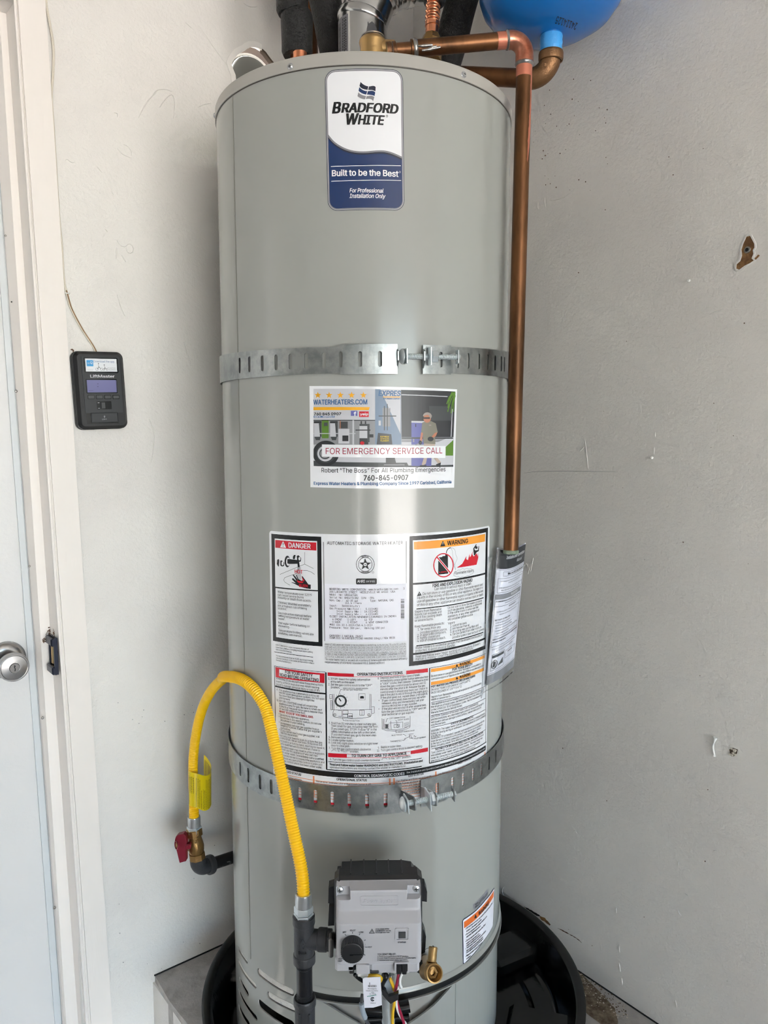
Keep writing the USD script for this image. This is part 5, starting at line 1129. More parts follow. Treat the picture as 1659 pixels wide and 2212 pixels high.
    for t, x, y, x1 in [('A. This appliance has a pilot which is lit by an', 125, 488, 758), ('electric spark gas ignition system.  Do not open', 162, 533, 838), ('the inner door and attempt to light the', 163, 572, 688), ('pilot by hand.', 163, 610, 332), ('B. BEFORE LIGHTING smell all around the', 127, 648, 732), ('appliance area for gas. Be sure to smell next', 165, 696, 800), ('to the floor because some gas is heavier than', 166, 736, 814), ('air and will settle on the floor.', 167, 773, 560), ('* Do not try to light any appliance.', 155, 858, 612), ('* Do not touch any electric switch; do not use', 156, 898, 792), ('any phone in your building.', 185, 942, 548), ('* Immediately call your gas supplier from a', 158, 982, 754), ('neighbor\'s phone. Follow the gas supplier\'s', 186, 1022, 798), ('instructions.', 187, 1062, 336), ('* If you cannot reach your gas supplier, call', 160, 1090, 766), ('the fire department.', 188, 1134, 446), ('C. Use only your hand to push in or turn the gas', 133, 1162, 806), ('control knob. Never use tools. If the knob will', 172, 1208, 806), ('not push in or turn by hand, don\'t try to repair it,', 173, 1250, 845), ('call a qualified service technician. Force or', 174, 1290, 774), ('attempted repair may result in a fire or explosion.', 175, 1336, 845), ('Do not use this appliance if any part has', 172, 1372, 734), ('been under water. Immediately call a qualified', 174, 1414, 828), ('service technician to inspect the appliance and', 168, 1454, 838), ('to replace any part of the control system and', 168, 1494, 806), ('any gas control which has been under water.', 168, 1534, 806)]: T(E, t, x, y, x1, 31, False, K, 'small_print')
    T(E, 'WHAT TO DO IF YOU SMELL GAS.', 165, 815, 676, 32, True, 'print_red', 'red_print')
    zrule(E, 118, 1572, 868, 14)
    # lower label: middle column
    FI('red_banner', 'print_red', E, [(885, 222), (1080, 236), (1275, 243), (1275, 290), (1080, 284), (885, 273)], 6); FI('red_banner', 'print_red', G, [(380, 190), (540, 174), (690, 155), (690, 210), (540, 226), (380, 241)], 6); zrule(E, 1275, 288, 2030, 6, m='print_red', n='red_banner')
    T(E, 'OPERATING INSTRUCTIONS', 1320, 270, 2002, 42, True)
    for t, x, y, x1 in [('1. STOP!  Read the safety information', 892, 329, 1520), ('at the left on this label.', 930, 373, 1292), ('2. Set the gas control knob to the "OFF"', 892, 414, 1548), ('position.', 933, 457, 1068), ('3. Wait five (5) minutes to clear out any gas.', 897, 988, 1615), ('Then smell for gas, including near the floor.', 935, 1031, 1642), ('If you smell gas, STOP!  Follow "B" in the', 936, 1074, 1615), ('safety information at the left on this label.', 936, 1117, 1604), ('If you don\'t smell gas, go to the next step.', 936, 1159, 1615), ('4. Remove outer door.', 898, 1198, 1254), ('5. Locate igniter button.', 898, 1239, 1280), ('6. Look into sight glass window on right inner', 898, 1280, 1636), ('door to view pilot.', 937, 1324, 1218), ('7. Turn the gas control knob clockwise', 900, 1364, 1528), ('to "PILOT" position.', 1036, 1407, 1350), ('8.', 1628, 325, 1652), ('9.', 1632, 1362, 1656), ('10.', 1615, 1405, 1658), ('\u2022', 1640, 655, 1655), ('\u2022', 1640, 782, 1655)]: T(E, t, x, y, x1, 33, False, K, 'small_print')
    T(E, 'GAS CONTROL KNOB SHOWN', 1115, 466, 1485, 20, False, K, 'small_print'); T(E, 'IN THE "OFF" POSITION', 1115, 490, 1403, 20, False, K, 'small_print'); T(E, 'IGNITER BUTTON', 1145, 950, 1360, 20, False, K, 'small_print')
    P = 'control_drawing'; g = 'print_black'
    S.fill(P, 'photo_charcoal', E, None, 6, ring_poly(E, 1080, 650, 88, 88, 22)); S.fill(P, g, E, None, 7, ring_poly(E, 1080, 650, 90, 90, 4)); S.fill(P, g, E, None, 7, ring_poly(E, 1080, 650, 66, 66, 3)); S.line(P, g, E, [(1052, 608), (1084, 652)], 16, 7)
    for p in ([(978, 545), (980, 780), (962, 830), (965, 872), (985, 888), (1080, 902), (1250, 912), (1400, 905), (1520, 886), (1540, 850), (1536, 780), (1528, 545)], [(958, 545), (962, 780)], [(1512, 545), (1516, 780)], [(945, 778), (1545, 774)], [(1540, 735), (1580, 735), (1578, 830), (1548, 840)], [(1110, 790), (1190, 790), (1190, 842), (1110, 842), (1110, 790)], [(1110, 846), (1182, 846), (1182, 892), (1110, 890), (1110, 846)], [(1186, 838), (1252, 838), (1252, 908), (1186, 900), (1186, 838)], [(1362, 785), (1428, 785), (1428, 862), (1362, 862), (1362, 785)], [(1396, 785), (1396, 862)], [(1040, 792), (1095, 792), (1095, 880), (1045, 880)], [(915, 555), (948, 555), (948, 612), (915, 612), (915, 555)], [(930, 640), (950, 640), (950, 780), (930, 780), (930, 640)], [(1042, 572), (1078, 480), (1105, 480)], [(1104, 892), (1120, 942), (1140, 942)], [(938, 1402), (965, 1380), (995, 1380), (1015, 1400)]): S.line(P, g, E, p, 4.5, 6)
    for cx, cy in ((990, 856), (1500, 858)): S.fill(P, g, E, None, 6, ring_poly(E, cx, cy, 24, 24, 4)); S.fill(P, g, E, None, 6, ring_poly(E, cx, cy, 11, 11, 4))
    S.fill(P, 'photo_grey', E, rct(1346, 540, 1446, 636), 5); S.fill(P, 'label_white', E, rct(1352, 546, 1440, 630), 5.5); S.fill(P, g, E, [(1372, 575), (1420, 575), (1426, 612), (1366, 612)], 6)
    for i in range(9):
        a = math.radians(-125+i*31); S.line(P, g, E, [(1080+98*math.cos(a), 650+98*math.sin(a)), (1080+114*math.cos(a), 650+114*math.sin(a))], 5, 6)
    for k in (0, 1, 2): S.fill(P, g, E, rct(1200+k*20, 865, 1210+k*20, 890), 6)
    for t, x, y, x1 in [('Depress and hold in gas control knob.', 8, 306, 578), ('immediately press igniter button until you hear', 8, 348, 696), ('a "click" sound, then release. Continue to hold', 8, 388, 692), ('down the gas control knob for about one (1)', 8, 430, 664), ('minute after the pilot is lit. Release the gas', 8, 470, 650), ('control knob it should pop back out. Check to', 8, 512, 684), ('see if the pilot is still lit through the sight glass.', 8, 552, 692), ('If the pilot goes out, repeat steps 2 through 8.', 8, 592, 686), ('If gas control knob does not pop out when', 28, 632, 656), ('released, stop and immediately call your', 28, 672, 634), ('service technician or gas supplier.', 28, 712, 540), ('If the pilot will not stay lit after several tries,', 28, 752, 668), ('turn the gas control knob to "OFF" and call', 28, 794, 664), ('your technician or gas supplier.', 28, 834, 500), ('Replace outer door.', 15, 1300, 314), ('Turn gas control knob to desired setting.', 15, 1341, 614)]: T(G, t, x, y, x1, 32, False, K, 'small_print')
    for t, x, y, x1 in [('LEFT INNER DOOR', 138, 882, 366), ('SIGHT GLASS', 258, 905, 420), ('RIGHT INNER DOOR', 258, 1080, 498), ('ELECTRODE', 170, 1126, 322), ('PILOT BURNER', 488, 1174, 660), ('THERMOPILE', 150, 1214, 314)]: T(G, t, x, y, x1, 20, False, K, 'small_print')
    for p in ([(32, 872), (34, 1025), (100, 1048), (220, 1056), (340, 1040), (430, 1005), (436, 985), (436, 838)], [(40, 1012), (120, 1030), (225, 1038), (340, 1020), (432, 980)], [(48, 880), (50, 1010)], [(62, 880), (64, 1010)], [(75, 955), (130, 955), (130, 1020), (75, 1010), (75, 955)], [(130, 940), (330, 925), (330, 1010)], [(205, 965), (280, 958), (280, 1000), (205, 1008), (205, 965)], [(160, 910), (165, 1030)], [(125, 875), (105, 880), (90, 930)], [(225, 900), (240, 905), (252, 968)], [(232, 1040), (232, 1076), (252, 1076)], [(330, 1100), (350, 1104), (378, 1126)], [(322, 1190), (345, 1188), (368, 1166)], [(480, 1168), (450, 1150)], [(420, 1100), (485, 1092)], [(422, 1100), (432, 1160), (480, 1150)], [(355, 1165), (420, 1140), (440, 1110)], [(450, 1110), (452, 1150)], [(485, 1130), (500, 1120), (505, 1140), (522, 1125)]): S.line(P, g, G, p, 4.5, 6)
    S.fill(P, g, G, None, 6, ring_poly(G, 256, 985, 16, 18, 5)); S.fill(P, 'photo_charcoal', G, rct(85, 960, 120, 1012), 6)
    for k in range(5): S.line(P, 'print_grey', G, [(350, 945+k*15), (425, 925+k*15)], 4, 6)
    FI('red_banner', 'print_red', E, [(893, 1425), (1030, 1434), (1170, 1439), (1170, 1497), (1030, 1494), (893, 1485)], 6); FI('red_banner', 'print_red', G, [(445, 1338), (570, 1316), (690, 1290), (690, 1346), (570, 1368), (445, 1385)], 6); zrule(E, 1170, 1442, 2110, 6, m='print_red', n='red_banner'); zrule(E, 1170, 1494, 2110, 6, m='print_red', n='red_banner')
    T(E, 'TO TURN OFF GAS TO APPLIANCE', 1235, 1483, 2062, 42, True); T(E, '1. Turn the gas control knob counterclockwise', 918, 1530, 1665, 33, False, K, 'small_print'); T(G, 'to the "OFF" position.', 126, 1460, 448, 32, False, K, 'small_print'); S.line('rule', K, G, [(30, 1468), (48, 1442), (85, 1440), (108, 1456)], 5, 6)
    zrule(E, 893, 1553, 2285, 8); T(E, 'Read and follow water heater WARNINGS and INSTRUCTIONS. If installation and', 916, 1607, 2300, 34, True); T(E, 'operation instructions are missing, contact the retailer or manufacturer.', 916, 1648, 2055, 33, False, K, 'small_print')
    zrule(E, 868, 1672, 2285, 14)
    # lower label: right column
    S.line('rule', K, G, [(715, 150), (712, 1518)], 14, 5); S.line('rule', K, G, [(1522, 340), (1515, 1210)], 11, 5)
    zrule(G, 720, 152, 1512, 6)
    def zband(z, x0, y0, y1, x1, m, n, lay=5):
        pa, za = oncyl(*z(x0, y0)); _, zb_ = oncyl(*z(x0, y1)); p1 = oncyl(z(x1, 0)[0], z(x0, y0)[1])[0]; S.add(n, m, wrap(sbox(pa*R, zb_, p1*R, za), R+lay*1e-4))
    zband(G, 735, 166, 212, 1500, 'print_orange', 'warning_banner'); zband(G, 735, 352, 398, 1490, 'print_orange', 'warning_banner')
    for yy in (124, 302): T(G, 'WARNING', 1140, yy, 1296, 42, True); FI('warning_triangle', K, G, [(1104, yy-30), (1122, yy+8), (1086, yy+12)], 8)
    T(G, 'FOR YOUR SAFETY', 1036, 192, 1326, 38, True)
    for t, x, y, x1, bd in [('Do not store or use gasoline or other flammable, combustible, or', 732, 284, 1442, 0), ('corrosive vapors or liquids in the vicinity of this or any other appliance.', 732, 326, 1484, 0), ('HOT WATER CAN PRODUCE 3RD DEGREE BURNS', 732, 434, 1364, 1), ('IN LESS THAN 5 SECONDS AT 140° F (60° C)', 732, 478, 1296, 0), ('IN 30 SECONDS AT 130° F (54° C)', 732, 522, 1172, 0), ('Vapors from flammable liquids will explode and catch fire causing', 732, 582, 1448, 0), ('death or severe burns.', 732, 620, 1016, 0), ('This appliance must be installed in accordance with local codes or, in', 732, 685, 1480, 0), ('the absence of local codes, the National Fuel Gas Code, ANSI Z223.1', 732, 725, 1482, 0), ('or the CAN/CGA-B149 Installation Codes.  Not for installation in a', 732, 766, 1450, 0), ('Manufactured Home (Mobile Home).', 732, 806, 1182, 0), ('CAUTION: Operation of this water heater in air contaminated by', 732, 866, 1406, 0), ('perchloroethylene, any chlorinated hydrocarbon or strong oxidizing agents', 732, 906, 1486, 0), ('will result in serious damage to brass orifices, internal steel parts and', 732, 946, 1450, 0), ('void the warranty.', 732, 984, 946, 0), ('STATE OF CALIFORNIA NOTICE', 1015, 966, 1336, 1), ('WARNING: This water heater must be braced, anchored or strapped to avoid', 732, 1070, 1500, 0), ('falling or moving during an earthquake. See instructions for correct installation', 732, 1108, 1505, 0), ('procedures.', 732, 1143, 880, 0), ('WARNING: If not installed, operated and maintained in accordance with the', 732, 1178, 1492, 0), ('manufacturer\'s instructions this product could expose you to substances', 732, 1216, 1468, 0), ('in the fuel or from fuel combustion which can cause death or serious', 732, 1254, 1442, 0), ('illness including cancer, birth defects or other reproductive harm.', 732, 1291, 1408, 0), ('SUITABLE FOR WATER (POTABLE) HEATING AND SPACE HEATING', 792, 1330, 1476, 1), ('Toxic chemicals, such as used for boiler treatment, shall not be introduced', 732, 1380, 1482, 0), ('into potable water heater used for space heating.  The water heater may', 732, 1420, 1466, 0), ('never be connected to any existing heating system or component(s)', 732, 1460, 1432, 0), ('previously used with a nonpotable water heating appliance.', 732, 1498, 1366, 0)]: T(G, t, x, y, x1, 31, bool(bd), K, 'small_print')
    for y in (645, 832, 1004, 1312): zrule(G, 738, y, 1508, 6)
    zrule(G, 712, 1516, 1520, 14)
    # diagnostic code table
    u0b, u1b = u0+.006, u1-.004; zA, zB = oncyl(782.5, 1669)[1], oncyl(782.5, 1680.4)[1]
    S.add('black_band', K, wrap(sbox(u0b, zB, u1b, zA), R+5e-4))
    T(E, 'CONTROL DIAGNOSTIC CODES', 1278, 1784, 2030, 40, True, 'label_white'); T(G, 'See Installation and Operation Instruction Manual for probable causes associated with each status code.', 384, 1660, 1500, 25, False, 'label_white', 'small_print')
    pitch = oncyl(874, 1690)[1]-oncyl(874, 1696.1)[1]; h0 = zB-.0082
    for i in range(7): S.add('table_line', 'line_orange', wrap(sbox(u0b, h0-i*pitch-.0005, u1b, h0-i*pitch+.0003), R+5e-4))
    zlow = max(h0-6*pitch, zb+.001)
    for x in (678, 842, 851, 941, 1046): uu = oncyl(x, 1690)[0]*R; S.add('table_line', 'line_orange', wrap(sbox(uu-.0012, zlow, uu+.0012, zB-.002), R+5e-4))
    T(E, 'LED STATUS', 280, 1718, 490, 33, True); T(E, 'OPERATIONAL STATUS', 1015, 1832, 1470, 33, True); T(G, 'LED STATUS', 408, 1710, 628, 33, True); T(G, 'FAULT STATUS', 1115, 1537, 1308, 33, True)
    T(E, 'One flash every four seconds', 130, 1748, 500, 28, False, K, 'small_print'); T(E, 'Not an error. Indicates pilot is lit and main burner is off.', 715, 1858, 1536, 28, False, K, 'small_print'); T(G, 'Low thermopile voltage, main valve not turned ON.', 832, 1684, 1350, 28, False, K, 'small_print')
    for i, w in enumerate(('Two', 'Three', 'Four', 'Five', 'Six', 'Seven')): T(G, w+' flashes and three second pause', 236-i*4, 1784+i*39, 732, 28, False, K, 'small_print')
    zr = oncyl(648, 1725)[1]; S.add('red_foot_line', 'print_red', wrap(sbox(u0b, zr-.0016, u1b, zr+.0016), R+6e-4))
    S.build(b)
rating_label()

def corner_warning():
    z = Zm(940, 1860, 4.608); S = Sticker()
    out = uzpoly(z, [(268, 583), (400, 490), (500, 380), (590, 254), (574, 648), (480, 800), (380, 930), (275, 1040)]).buffer(-.004).buffer(.004)
    b = base_part('small_warning_label', out, 'print_navy_dark', 'small orange headed warning sticker low on the right of the heater')
    S.add('white_panel', 'paper_white', wrap(out.buffer(-.0016), R+4e-4))
    S.fill('orange_header', 'print_orange_deep', z, [(284, 606), (400, 516), (500, 412), (581, 292), (579, 352), (500, 470), (400, 580), (286, 668)], 5)
    S.text('lettering', 'print_black', z, 'WARNING', 428, 542, 530, 40, True, lay=8); S.fill('lettering', 'print_black', z, [(398, 525), (412, 560), (386, 572)], 8)
    L = ['\u2022 Do not block or in any way obstruct the air openings at the', '   bottom of the heater: location', '\u2022 Do not operate water heater until doors are', '   securely tightened in place.', '\u2022 Do not operate water heater after flood', '   until it is inspected or re-', '   original equipment in place', '\u2022 Thoroughly inspect and vacuum around', '   door gasket and around the base', '   door gasket replaced if damaged.', '\u2022 Replace water heater if flooded', '   location.']
    ys = [682, 706, 742, 762, 806, 828, 850, 880, 900, 920, 958, 980]; k = None
    for t, y in zip(L, ys):
        kk = S.text('small_print', 'print_black', z, t.strip(), 296+(10 if t[0] == ' ' else 0), y, 560 if k is None else None, 17, True, lay=8, scale=None if k is None else k); k = k or kk*.98
    S.build(b)
    g = uzpoly(z, [(374, 432), (440, 376), (522, 272), (525, 345), (450, 440), (386, 492)])
    b2 = base_part('grey_label', g, 'print_silver', 'tiny grey printed sticker above the small warning sticker'); S = Sticker()
    for i, (t, x0, y0, x1) in enumerate([('238-51235-00B', 392, 440, 518), ('ULTRA LOW NOx', 394, 455, 518), ('SERIES', 394, 470, 450)]): S.text('print', 'photo_charcoal', z, t, x0, y0, x1, 12, True, lay=6)
    S.build(b2)
corner_warning()

# ------------------------------------------------------------------ gas control valve
def build_control():
    z = Zm(680, 1860, 5.53); D = .968                # depth of the lower front face
    o = at(818, 2030, D); n_ = np.array([0.0, -1, 0]); rot = np.stack([[1, 0, 0], [0, 0, 1], n_], 1)
    fl = Flat(o, rot)
    g = thing('gas_control_valve', 'light grey gas control box with a black temperature knob on the front of the heater', 'gas valve')
    tl, tr, br, bl = fl.loc(*z(262, 300)), fl.loc(*z(1268, 285)), fl.loc(*z(1290, 1255)), fl.loc(*z(240, 1268))
    x0, x1 = (tl[0]+bl[0])/2, (tr[0]+br[0])/2; zb_ = (bl[1]+br[1])/2; back = -.050
    # the upper face stands back; height profile of the cover along z (pixel rows -> outwards offset)
    ztop = None
    up_off, low_off = -.0125, 0.0
    def zrow(y, off): v = ray(815, z(0, y)[1]); k = ((o+n_*off-CAM)@n_)/(v@n_); return (CAM+v*k)[2]-o[2]
    za, zb1, zc1, zd1 = zrow(372, up_off), zrow(565, up_off), zrow(590, up_off), zrow(755, low_off)
    zt = zrow(238, up_off-.018)
    knots = [(zb_, low_off-.004), (zb_+.004, low_off), (zd1, low_off), (zc1, up_off+.0006), (zb1, up_off), (za, up_off), (za+.003, up_off-.001), (zt-.002, up_off-.017), (zt, up_off-.020)]
    kz, ko = np.array(knots).T; nx, nz = 72, 110
    X = np.linspace(x0, x1, nx); Zs = np.linspace(zb_, zt, nz)
    def hgt(x, zz):
        h = np.interp(zz, kz, ko)
        e = min(x-x0, x1-x); rr = .0075
        if e < rr: h -= rr-math.sqrt(max(rr*rr-(rr-e)**2, 0))
        for sx in (x0+.0085, x1-.0085):               # screw wells in the top corners
            if abs(x-sx) < .0085 and zz > zrow(455, up_off): h = min(h, up_off-.0105)
        if zt-zz < .014:                             # rounded top corners
            pass
        return h
    P = np.array([[[x, zz, hgt(x, zz)] for x in X] for zz in Zs])
    top = np.array([[x, zt-.0*abs(x), back] for x in X]); bot = np.array([[x, zb_, back] for x in X])
    P = np.concatenate([bot[None], P, top[None]], 0)
    L = P[:, :1].copy(); L[..., 2] = back; Rr = P[:, -1:].copy(); Rr[..., 2] = back
    P = np.concatenate([L, P, Rr], 1); m = grid_sheet(P)
    cover = obj('cover', place(m, o, rot), 'plastic_grey_light', g, smooth=28)
    # bottom tabs and ledge
    for a, b, c, d_ in ((240, 1250, 480, 1330), (655, 1255, 1250, 1345)):
        p, q = fl.loc(*z(a, b), -.004), fl.loc(*z(c, d_), -.004); obj('cover_skirt', place(cbox(q[0]-p[0], p[1]-q[1]+.01, .020, .003, [(p[0]+q[0])/2, (p[1]+q[1])/2+.005, -.014]), o, rot), 'plastic_grey_light', cover)
    # black housing behind
    h0 = fl.loc(*z(165, 330), back+.012); h1 = fl.loc(*z(1338, 320), back+.012)
    w = h1[0]-h0[0]; cx = (h0[0]+h1[0])/2
    bk = obj('housing', [place(cbox(x1-x0+.006, zt-zb_+.002, .030, .006, [(x0+x1)/2, (zt+zb_)/2+.003, back+.004]), o, rot)], 'plastic_black', g)
    hp = Polygon([fl.loc(*z(x, y), back) for x, y in [(255, 240), (265, 185), (310, 180), (318, 128), (600, 112), (1050, 108), (1160, 125), (1195, 170), (1218, 178), (1250, 250)]])
    obj('top_hood', place(trimesh.creation.extrude_polygon(hp, .030, engine='earcut'), o+n_*(back-.024), rot), 'plastic_black', g, smooth=30)
    rb = [fl.loc(*z(x, 150), back) for x in (430, 585, 735, 885, 1040)]
    obj('hood_rib', [place(cbox(.0016, .020, .034, .0005, [p[0], p[1]-.003, back-.006]), o, rot) for p in rb], 'plastic_black', g, kind='stuff')
    for pts in ([(165, 320), (225, 300), (235, 505), (160, 505)], [(170, 552), (228, 545), (232, 770), (158, 775)], [(1275, 285), (1315, 295), (1342, 370), (1338, 488), (1280, 480)], [(1296, 810), (1328, 900), (1318, 1090), (1275, 1110)]):
        q = Polygon([fl.loc(*z(x, y), back+.006) for x, y in pts]); obj('side_ear', place(plate(q, .016, bev=0), o+n_*(back-.010), rot), 'plastic_black', g, smooth=30)
    foot = Polygon([fl.loc(*z(x, y), back+.01) for x, y in [(1190, 1270), (1290, 1240), (1300, 1330), (1240, 1330), (1205, 1305)]]); obj('side_ear', place(plate(foot, .012), o+n_*(back), rot), 'plastic_black', g, smooth=30)
    for sx, (px, py) in ((0, (300, 350)), (1, (1213, 333))):
        c = fl.loc(*z(px, py), up_off-.009); s = obj('cover_screw', place(lathe([(0, .0028), (.002, .0027), (.0042, .0018), (.0048, .0), (.0048, -.003)], n=24), o+rot@np.r_[c, up_off-.0105], rot), 'screw_zinc', g)
        obj('drive_slot', [place(cbox(.0052, .001, .0006, .0002, [c[0], c[1], up_off-.0076]), o, rot), place(cbox(.001, .0052, .0006, .0002, [c[0], c[1], up_off-.0076]), o, rot)], 'gap_black', s)
    # raised emblem panel
    p, q = fl.loc(*z(545, 418), up_off), fl.loc(*z(1002, 528), up_off); fr = sbox(p[0], q[1], q[0], p[1]).buffer(.0)
    ring = fr.buffer(-.002).buffer(.002).difference(fr.buffer(-.0007).buffer(-.002).buffer(.002)); fl.fill('emblem_frame', 'plastic_grey_light', ring, up_off, .0007)
    fl.text('embossed_name', 'plastic_grey_light', z, 'Icon', 568, 492, 745, 40, False, .35, up_off-.0002, depth=.0006); fl.text('embossed_name', 'plastic_grey_light', z, 'System', 775, 494, 985, 44, False, 0, up_off-.0002, depth=.0006)
    # knob
    kc = fl.loc(*z(450, 1012), 0); ko_ = o+rot@np.r_[kc, 0]; kr = 136/5.53*D/F
    kb = obj('temperature_knob', place(lathe([(kr, 0), (kr*1.0, .003), (kr*.96, .0045), (kr*.955, .0125), (kr*.92, .0145), (kr*.86, .0150), (0, .0152)], n=64), ko_, rot), 'plastic_black', g, smooth=30)
    obj('grip_rib', [place(cbox(.0011, .0011, .009, .0003, [kr*.965*math.cos(a), kr*.965*math.sin(a), .009]), ko_, rot) for a in np.linspace(0, 2*math.pi, 37)[:-1]], 'plastic_black', kb, kind='stuff')
    obj('pointer_groove', [place(cbox(kr*.86, .0011, .0005, .0002, [kr*.42, -.0012, .0152]), ko_, rot), place(cbox(.0045, .0022, .0006, .0002, [-.001, -.0014, .0152]), ko_, rot)], 'plastic_black_gloss', kb, kind='stuff')
    # print on the face
    h = .00035; K = 'photo_charcoal'; tx = lambda t, x0_, y, x1_, c, b=True: fl.text('face_print', K, z, t, x0_, y, x1_, c, b, h=h)
    tx('OFF', 330, 860, 378, 20); tx('PILOT', 418, 840, 488, 20); tx('LOW', 527, 860, 582, 20); tx('HOT', 632, 1038, 684, 20); tx('1', 604, 1006, 610, 16); tx('A', 588, 1130, 604, 18); tx('B', 505, 1204, 519, 18); tx('C', 400, 1217, 413, 18); tx('VERY', 278, 1178, 342, 20); tx('HOT', 278, 1204, 330, 20)
    for a, b in (((358, 872), (374, 890)), ((451, 846), (451, 868)), ((540, 868), (528, 886)), ((588, 950), (608, 940)), ((598, 1028), (628, 1030)), ((575, 1105), (590, 1116)), ((340, 1132), (320, 1150))): fl.line('face_print', K, z, [a, b], 7, h)
    for i, t in enumerate(('SCALDING RISK', 'INCREASES WITH', 'HOTTER WATER')): tx(t, 721, 820+i*21, (890, 908, 892)[i], 14)
    tri = fl.poly(z, [(684, 806), (716, 866), (648, 866)], h); fl.fill('face_print', K, tri.difference(tri.buffer(-.0008)), h); fl.line('face_print', K, z, [(684, 828), (684, 848)], 7, h); fl.line('face_print', K, z, [(684, 853), (684, 859)], 7, h)
    tx('STATUS', 990, 980, 1090, 20); tx('TO LIGHT PILOT:', 747, 1128, 972, 24)
    for i, (t, xe) in enumerate((('1. Press and hold knob in PILOT position.', 1122), ('2. Press IGNITE button repeatedly until pilot lights.', 1212), ('3. Release knob when status light blinks.', 1115))): tx(t, 747, 1150+i*21, xe, 14)
    # status window
    a, b = fl.loc(*z(958, 800)), fl.loc(*z(1128, 945)); w_, h_ = b[0]-a[0], a[1]-b[1]; cc = (a+b)/2
    so = rrect(w_, h_, .002); obj('status_frame', place(plate(so.difference(rrect(w_-.003, h_-.003, .0014)), .0012), o+rot@np.r_[cc, 0], rot), 'plastic_grey_light', g, smooth=False)
    obj('status_window', place(cbox(w_*.5, h_*.52, .0016, .0005, [0, -.001, 0]), o+rot@np.r_[cc, .0004], rot), 'plastic_grey', g)
    # plugs along the lower edge
    def plug(name, p, q, mat_, dpt=.014, hh=.004):
        a, b = fl.loc(*z(*p), hh), fl.loc(*z(*q), hh); return obj(name, place(cbox(b[0]-a[0], a[1]-b[1], dpt, .001, [(a[0]+b[0])/2, (a[1]+b[1])/2, hh-dpt/2]), o, rot), mat_, g)
    plug('black_plug', (395, 1258), (490, 1310), 'plastic_black', hh=-.004); plug('black_plug', (410, 1300), (470, 1352), 'plastic_black', hh=-.006)
    plug('igniter_button', (495, 1245), (655, 1355), 'plastic_grey_light', hh=.003); plug('white_plug', (512, 1330), (640, 1385), 'wire_white_ins', hh=-.002)
    plug('port_recess', (660, 1312), (768, 1350), 'plastic_grey', hh=-.003)
    a, b = fl.loc(*z(962, 1215), .002), fl.loc(*z(1120, 1320), .002); fo = sbox(a[0], b[1], b[0], a[1]+0).buffer(.001); fl.fill('port_frame', 'plastic_grey_light', fo.difference(sbox(a[0]+.0012, b[1]-.01, b[0]-.0012, a[1]-.0012)), -.001, .004)
    plug('port_recess', (975, 1232), (1108, 1330), 'plastic_black', hh=.0004)
    plug('connector', (975, 1240), (1035, 1360), 'plastic_black', hh=.004); plug('connector', (1042, 1240), (1098, 1362), 'plastic_black', hh=.004)
    fl.build(cover)
    # wires
    W = lambda name, mat_, pts, r=.0016: obj(name, tube(spline(np.array([at(*z(x, y), d) for x, y, d in pts]), 40), r, 10), mat_, g, smooth=True)
    W('wire', 'wire_red', [(1000, 1345, .985), (990, 1420, .985), (968, 1520, .99), (955, 1600, 1.0)], .0020); W('wire', 'wire_white_ins', [(1045, 1345, .985), (1022, 1400, .982), (1018, 1460, .984), (1038, 1512, .99)]); W('wire', 'wire_white_ins', [(1005, 1500, .99), (985, 1535, .992), (972, 1620, .998), (978, 1730, 1.008), (1010, 1830, 1.02), (1088, 1945, 1.03)], .0017)
    W('wire', 'wire_yellow', [(895, 1395, .99), (930, 1480, .99), (950, 1560, .995), (955, 1650, 1.0), (940, 1750, 1.01), (930, 1850, 1.02), (932, 1960, 1.03)], .0020); W('wire', 'wire_red', [(975, 1660, 1.004), (1000, 1750, 1.012), (1040, 1860, 1.022), (1070, 1960, 1.03)], .0020); W('wire', 'wire_yellow', [(905, 1400, .992), (945, 1500, .993), (962, 1590, .997)], .0014)
    W('wire', 'plastic_black', [(480, 1360, .99), (530, 1405, 1.0), (590, 1440, 1.0), (650, 1450, 1.0)], .0024); W('wire', 'plastic_black', [(820, 1370, .996), (850, 1385, .99), (800, 1500, .996), (860, 1560, .998), (900, 1590, 1.0)], .0034)
    W('wire', 'wire_yellow', [(640, 1372, .99), (720, 1362, .987), (785, 1385, .989), (802, 1440, .992), (792, 1480, .995)], .0019)
    W('wire', 'plastic_grey', [(570, 1590, 1.0), (560, 1660, 1.0), (565, 1740, 1.005), (580, 1830, 1.015), (650, 1960, 1.03)], .0022); W('wire_sleeve', 'sleeve_grey', [(556, 1700, .999), (570, 1780, 1.003), (602, 1870, 1.013)], .0034)
    W('metal_tube', 'zinc', [(905, 1355, 1.0), (910, 1450, 1.005), (915, 1560, 1.01)], .0026); W('metal_tube', 'zinc', [(935, 1355, 1.0), (930, 1450, 1.005), (928, 1560, 1.01)], .0022)
    t0, t1 = at(*z(868, 1600), 1.018), at(*z(880, 1960), 1.04); obj('burner_manifold', [tube(np.array([t0, t1]), .0078, 24), lathe([(.0076, 0), (.0088, .001), (.0088, .004), (.0076, .005)], t0+(t1-t0)*.83, t1-t0, 24)], 'zinc', g, smooth=50)
    f2 = Flat(at(*z(935, 1610), .985), np.stack([CR, CU, -CF], 1))
    obj('wire_clip', plate(f2.poly(z, [(800, 1500), (835, 1510), (880, 1590), (960, 1560), (1000, 1535), (1000, 1620), (960, 1640), (905, 1672), (860, 1625), (805, 1560)]), .006, f2.o, f2.rot), 'plastic_black', g, smooth=False)
    f2 = Flat(at(*z(870, 1480), .993), np.stack([CR, CU, -CF], 1)); obj('grey_flag', plate(f2.poly(z, [(815, 1400), (890, 1395), (945, 1560), (870, 1585)]), .0008, f2.o, f2.rot), 'sleeve_grey', g, smooth=False)
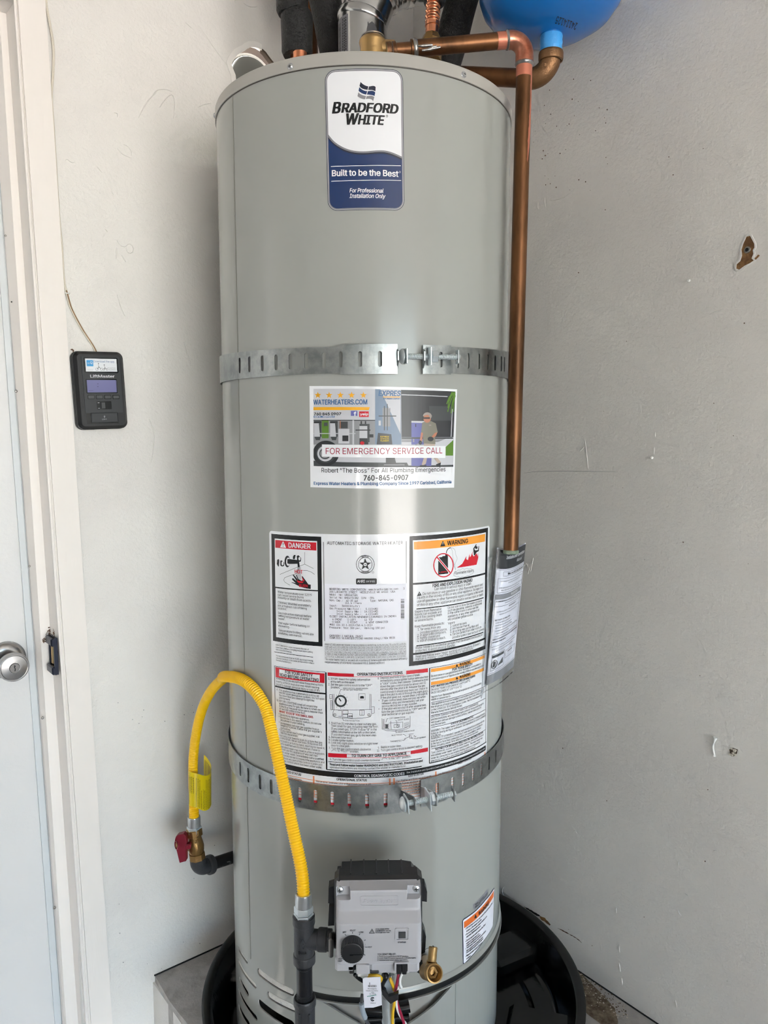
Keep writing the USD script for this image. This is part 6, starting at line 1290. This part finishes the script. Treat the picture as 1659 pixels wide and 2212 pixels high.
    # white paper tag
    f3 = Flat(at(*z(690, 1560), .972), np.stack([CR, CU*.98-CF*.2, -CF*.98-CU*.2], 1)); f3.rot[:, 1] /= np.linalg.norm(f3.rot[:, 1]); f3.rot[:, 2] = np.cross(f3.rot[:, 0], f3.rot[:, 1])
    tp = f3.poly(z, [(572, 1405), (600, 1392), (785, 1382), (795, 1560), (802, 1718), (700, 1748), (592, 1752), (580, 1580)]); tag_ = obj('paper_tag', plate(tp, .0004, f3.o, f3.rot), 'paper_white', g, smooth=False, label='white paper tag hanging below the control')
    for t, x, y, x1_, c, b in (('RESIDEO', 636, 1504, 738, 24, True), ('Minneapolis', 630, 1532, 740, 18, False), ('Made in China', 610, 1556, 755, 18, False), ('USA', 672, 1576, 708, 16, False), ('GL 208 B', 652, 1594, 728, 16, False), ('2308/18', 664, 1704, 728, 16, False)): f3.text('tag_print', K, z, t, x, y, x1_, c, b, h=.0006)
    f3.line('tag_print', 'print_teal', z, [(625, 1618), (735, 1600)], 8, .0006); rg = f3.poly(z, ell(690, 1650, 24, 26), .0006); f3.fill('tag_print', K, rg.difference(rg.buffer(-.0012)).difference(f3.poly(z, rct(694, 1640, 720, 1660), .0006)), .0006); f3.line('tag_print', K, z, [(705, 1640), (688, 1640), (688, 1660), (705, 1660)], 6, .0006)
    f3.line('tag_print', 'print_grey', z, [(655, 1450), (655, 1478)], 8, .0006); f3.build(tag_)
    # metal boss where the nipple enters
    bp = at(*z(195, 1005), 1.003); obj('inlet_boss', cbox(.006, .016, .027, .002, bp), 'nickel_dark', g)
build_control()

def build_drain():
    z = Zm(760, 2060, 6.9125); c = at(*z(1235, 295), .985); d = np.array([.26, -.80, .50]); d /= np.linalg.norm(d)
    t = thing('drain_valve', 'brass drain valve with an open threaded mouth beside the gas control', 'valve'); k = .985/F/6.9125; r = 133*k
    root = cyl(np.array(.47), np.array(0), R); ph = oncyl(925, 2080)
    base = cyl(np.array(ph[0]-.02), np.array(ph[1]+.004), R)
    obj('body', [lathe([(r*.92, -.030), (r*.92, -.010), (r*1.0, -.0085), (r, -.0075), (r*.93, -.0068), (r*.93, -.0058), (r, -.005), (r, -.004), (r*.93, -.0032), (r*.93, -.0024), (r, -.0016), (r*.99, .0), (r*.84, .0006), (r*.66, -.004), (r*.60, -.006)], c, d, 56)], 'brass', t)
    obj('inlet', tube(np.array([c-d*.028, (c-d*.034+base)/2+np.array([0, 0, .004]), base]), [r*.86, r*.74, r*.72], 28), 'brass', t)
    obj('hex_seat', [lathe([(r*.60, 0), (r*.36, -.001), (r*.30, -.002)], c-d*.006, d, 6)], 'brass_dull', t, smooth=10); obj('bore', lathe([(0, 0), (r*.34, 0)], c-d*.0105, d, 24), 'nickel_dark', t)
    s0 = at(*z(1195, 130), 1.0); sd = at(*z(1208, -20), 1.005)-s0; sd /= np.linalg.norm(sd)
    st = obj('stem', [tube(np.array([c-d*.018, s0]), [r*.8, r*.62], 24), rodp(s0, sd, .018, r*.50)], 'brass', t)
    obj('stem_slot', cbox(.0016, .010, .003, .0003, s0+sd*.0175, frame(sd)), 'gap_black', st)
build_drain()

# ------------------------------------------------------------------ wall control with its bell wire
def build_panel():
    z = Zm(130, 730, 9.76)
    fl = Flat(CORNER, ROTL)
    H = .020
    cor = np.array([fl.loc(*z(*p), H*.6) for p in [(285, 305), (1275, 318), (1385, 1885), (385, 1910)]])
    # the face is a true rectangle: average the corners, then let it lean as it was screwed on
    cx = cor.mean(0); ax = ((cor[1]-cor[0])+(cor[2]-cor[3]))/2; w = np.linalg.norm(ax)+.004; hgt = np.linalg.norm(((cor[0]-cor[3])+(cor[1]-cor[2]))/2)+.003
    tilt = math.atan2(ax[1], ax[0]); tl_ = np.array([[math.cos(tilt), -math.sin(tilt)], [math.sin(tilt), math.cos(tilt)]])
    rot = ROTL.copy(); rot[:, 0] = ROTL@np.r_[tl_[:, 0], 0]; rot[:, 1] = ROTL@np.r_[tl_[:, 1], 0]
    o = CORNER+ROTL@np.r_[cx, 0]
    def loc(px, py, h=H): return tl_.T@(fl.loc(*z(px, py), h)-cx)
    t = thing('wall_control', 'black garage door wall control with a small violet screen and sticker beside the door', 'wall control')
    sh = rrect(w, hgt, .011, 8)
    obj('case', [plate(sh.buffer(.0008), .006, o, rot), plate(sh, H, o, rot, bev=.005)], 'plastic_black', t, smooth=30)
    face = Polygon([loc(480, 640), loc(1255, 700), loc(1305, 1555), loc(530, 1575)])
    fw = np.array(face.exterior.coords)[:-1]; x0, x1 = (fw[0][0]+fw[3][0])/2, (fw[1][0]+fw[2][0])/2; y0, y1 = loc(900, 410)[1], loc(900, 1568)[1]
    F2 = Flat(o, rot); 
    obj('face_plate', plate(sbox(x0, y1, x1, y0).buffer(.001), .0022, o+rot[:, 2]*(H-.0008), rot), 'plastic_grey_dark', t, smooth=False)
    h = H+.0014
    def bx(p, q): a, b = loc(*p, h), loc(*q, h); return sbox(a[0], b[1], b[0], a[1])
    def quad(pts): c = np.array([loc(*p, h) for p in pts]); return sbox((c[0][0]+c[3][0])/2, (c[2][1]+c[3][1])/2, (c[1][0]+c[2][0])/2, (c[0][1]+c[1][1])/2)
    stq = quad([(512, 440), (1170, 440), (1208, 710), (548, 712)])
    obj('sticker_bed', plate(stq.buffer(.0022), .0006, o+rot[:, 2]*h, rot), 'plastic_black_gloss', t, smooth=False)
    st = obj('app_sticker', plate(stq, .0004, o+rot[:, 2]*(h+.0006), rot), 'label_white', t, smooth=False, label='white sticker printed with bicycles')
    F2.fill('sticker_print', 'print_skyblue', quad([(545, 468), (685, 468), (700, 598), (560, 598)]).buffer(-.0008).buffer(.0008), h+.0011)
    F2.text('sticker_print', 'label_white', z, 'my', 570, 542, 622, 26, True, h=h+.0013); F2.text('sticker_print', 'label_white', z, 'Q', 630, 548, 682, 50, True, h=h+.0013)
    F2.text('sticker_print', 'print_steelblue', z, 'Download the app.', 703, 515, 1158, 44, False, h=h+.0011)
    F2.text('sticker_print', 'print_grey', z, 'Close from', 995, 645, 1172, 22, False, h=h+.0011); F2.text('sticker_print', 'print_grey', z, 'anywhere.', 1015, 682, 1182, 22, False, h=h+.0011); F2.text('sticker_print', 'print_grey', z, '041A9050-000', 570, 682, 695, 13, False, h=h+.0011)
    for cxx, cyy, r in ((775, 660, 30), (872, 660, 30), (920, 668, 22), (985, 668, 22)):
        c = F2.poly(z, ell(cxx, cyy, r, r), h+.0011); F2.fill('sticker_print', 'photo_charcoal', c.difference(c.buffer(-.0004)), h+.0011)
    for p in ([(775, 660), (812, 615), (872, 660)], [(812, 615), (790, 660)], [(800, 600), (840, 625)], [(812, 615), (808, 560)], [(920, 668), (945, 632), (985, 668)], [(945, 632), (935, 668)], [(945, 632), (930, 585)], [(930, 625), (965, 640)]): F2.line('sticker_print', 'photo_charcoal', z, p, 6, h+.0011)
    for cxx, cyy in ((808, 542), (928, 570)): F2.fill('sticker_print', 'photo_charcoal', F2.poly(z, ell(cxx, cyy, 10, 12), h+.0011), h+.0011)
    F2.build(st)
    F2.text('brand_name', 'print_white', z, 'LiftMaster', 625, 834, 1150, 56, True, h=h+.0004); 
    lq = quad([(556, 890), (1172, 885), (1188, 1145), (572, 1150)])
    sf = obj('screen_frame', plate(lq.buffer(.0016), .0008, o+rot[:, 2]*(h-.0002), rot), 'plastic_black_gloss', t, smooth=False)
    scr = obj('screen', plate(lq, .0005, o+rot[:, 2]*(h+.0005), rot), 'lcd', t, smooth=False)
    for yy in (968, 1025): F2.fill('colon', 'lcd_dark', F2.poly(z, ell(795, yy, 12, 10), h+.0012), h+.0012)
    F2.line('screen_mark', 'lcd_dark', z, [(600, 1115), (700, 1113)], 8, h+.0012); F2.line('screen_mark', 'lcd_dark', z, [(1180, 895), (1195, 1140)], 14, h+.0012); F2.build(scr)
    for x0_, x1_ in ((588, 708), (765, 885), (940, 1060), (1115, 1232)):
        q = quad([(x0_, 1218), (x1_, 1214), (x1_+4, 1276), (x0_+4, 1280)]); obj('button_well', plate(q.buffer(.0010), .0005, o+rot[:, 2]*h, rot), 'plastic_black_gloss', t, smooth=False); obj('button', plate(q, .0016, o+rot[:, 2]*h, rot), 'plastic_grey', t, smooth=False)
    q = quad([(770, 1338), (1078, 1332), (1085, 1500), (778, 1508)]).buffer(-.001).buffer(.001); obj('slider_well', plate(q, .0005, o+rot[:, 2]*h, rot), 'plastic_black_gloss', t, smooth=False)
    q = quad([(855, 1365), (935, 1360), (940, 1485), (862, 1488)]); sl = obj('slider', plate(q, .003, o+rot[:, 2]*h, rot), 'plastic_grey', t, smooth=False)
    q2 = quad([(858, 1370), (882, 1370), (888, 1482), (864, 1484)]); obj('slider_ridge', plate(q2, .0045, o+rot[:, 2]*h, rot), 'plastic_grey', sl, smooth=False)
    F2.text('slider_mark', 'print_white', z, 'OFF', 790, 1375, 832, 15, True, h=h+.0007); F2.text('slider_mark', 'print_white', z, 'ON', 798, 1492, 842, 15, True, h=h+.0007)
    q = quad([(560, 1575), (1220, 1572), (1230, 1800), (570, 1810)]); obj('light_well', plate(q, .0008, o+rot[:, 2]*(H-.0002), rot), 'plastic_black_gloss', t, smooth=False)
    q = quad([(650, 1580), (1205, 1572), (1210, 1775), (655, 1788)]); lb = obj('light_button', plate(q, .004, o+rot[:, 2]*(H-.0002), rot, bev=.0008), 'plastic_grey_dark', t, smooth=False)
    hb = H+.0041; F2.text('button_print', 'photo_grey', z, 'LIGHT', 880, 1730, 988, 28, True, h=hb); F2.fill('button_print', 'photo_grey', F2.poly(z, ell(935, 1655, 16, 18), hb), hb); F2.fill('button_print', 'photo_grey', F2.poly(z, rct(928, 1670, 942, 1688), hb), hb); F2.build(lb)
    F2.build(t)
    # bell wire
    zz = Zm(0, 0, 3.16)
    pts = [(312, -40), (318, 40), (340, 160), (362, 300), (366, 390), (362, 500), (352, 640), (357, 760), (372, 1000), (388, 1260), (405, 1500), (425, 1720), (440, 1930), (462, 2020), (478, 2080)]
    P = []
    for x, y in pts: a, b = onL(*zz(x, y), .0045); P.append(room(.0045 if y < 1500 else .004, a, b))
    for x, y in [(158, 675), (178, 712), (195, 738), (206, 757), (208, 766)]: a, b = onL(x, y, .004); P.append(room(.004, a, b))
    S = spline(np.array(P), 160); cut = 118
    w_ = thing('bell_wire', 'thin twin bell wire running down the door casing to the wall control', 'wire')
    off = EL*.0009
    obj('painted_run', [tube(S[:cut]+off, .0011, 8), tube(S[:cut]-off, .0011, 8)], 'wire_white', w_, smooth=True, kind='stuff')
    obj('bare_run', tube(S[cut-1:]+off, .0010, 8), 'wire_brown', w_, smooth=True); obj('bare_run', tube(S[cut-1:]-off*1.4, .0010, 8), 'wire_white', w_, smooth=True)
    a, b = onL(*zz(457, 2002), .004); obj('staple', [cbox(.009, .0016, .0016, .0005, room(.0055, a, b), ROTL), cbox(.0014, .0014, .006, .0004, room(.003, a-.004, b), ROTL), cbox(.0014, .0014, .006, .0004, room(.003, a+.004, b), ROTL)], 'nail_white', w_)
    pa = onL(*z(255, 265)); 
    obj_ = thing('paint_chip', 'small brown chip in the paint at the upper left corner of the wall control', 'paint chip'); obj('chip', wall_patch('L', [onL(*z(*p)) for p in [(215, 240), (250, 228), (290, 255), (288, 292), (262, 295), (262, 268), (225, 258)]], .0006), 'stain_brown', obj_, smooth=False)
mat('plastic_grey_dark', (40, 43, 46), .42, bump=(600, .0001))
build_panel()

# ------------------------------------------------------------------ marks on the walls
def build_marks():
    # torn patch with a screw hole, right wall
    z = Zm(1150, 400, 3.159)
    t = thing('torn_patch', 'torn brown drywall patch with a screw hole high on the right wall', 'wall damage')
    pp = [(1462, 352), (1490, 345), (1498, 362), (1518, 400), (1520, 425), (1508, 445), (1512, 470), (1500, 500), (1515, 515), (1490, 532), (1450, 552), (1415, 578), (1392, 570), (1395, 540), (1420, 518), (1432, 480), (1428, 440), (1440, 400), (1452, 375)]
    obj('bare_paper', wall_patch('R', [onR(*z(*p)) for p in pp], .0007), 'brown_paper', t, smooth=False)
    q = Polygon([onR(*z(*p)) for p in pp]).buffer(.0022).difference(Polygon([onR(*z(*p)) for p in pp]).buffer(-.0002)); 
    m = trimesh.util.concatenate([trimesh.creation.extrude_polygon(g, .0015, engine='earcut') for g in polys(q)]); obj('raised_paint', place(m, CORNER, ROTR), 'wall_paint', t, smooth=False)
    for x, y, nm in ((1546, 484, 'flake'),): obj('bare_paper', wall_patch('R', [onR(*z(*p)) for p in [(1512, 505), (1530, 488), (1542, 474), (1552, 480), (1540, 494), (1522, 512)]], .0008), 'brown_paper', t, smooth=False)
    s, zc = onR(*z(1468, 442)); c = room(s, 0, zc)
    obj('screw_head', lathe([(.0008, .0012), (.0030, .0022), (.0046, .0018), (.0056, .0)], c, -EL, 24), 'nail_metal', t); obj('hole', lathe([(0, .0020), (.0026, .0021)], c, -EL, 20), 'gap_black', t)
    names = [((1075, 652), 3.6, 'white wall nail', 'white painted nail head standing out below left of the torn brown patch'), ((822, 1860), 3.2, 'n', 'small white nail head midway down the right wall under a faint paint run')]
    for (x, y), r, _, lab in names:
        s, zc = onR(*z(x, y)); d = proj(room(s, 0, zc))[2]; n = thing('wall_nail', lab, 'nail'); rr = r*d/F
        obj('head', lathe([(0, .0052), (rr*.7, .0048), (rr, .0034), (rr*.8, .002), (rr*.5, 0)], room(s, 0, zc), -EL, 16), 'nail_white', n)
    # loose screw anchor and crumbled hole low on the right wall
    z = Zm(1150, 1500, 3.106)
    a = thing('wall_anchor', 'thin white curled paint strip hanging beside the crumbled hole low on the right wall', 'paint strip')
    P = [room(s, .003, h_) for s, h_ in [onR(*z(x, y), .003) for x, y in [(1228, 288), (1216, 330), (1212, 360), (1218, 395), (1220, 414)]]]
    obj('strip', tube(spline(np.array(P), 24), np.interp(np.arange(24), [0, 6, 12, 20, 23], [.0035, .0012, .0016, .0014, .0032]), 10), 'nail_white', a, smooth=60)
    h = thing('crumbled_hole', 'small crumbled brown plaster hole low on the right wall', 'wall damage')
    obj('hole', wall_patch('R', [onR(*z(*p)) for p in [(1322, 368), (1345, 358), (1378, 370), (1372, 398), (1350, 416), (1330, 405)]], .0006), 'drywall_edge', h, smooth=False)
    rg = random.Random(6); ms = []
    for i in range(16):
        s, zc = onR(*z(rg.uniform(1325, 1375), rg.uniform(362, 410))); ms.append(place(trimesh.creation.icosphere(0, rg.uniform(.001, .0024)), room(s, .0012, zc)))
    obj('crumb', ms, 'debris_light', h, smooth=False, kind='stuff')
    # scrapes above the pan
    def jag(P):
        rg = random.Random(len(P)); q = Polygon(P).buffer(0).segmentize(.003); c = np.array(q.exterior.coords)[:-1]
        m = c.mean(0); return [tuple(p+(m-p)*0+np.array([rg.gauss(0, .0004), rg.gauss(0, .0004)])) for p in c]
    z = Zm(940, 1860, 4.608)
    for pts, mt, lab in (([(880, 452), (960, 490), (1040, 538), (1050, 556), (1000, 535), (930, 490)], 'gap_black', 'black scrape on the right wall just above the drain pan rim'), ([(1040, 545), (1095, 570), (1150, 630), (1140, 640), (1085, 600), (1050, 575)], 'brown_paper', 'torn brown scrape at the lower end of the black scrape above the pan'), ([(1215, 664), (1300, 703), (1400, 760), (1485, 832), (1395, 764), (1295, 710)], 'stain_brown', 'long thin dark scratch running down the right wall beside the pan')):
        t = thing('wall_scrape', lab, 'scrape'); obj('scrape', wall_patch('R', jag([onR(*z(*p)) for p in pts]), .0004), mt, t, smooth=False)
    # trowel marks, drips and cracks: low relief of the wall itself
    rg = np.random.default_rng(12)
    def ridge(side, pts, w, h_, zm):
        f = onL if side == 'L' else onR; q = spline(np.array([f(*zm(*p)) for p in pts]), 14); P = np.array([room(h_*.15, a, b) if side == 'L' else room(a, h_*.15, b) for a, b in q])
        return tube(P, w*np.sin(np.linspace(.25, math.pi-.2, 14))**.6, 6)
    zl = Zm(0, 0, 3.16); L1 = []
    for pts in ([(780, 770), (800, 775), (800, 800)], [(445, 1098), (460, 1088), (475, 1100), (510, 1106)], [(660, 1135), (690, 1170), (695, 1180)], [(800, 1640), (830, 1680), (860, 1680), (880, 1665), (910, 1690), (900, 1725), (875, 1725), (862, 1690)], [(800, 1010), (830, 1045), (900, 1080)], [(845, 985), (890, 1020), (895, 1070)], [(800, 2010), (830, 2110), (855, 2160)], [(795, 1690), (792, 1770)], [(760, 1300), (775, 1330)], [(720, 1565), (735, 1582)], [(830, 1740), (860, 1790)]): L1.append(ridge('L', pts, .0008, .001, zl))
    z4 = Zm(400, 0, 3.0164)
    for pts in ([(0, 145), (45, 185)], [(88, 165), (140, 240), (180, 300), (235, 375), (285, 450)], [(380, 20), (430, 45), (470, 40)], [(545, 165), (570, 90), (585, 20)], [(80, 700), (130, 680), (170, 672)], [(320, 0), (330, 20)], [(300, 500), (310, 440), (335, 395), (370, 360)]): L1.append(ridge('L', pts, .0007, .001, z4))
    for pts in ([(322, 905), (332, 940), (326, 1000)], [(397, 738), (412, 790)], [(330, 205), (345, 193), (372, 198)], [(345, 232), (372, 205), (375, 255)], [(299, 255), (322, 215), (338, 200)]): L1.append(ridge('L', pts, .0010, .001, PX))
    wl = stage.GetPrimAtPath('/World/wall_left'); obj('plaster_ridge', L1, 'wall_paint', wl, smooth=True, kind='stuff')
    zr = Zm(1150, 400, 3.159); R1 = []
    for pts in ([(40, 118), (38, 160), (45, 165)], [(85, 82), (86, 120), (90, 148)], [(120, 105), (190, 92), (250, 65), (285, 30)], [(320, 1820), (345, 1795), (355, 1780)], [(360, 1745), (372, 1850), (380, 1940)], [(838, 1685), (838, 1720)], [(832, 1790), (828, 1835)], [(1000, 515), (1008, 500)], [(1210, 880), (1260, 860), (1300, 845)]): R1.append(ridge('R', pts, .0008, .001, zr))
    zr = Zm(1150, 1500, 3.106)
    for pts in ([(975, 1442), (985, 1470), (1000, 1485)], [(560, 1430), (562, 1470)], [(1022, 1335), (1040, 1350)], [(580, 1690), (585, 1730)], [(582, 1800), (590, 1860)], [(980, 1120), (978, 1150)], [(600, 1905), (602, 1950)], [(960, 2050), (968, 2100)], [(1215, 1050), (1235, 1050)], [(270, 930), (285, 915), (300, 935)]): R1.append(ridge('R', pts, .0010, .001, zr))
    for pts in ([(1147, 1218), (1140, 1240)], [(1152, 1205), (1146, 1235)], [(1128, 1236), (1136, 1218), (1142, 1232)], [(1089, 1915), (1086, 1930), (1098, 1948), (1112, 1965)]): R1.append(ridge('R', pts, .0010, .001, PX))
    wr = stage.GetPrimAtPath('/World/wall_right'); obj('plaster_ridge', R1, 'wall_paint', wr, smooth=True, kind='stuff')
    cr = []
    for pts in ([(1132, 1022), (1180, 1018), (1260, 1018), (1330, 1019)],): cr.append(ridge('R', pts, .00035, .0002, PX))
    obj('crack', cr, 'photo_grey', wr, smooth=True)
    sp = []; rg = random.Random(21)
    for i in range(70):
        x, y = rg.choice([(rg.uniform(1150, 1320), rg.uniform(150, 420)), (rg.uniform(1130, 1620), rg.uniform(300, 2150))]); s, zc = onR(x, y)
        if s < 2.0: sp.append(place(trimesh.creation.icosphere(0, rg.uniform(.0005, .0012)), room(s, .0, zc)))
    obj('speck', sp, 'stain_brown', wr, smooth=False, kind='stuff')
    sp = []
    for i in range(26):
        x, y = rg.uniform(250, 480), rg.choice([rg.gauss(1880, 40), rg.gauss(2060, 40), rg.gauss(1540, 20)]); a, zc = onL(x, y)
        sp.append(place(trimesh.creation.icosphere(0, rg.uniform(.0005, .0012)), room(0, a, zc)))
    obj('speck', sp, 'photo_grey', wl, smooth=False, kind='stuff')
build_marks()

# ------------------------------------------------------------------ manual in its clear bag
def build_manual():
    z = Zm(1030, 1130, 5.98)
    TL, TR, BR, BL = (266, 335), (632, 270), (474, 1852), (118, 2100)
    dL, dR = 1.158, 1.206
    def sp(a, b, off=0.0):                           # a across, b down
        x = (TL[0]*(1-a)+TR[0]*a)*(1-b)+(BL[0]*(1-a)+BR[0]*a)*b; y = (TL[1]*(1-a)+TR[1]*a)*(1-b)+(BL[1]*(1-a)+BR[1]*a)*b
        y += 46*math.sin(math.pi*min(max(a, 0), 1))*(1-.35*b); x += 10*math.sin(math.pi*b)*(1-a)
        d = dL+(dR-dL)*max(a, 0)**1.2-.006*math.sin(math.pi*a)+.012*(b-.5)
        return at(*z(x, y), d-off)
    def sheet(a0, a1, b0, b1, off, na=16, nb=14): return grid_sheet(np.array([[sp(a, b, off) for a in np.linspace(a0, a1, na)] for b in np.linspace(b0, b1, nb)]))
    t = thing('manual', 'folded installation manual with a dark header hanging beside the heater below the copper pipe', 'manual')
    m = obj('cover', [sheet(0, 1, 0, 1, 0)], 'paper_white', t, smooth=True)
    obj('back_pages', [sheet(.0, 1, .0, 1, -.005), sheet(-.02, 1, -.010, .99, -.009)], 'paper_white', t, smooth=True)
    tb = obj('title_band', sheet(0, 1, 0, .142, .0004), 'photo_dark', m, smooth=True)
    obj('grey_band', [sheet(.05, .96, .335, .372, .0004)], 'photo_grey', m, smooth=True); obj('foot_band', [sheet(0, 1, .93, 1, .0004)], 'photo_grey', m, smooth=True)
    pr, wh = [], []
    def tx(L, text, a0, b, a1, cap, bold=False, it=0.0):
        V, Fc, w = text2(text, bold, it); L.append(trimesh.Trimesh(np.array([sp(a0+(a1-a0)*x/w, b-cap*y, .0009) for x, y in V]), Fc, process=False))
    def ln(L, a0, b0, a1, b1, w=.0022):
        if abs(a1-a0) > abs(b1-b0): L.append(sheet(a0, a1, b0-w/2, b0+w/2, .0008, 12, 2))
        else: L.append(sheet(a0-w*2, a0+w*2, b0, b1, .0008, 2, 12))
    def bxx(L, a0, b0, a1, b1): ln(L, a0, b0, a1, b0); ln(L, a0, b1, a1, b1); ln(L, a0, b0, a0, b1); ln(L, a1, b0, a1, b1)
    tx(wh, 'Installation and Operation', .34, .066, .97, .024, True, .2); tx(wh, 'Manual', .72, .108, .90, .024, True, .2)
    ln(pr, 0, .150, 1, .150)
    bxx(pr, .28, .165, 1.0, .197); tx(pr, 'Ultra Low NOx Gas Models', .44, .189, .98, .016, True)
    bxx(pr, .10, .215, .98, .322)
    for t_, a0, b, a1 in (('A Spanish language version of these instructions is available by', .17, .240, .97), ('contacting the manufacturer.', .48, .257, .90), ('La version espanola de estas instrucciones se puede obtener al', .14, .290, .97), ('llamar al fabricante escrito en este manual', .24, .308, .90)): tx(pr, t_, a0, b, a1, .0105)
    tx(wh, 'WARNING', .62, .361, .86, .018, True)
    bxx(pr, .05, .335, .96, .425); tx(pr, 'If the information in these instructions is not followed exactly, a fire or explosion', .08, .392, .95, .0105, True); tx(pr, 'may result causing property damage, injury or death.', .42, .409, .92, .0105)
    tx(pr, 'FOR YOUR SAFETY', .58, .447, .84, .011, True)
    y = .47
    for i, (t_, a0, a1, b_) in enumerate((('Do not store or use gasoline or other flammable vapors and', .14, .94, 0), ('liquids in the vicinity of this or any other appliance.', .25, .88, 0), ('', 0, 0, 0), ('WHAT TO DO IF YOU SMELL GAS', .10, .66, 1), ('\u2022 DO NOT try to light any appliance.', .13, .68, 0), ('\u2022 DO NOT touch any electrical switch;', .13, .74, 0), ('\u2022 DO NOT use any phone in your building.', .14, .76, 0), ('\u2022 Immediately call your gas supplier from a neighbors phone.', .14, .95, 0), ('Follow the gas suppliers instructions.', .19, .66, 0), ('\u2022 If you cannot reach your gas supplier, call the fire department.', .14, .96, 0), ('Installation and service must be performed by a qualified installer,', .08, .98, 1), ('service agency or the gas supplier.', .08, .58, 1))):
        if t_: tx(pr, t_, a0, y, a1, .0105, bool(b_))
        y += .0205
    bxx(pr, .05, .425, .96, .725); tx(pr, 'For your records, write the model and serial number here:', .08, .748, .94, .0105); tx(pr, 'Save this manual for future reference', .26, .768, .86, .0105)
    bxx(pr, .12, .785, .58, .905); pr.append(sheet(.14, .56, .792, .812, .0008, 8, 2)); bxx(pr, .62, .80, .95, .86); tx(pr, 'WARNING', .70, .822, .86, .010, True); ln(pr, 0, .922, 1, .922)
    c = np.array([sp(.24+.10*math.cos(a), .862+.030*math.sin(a), .0010) for a in np.linspace(0, 2*math.pi, 30)]); pr.append(tube(c, .0006, 5)); pr.append(sheet(.19, .29, .842, .882, .0009, 4, 4))
    fl_ = np.array([sp(.36, .885, .001), sp(.54, .835, .001), sp(.55, .880, .001)]); pr.append(trimesh.Trimesh(fl_, [[0, 1, 2]], process=False))
    obj('print', pr, 'photo_charcoal', m, smooth=False, kind='stuff'); obj('title', wh, 'label_white', tb, smooth=False, kind='stuff')
    b = thing('plastic_bag', 'clear plastic bag round the manual stuck to the right side of the heater', 'bag')
    def bagp(a, b_, off): 
        p = sp(-.36+1.38*a, -.02+1.06*b_, off+.0022*math.sin(9*a+3*b_)+.0012*math.sin(23*a+11*b_)); return p
    G = np.array([[bagp(a, b_, .006) for a in np.linspace(0.04, 1, 36)] for b_ in np.linspace(.06, 1, 30)])
    rr = np.hypot(G[..., 0], G[..., 1]); k = np.maximum(1, (R+.0022)/rr); G[..., :2] *= k[..., None]
    obj('front_film', grid_sheet(G[:, ::-1]), 'clear_film', b, smooth=True)
    obj('seal_edge', [tube(G[:, 0], .0006, 6), tube(G[-1], .0006, 6), tube(np.array([bagp(.26+.02*math.sin(q*3), q, .0085) for q in np.linspace(.08, .98, 20)]), .0004, 5), tube(np.array([bagp(.20-.10*q, q, .0085) for q in np.linspace(.08, .75, 20)]), .0004, 5)], 'clear_film', b, smooth=True, kind='stuff')
build_manual()
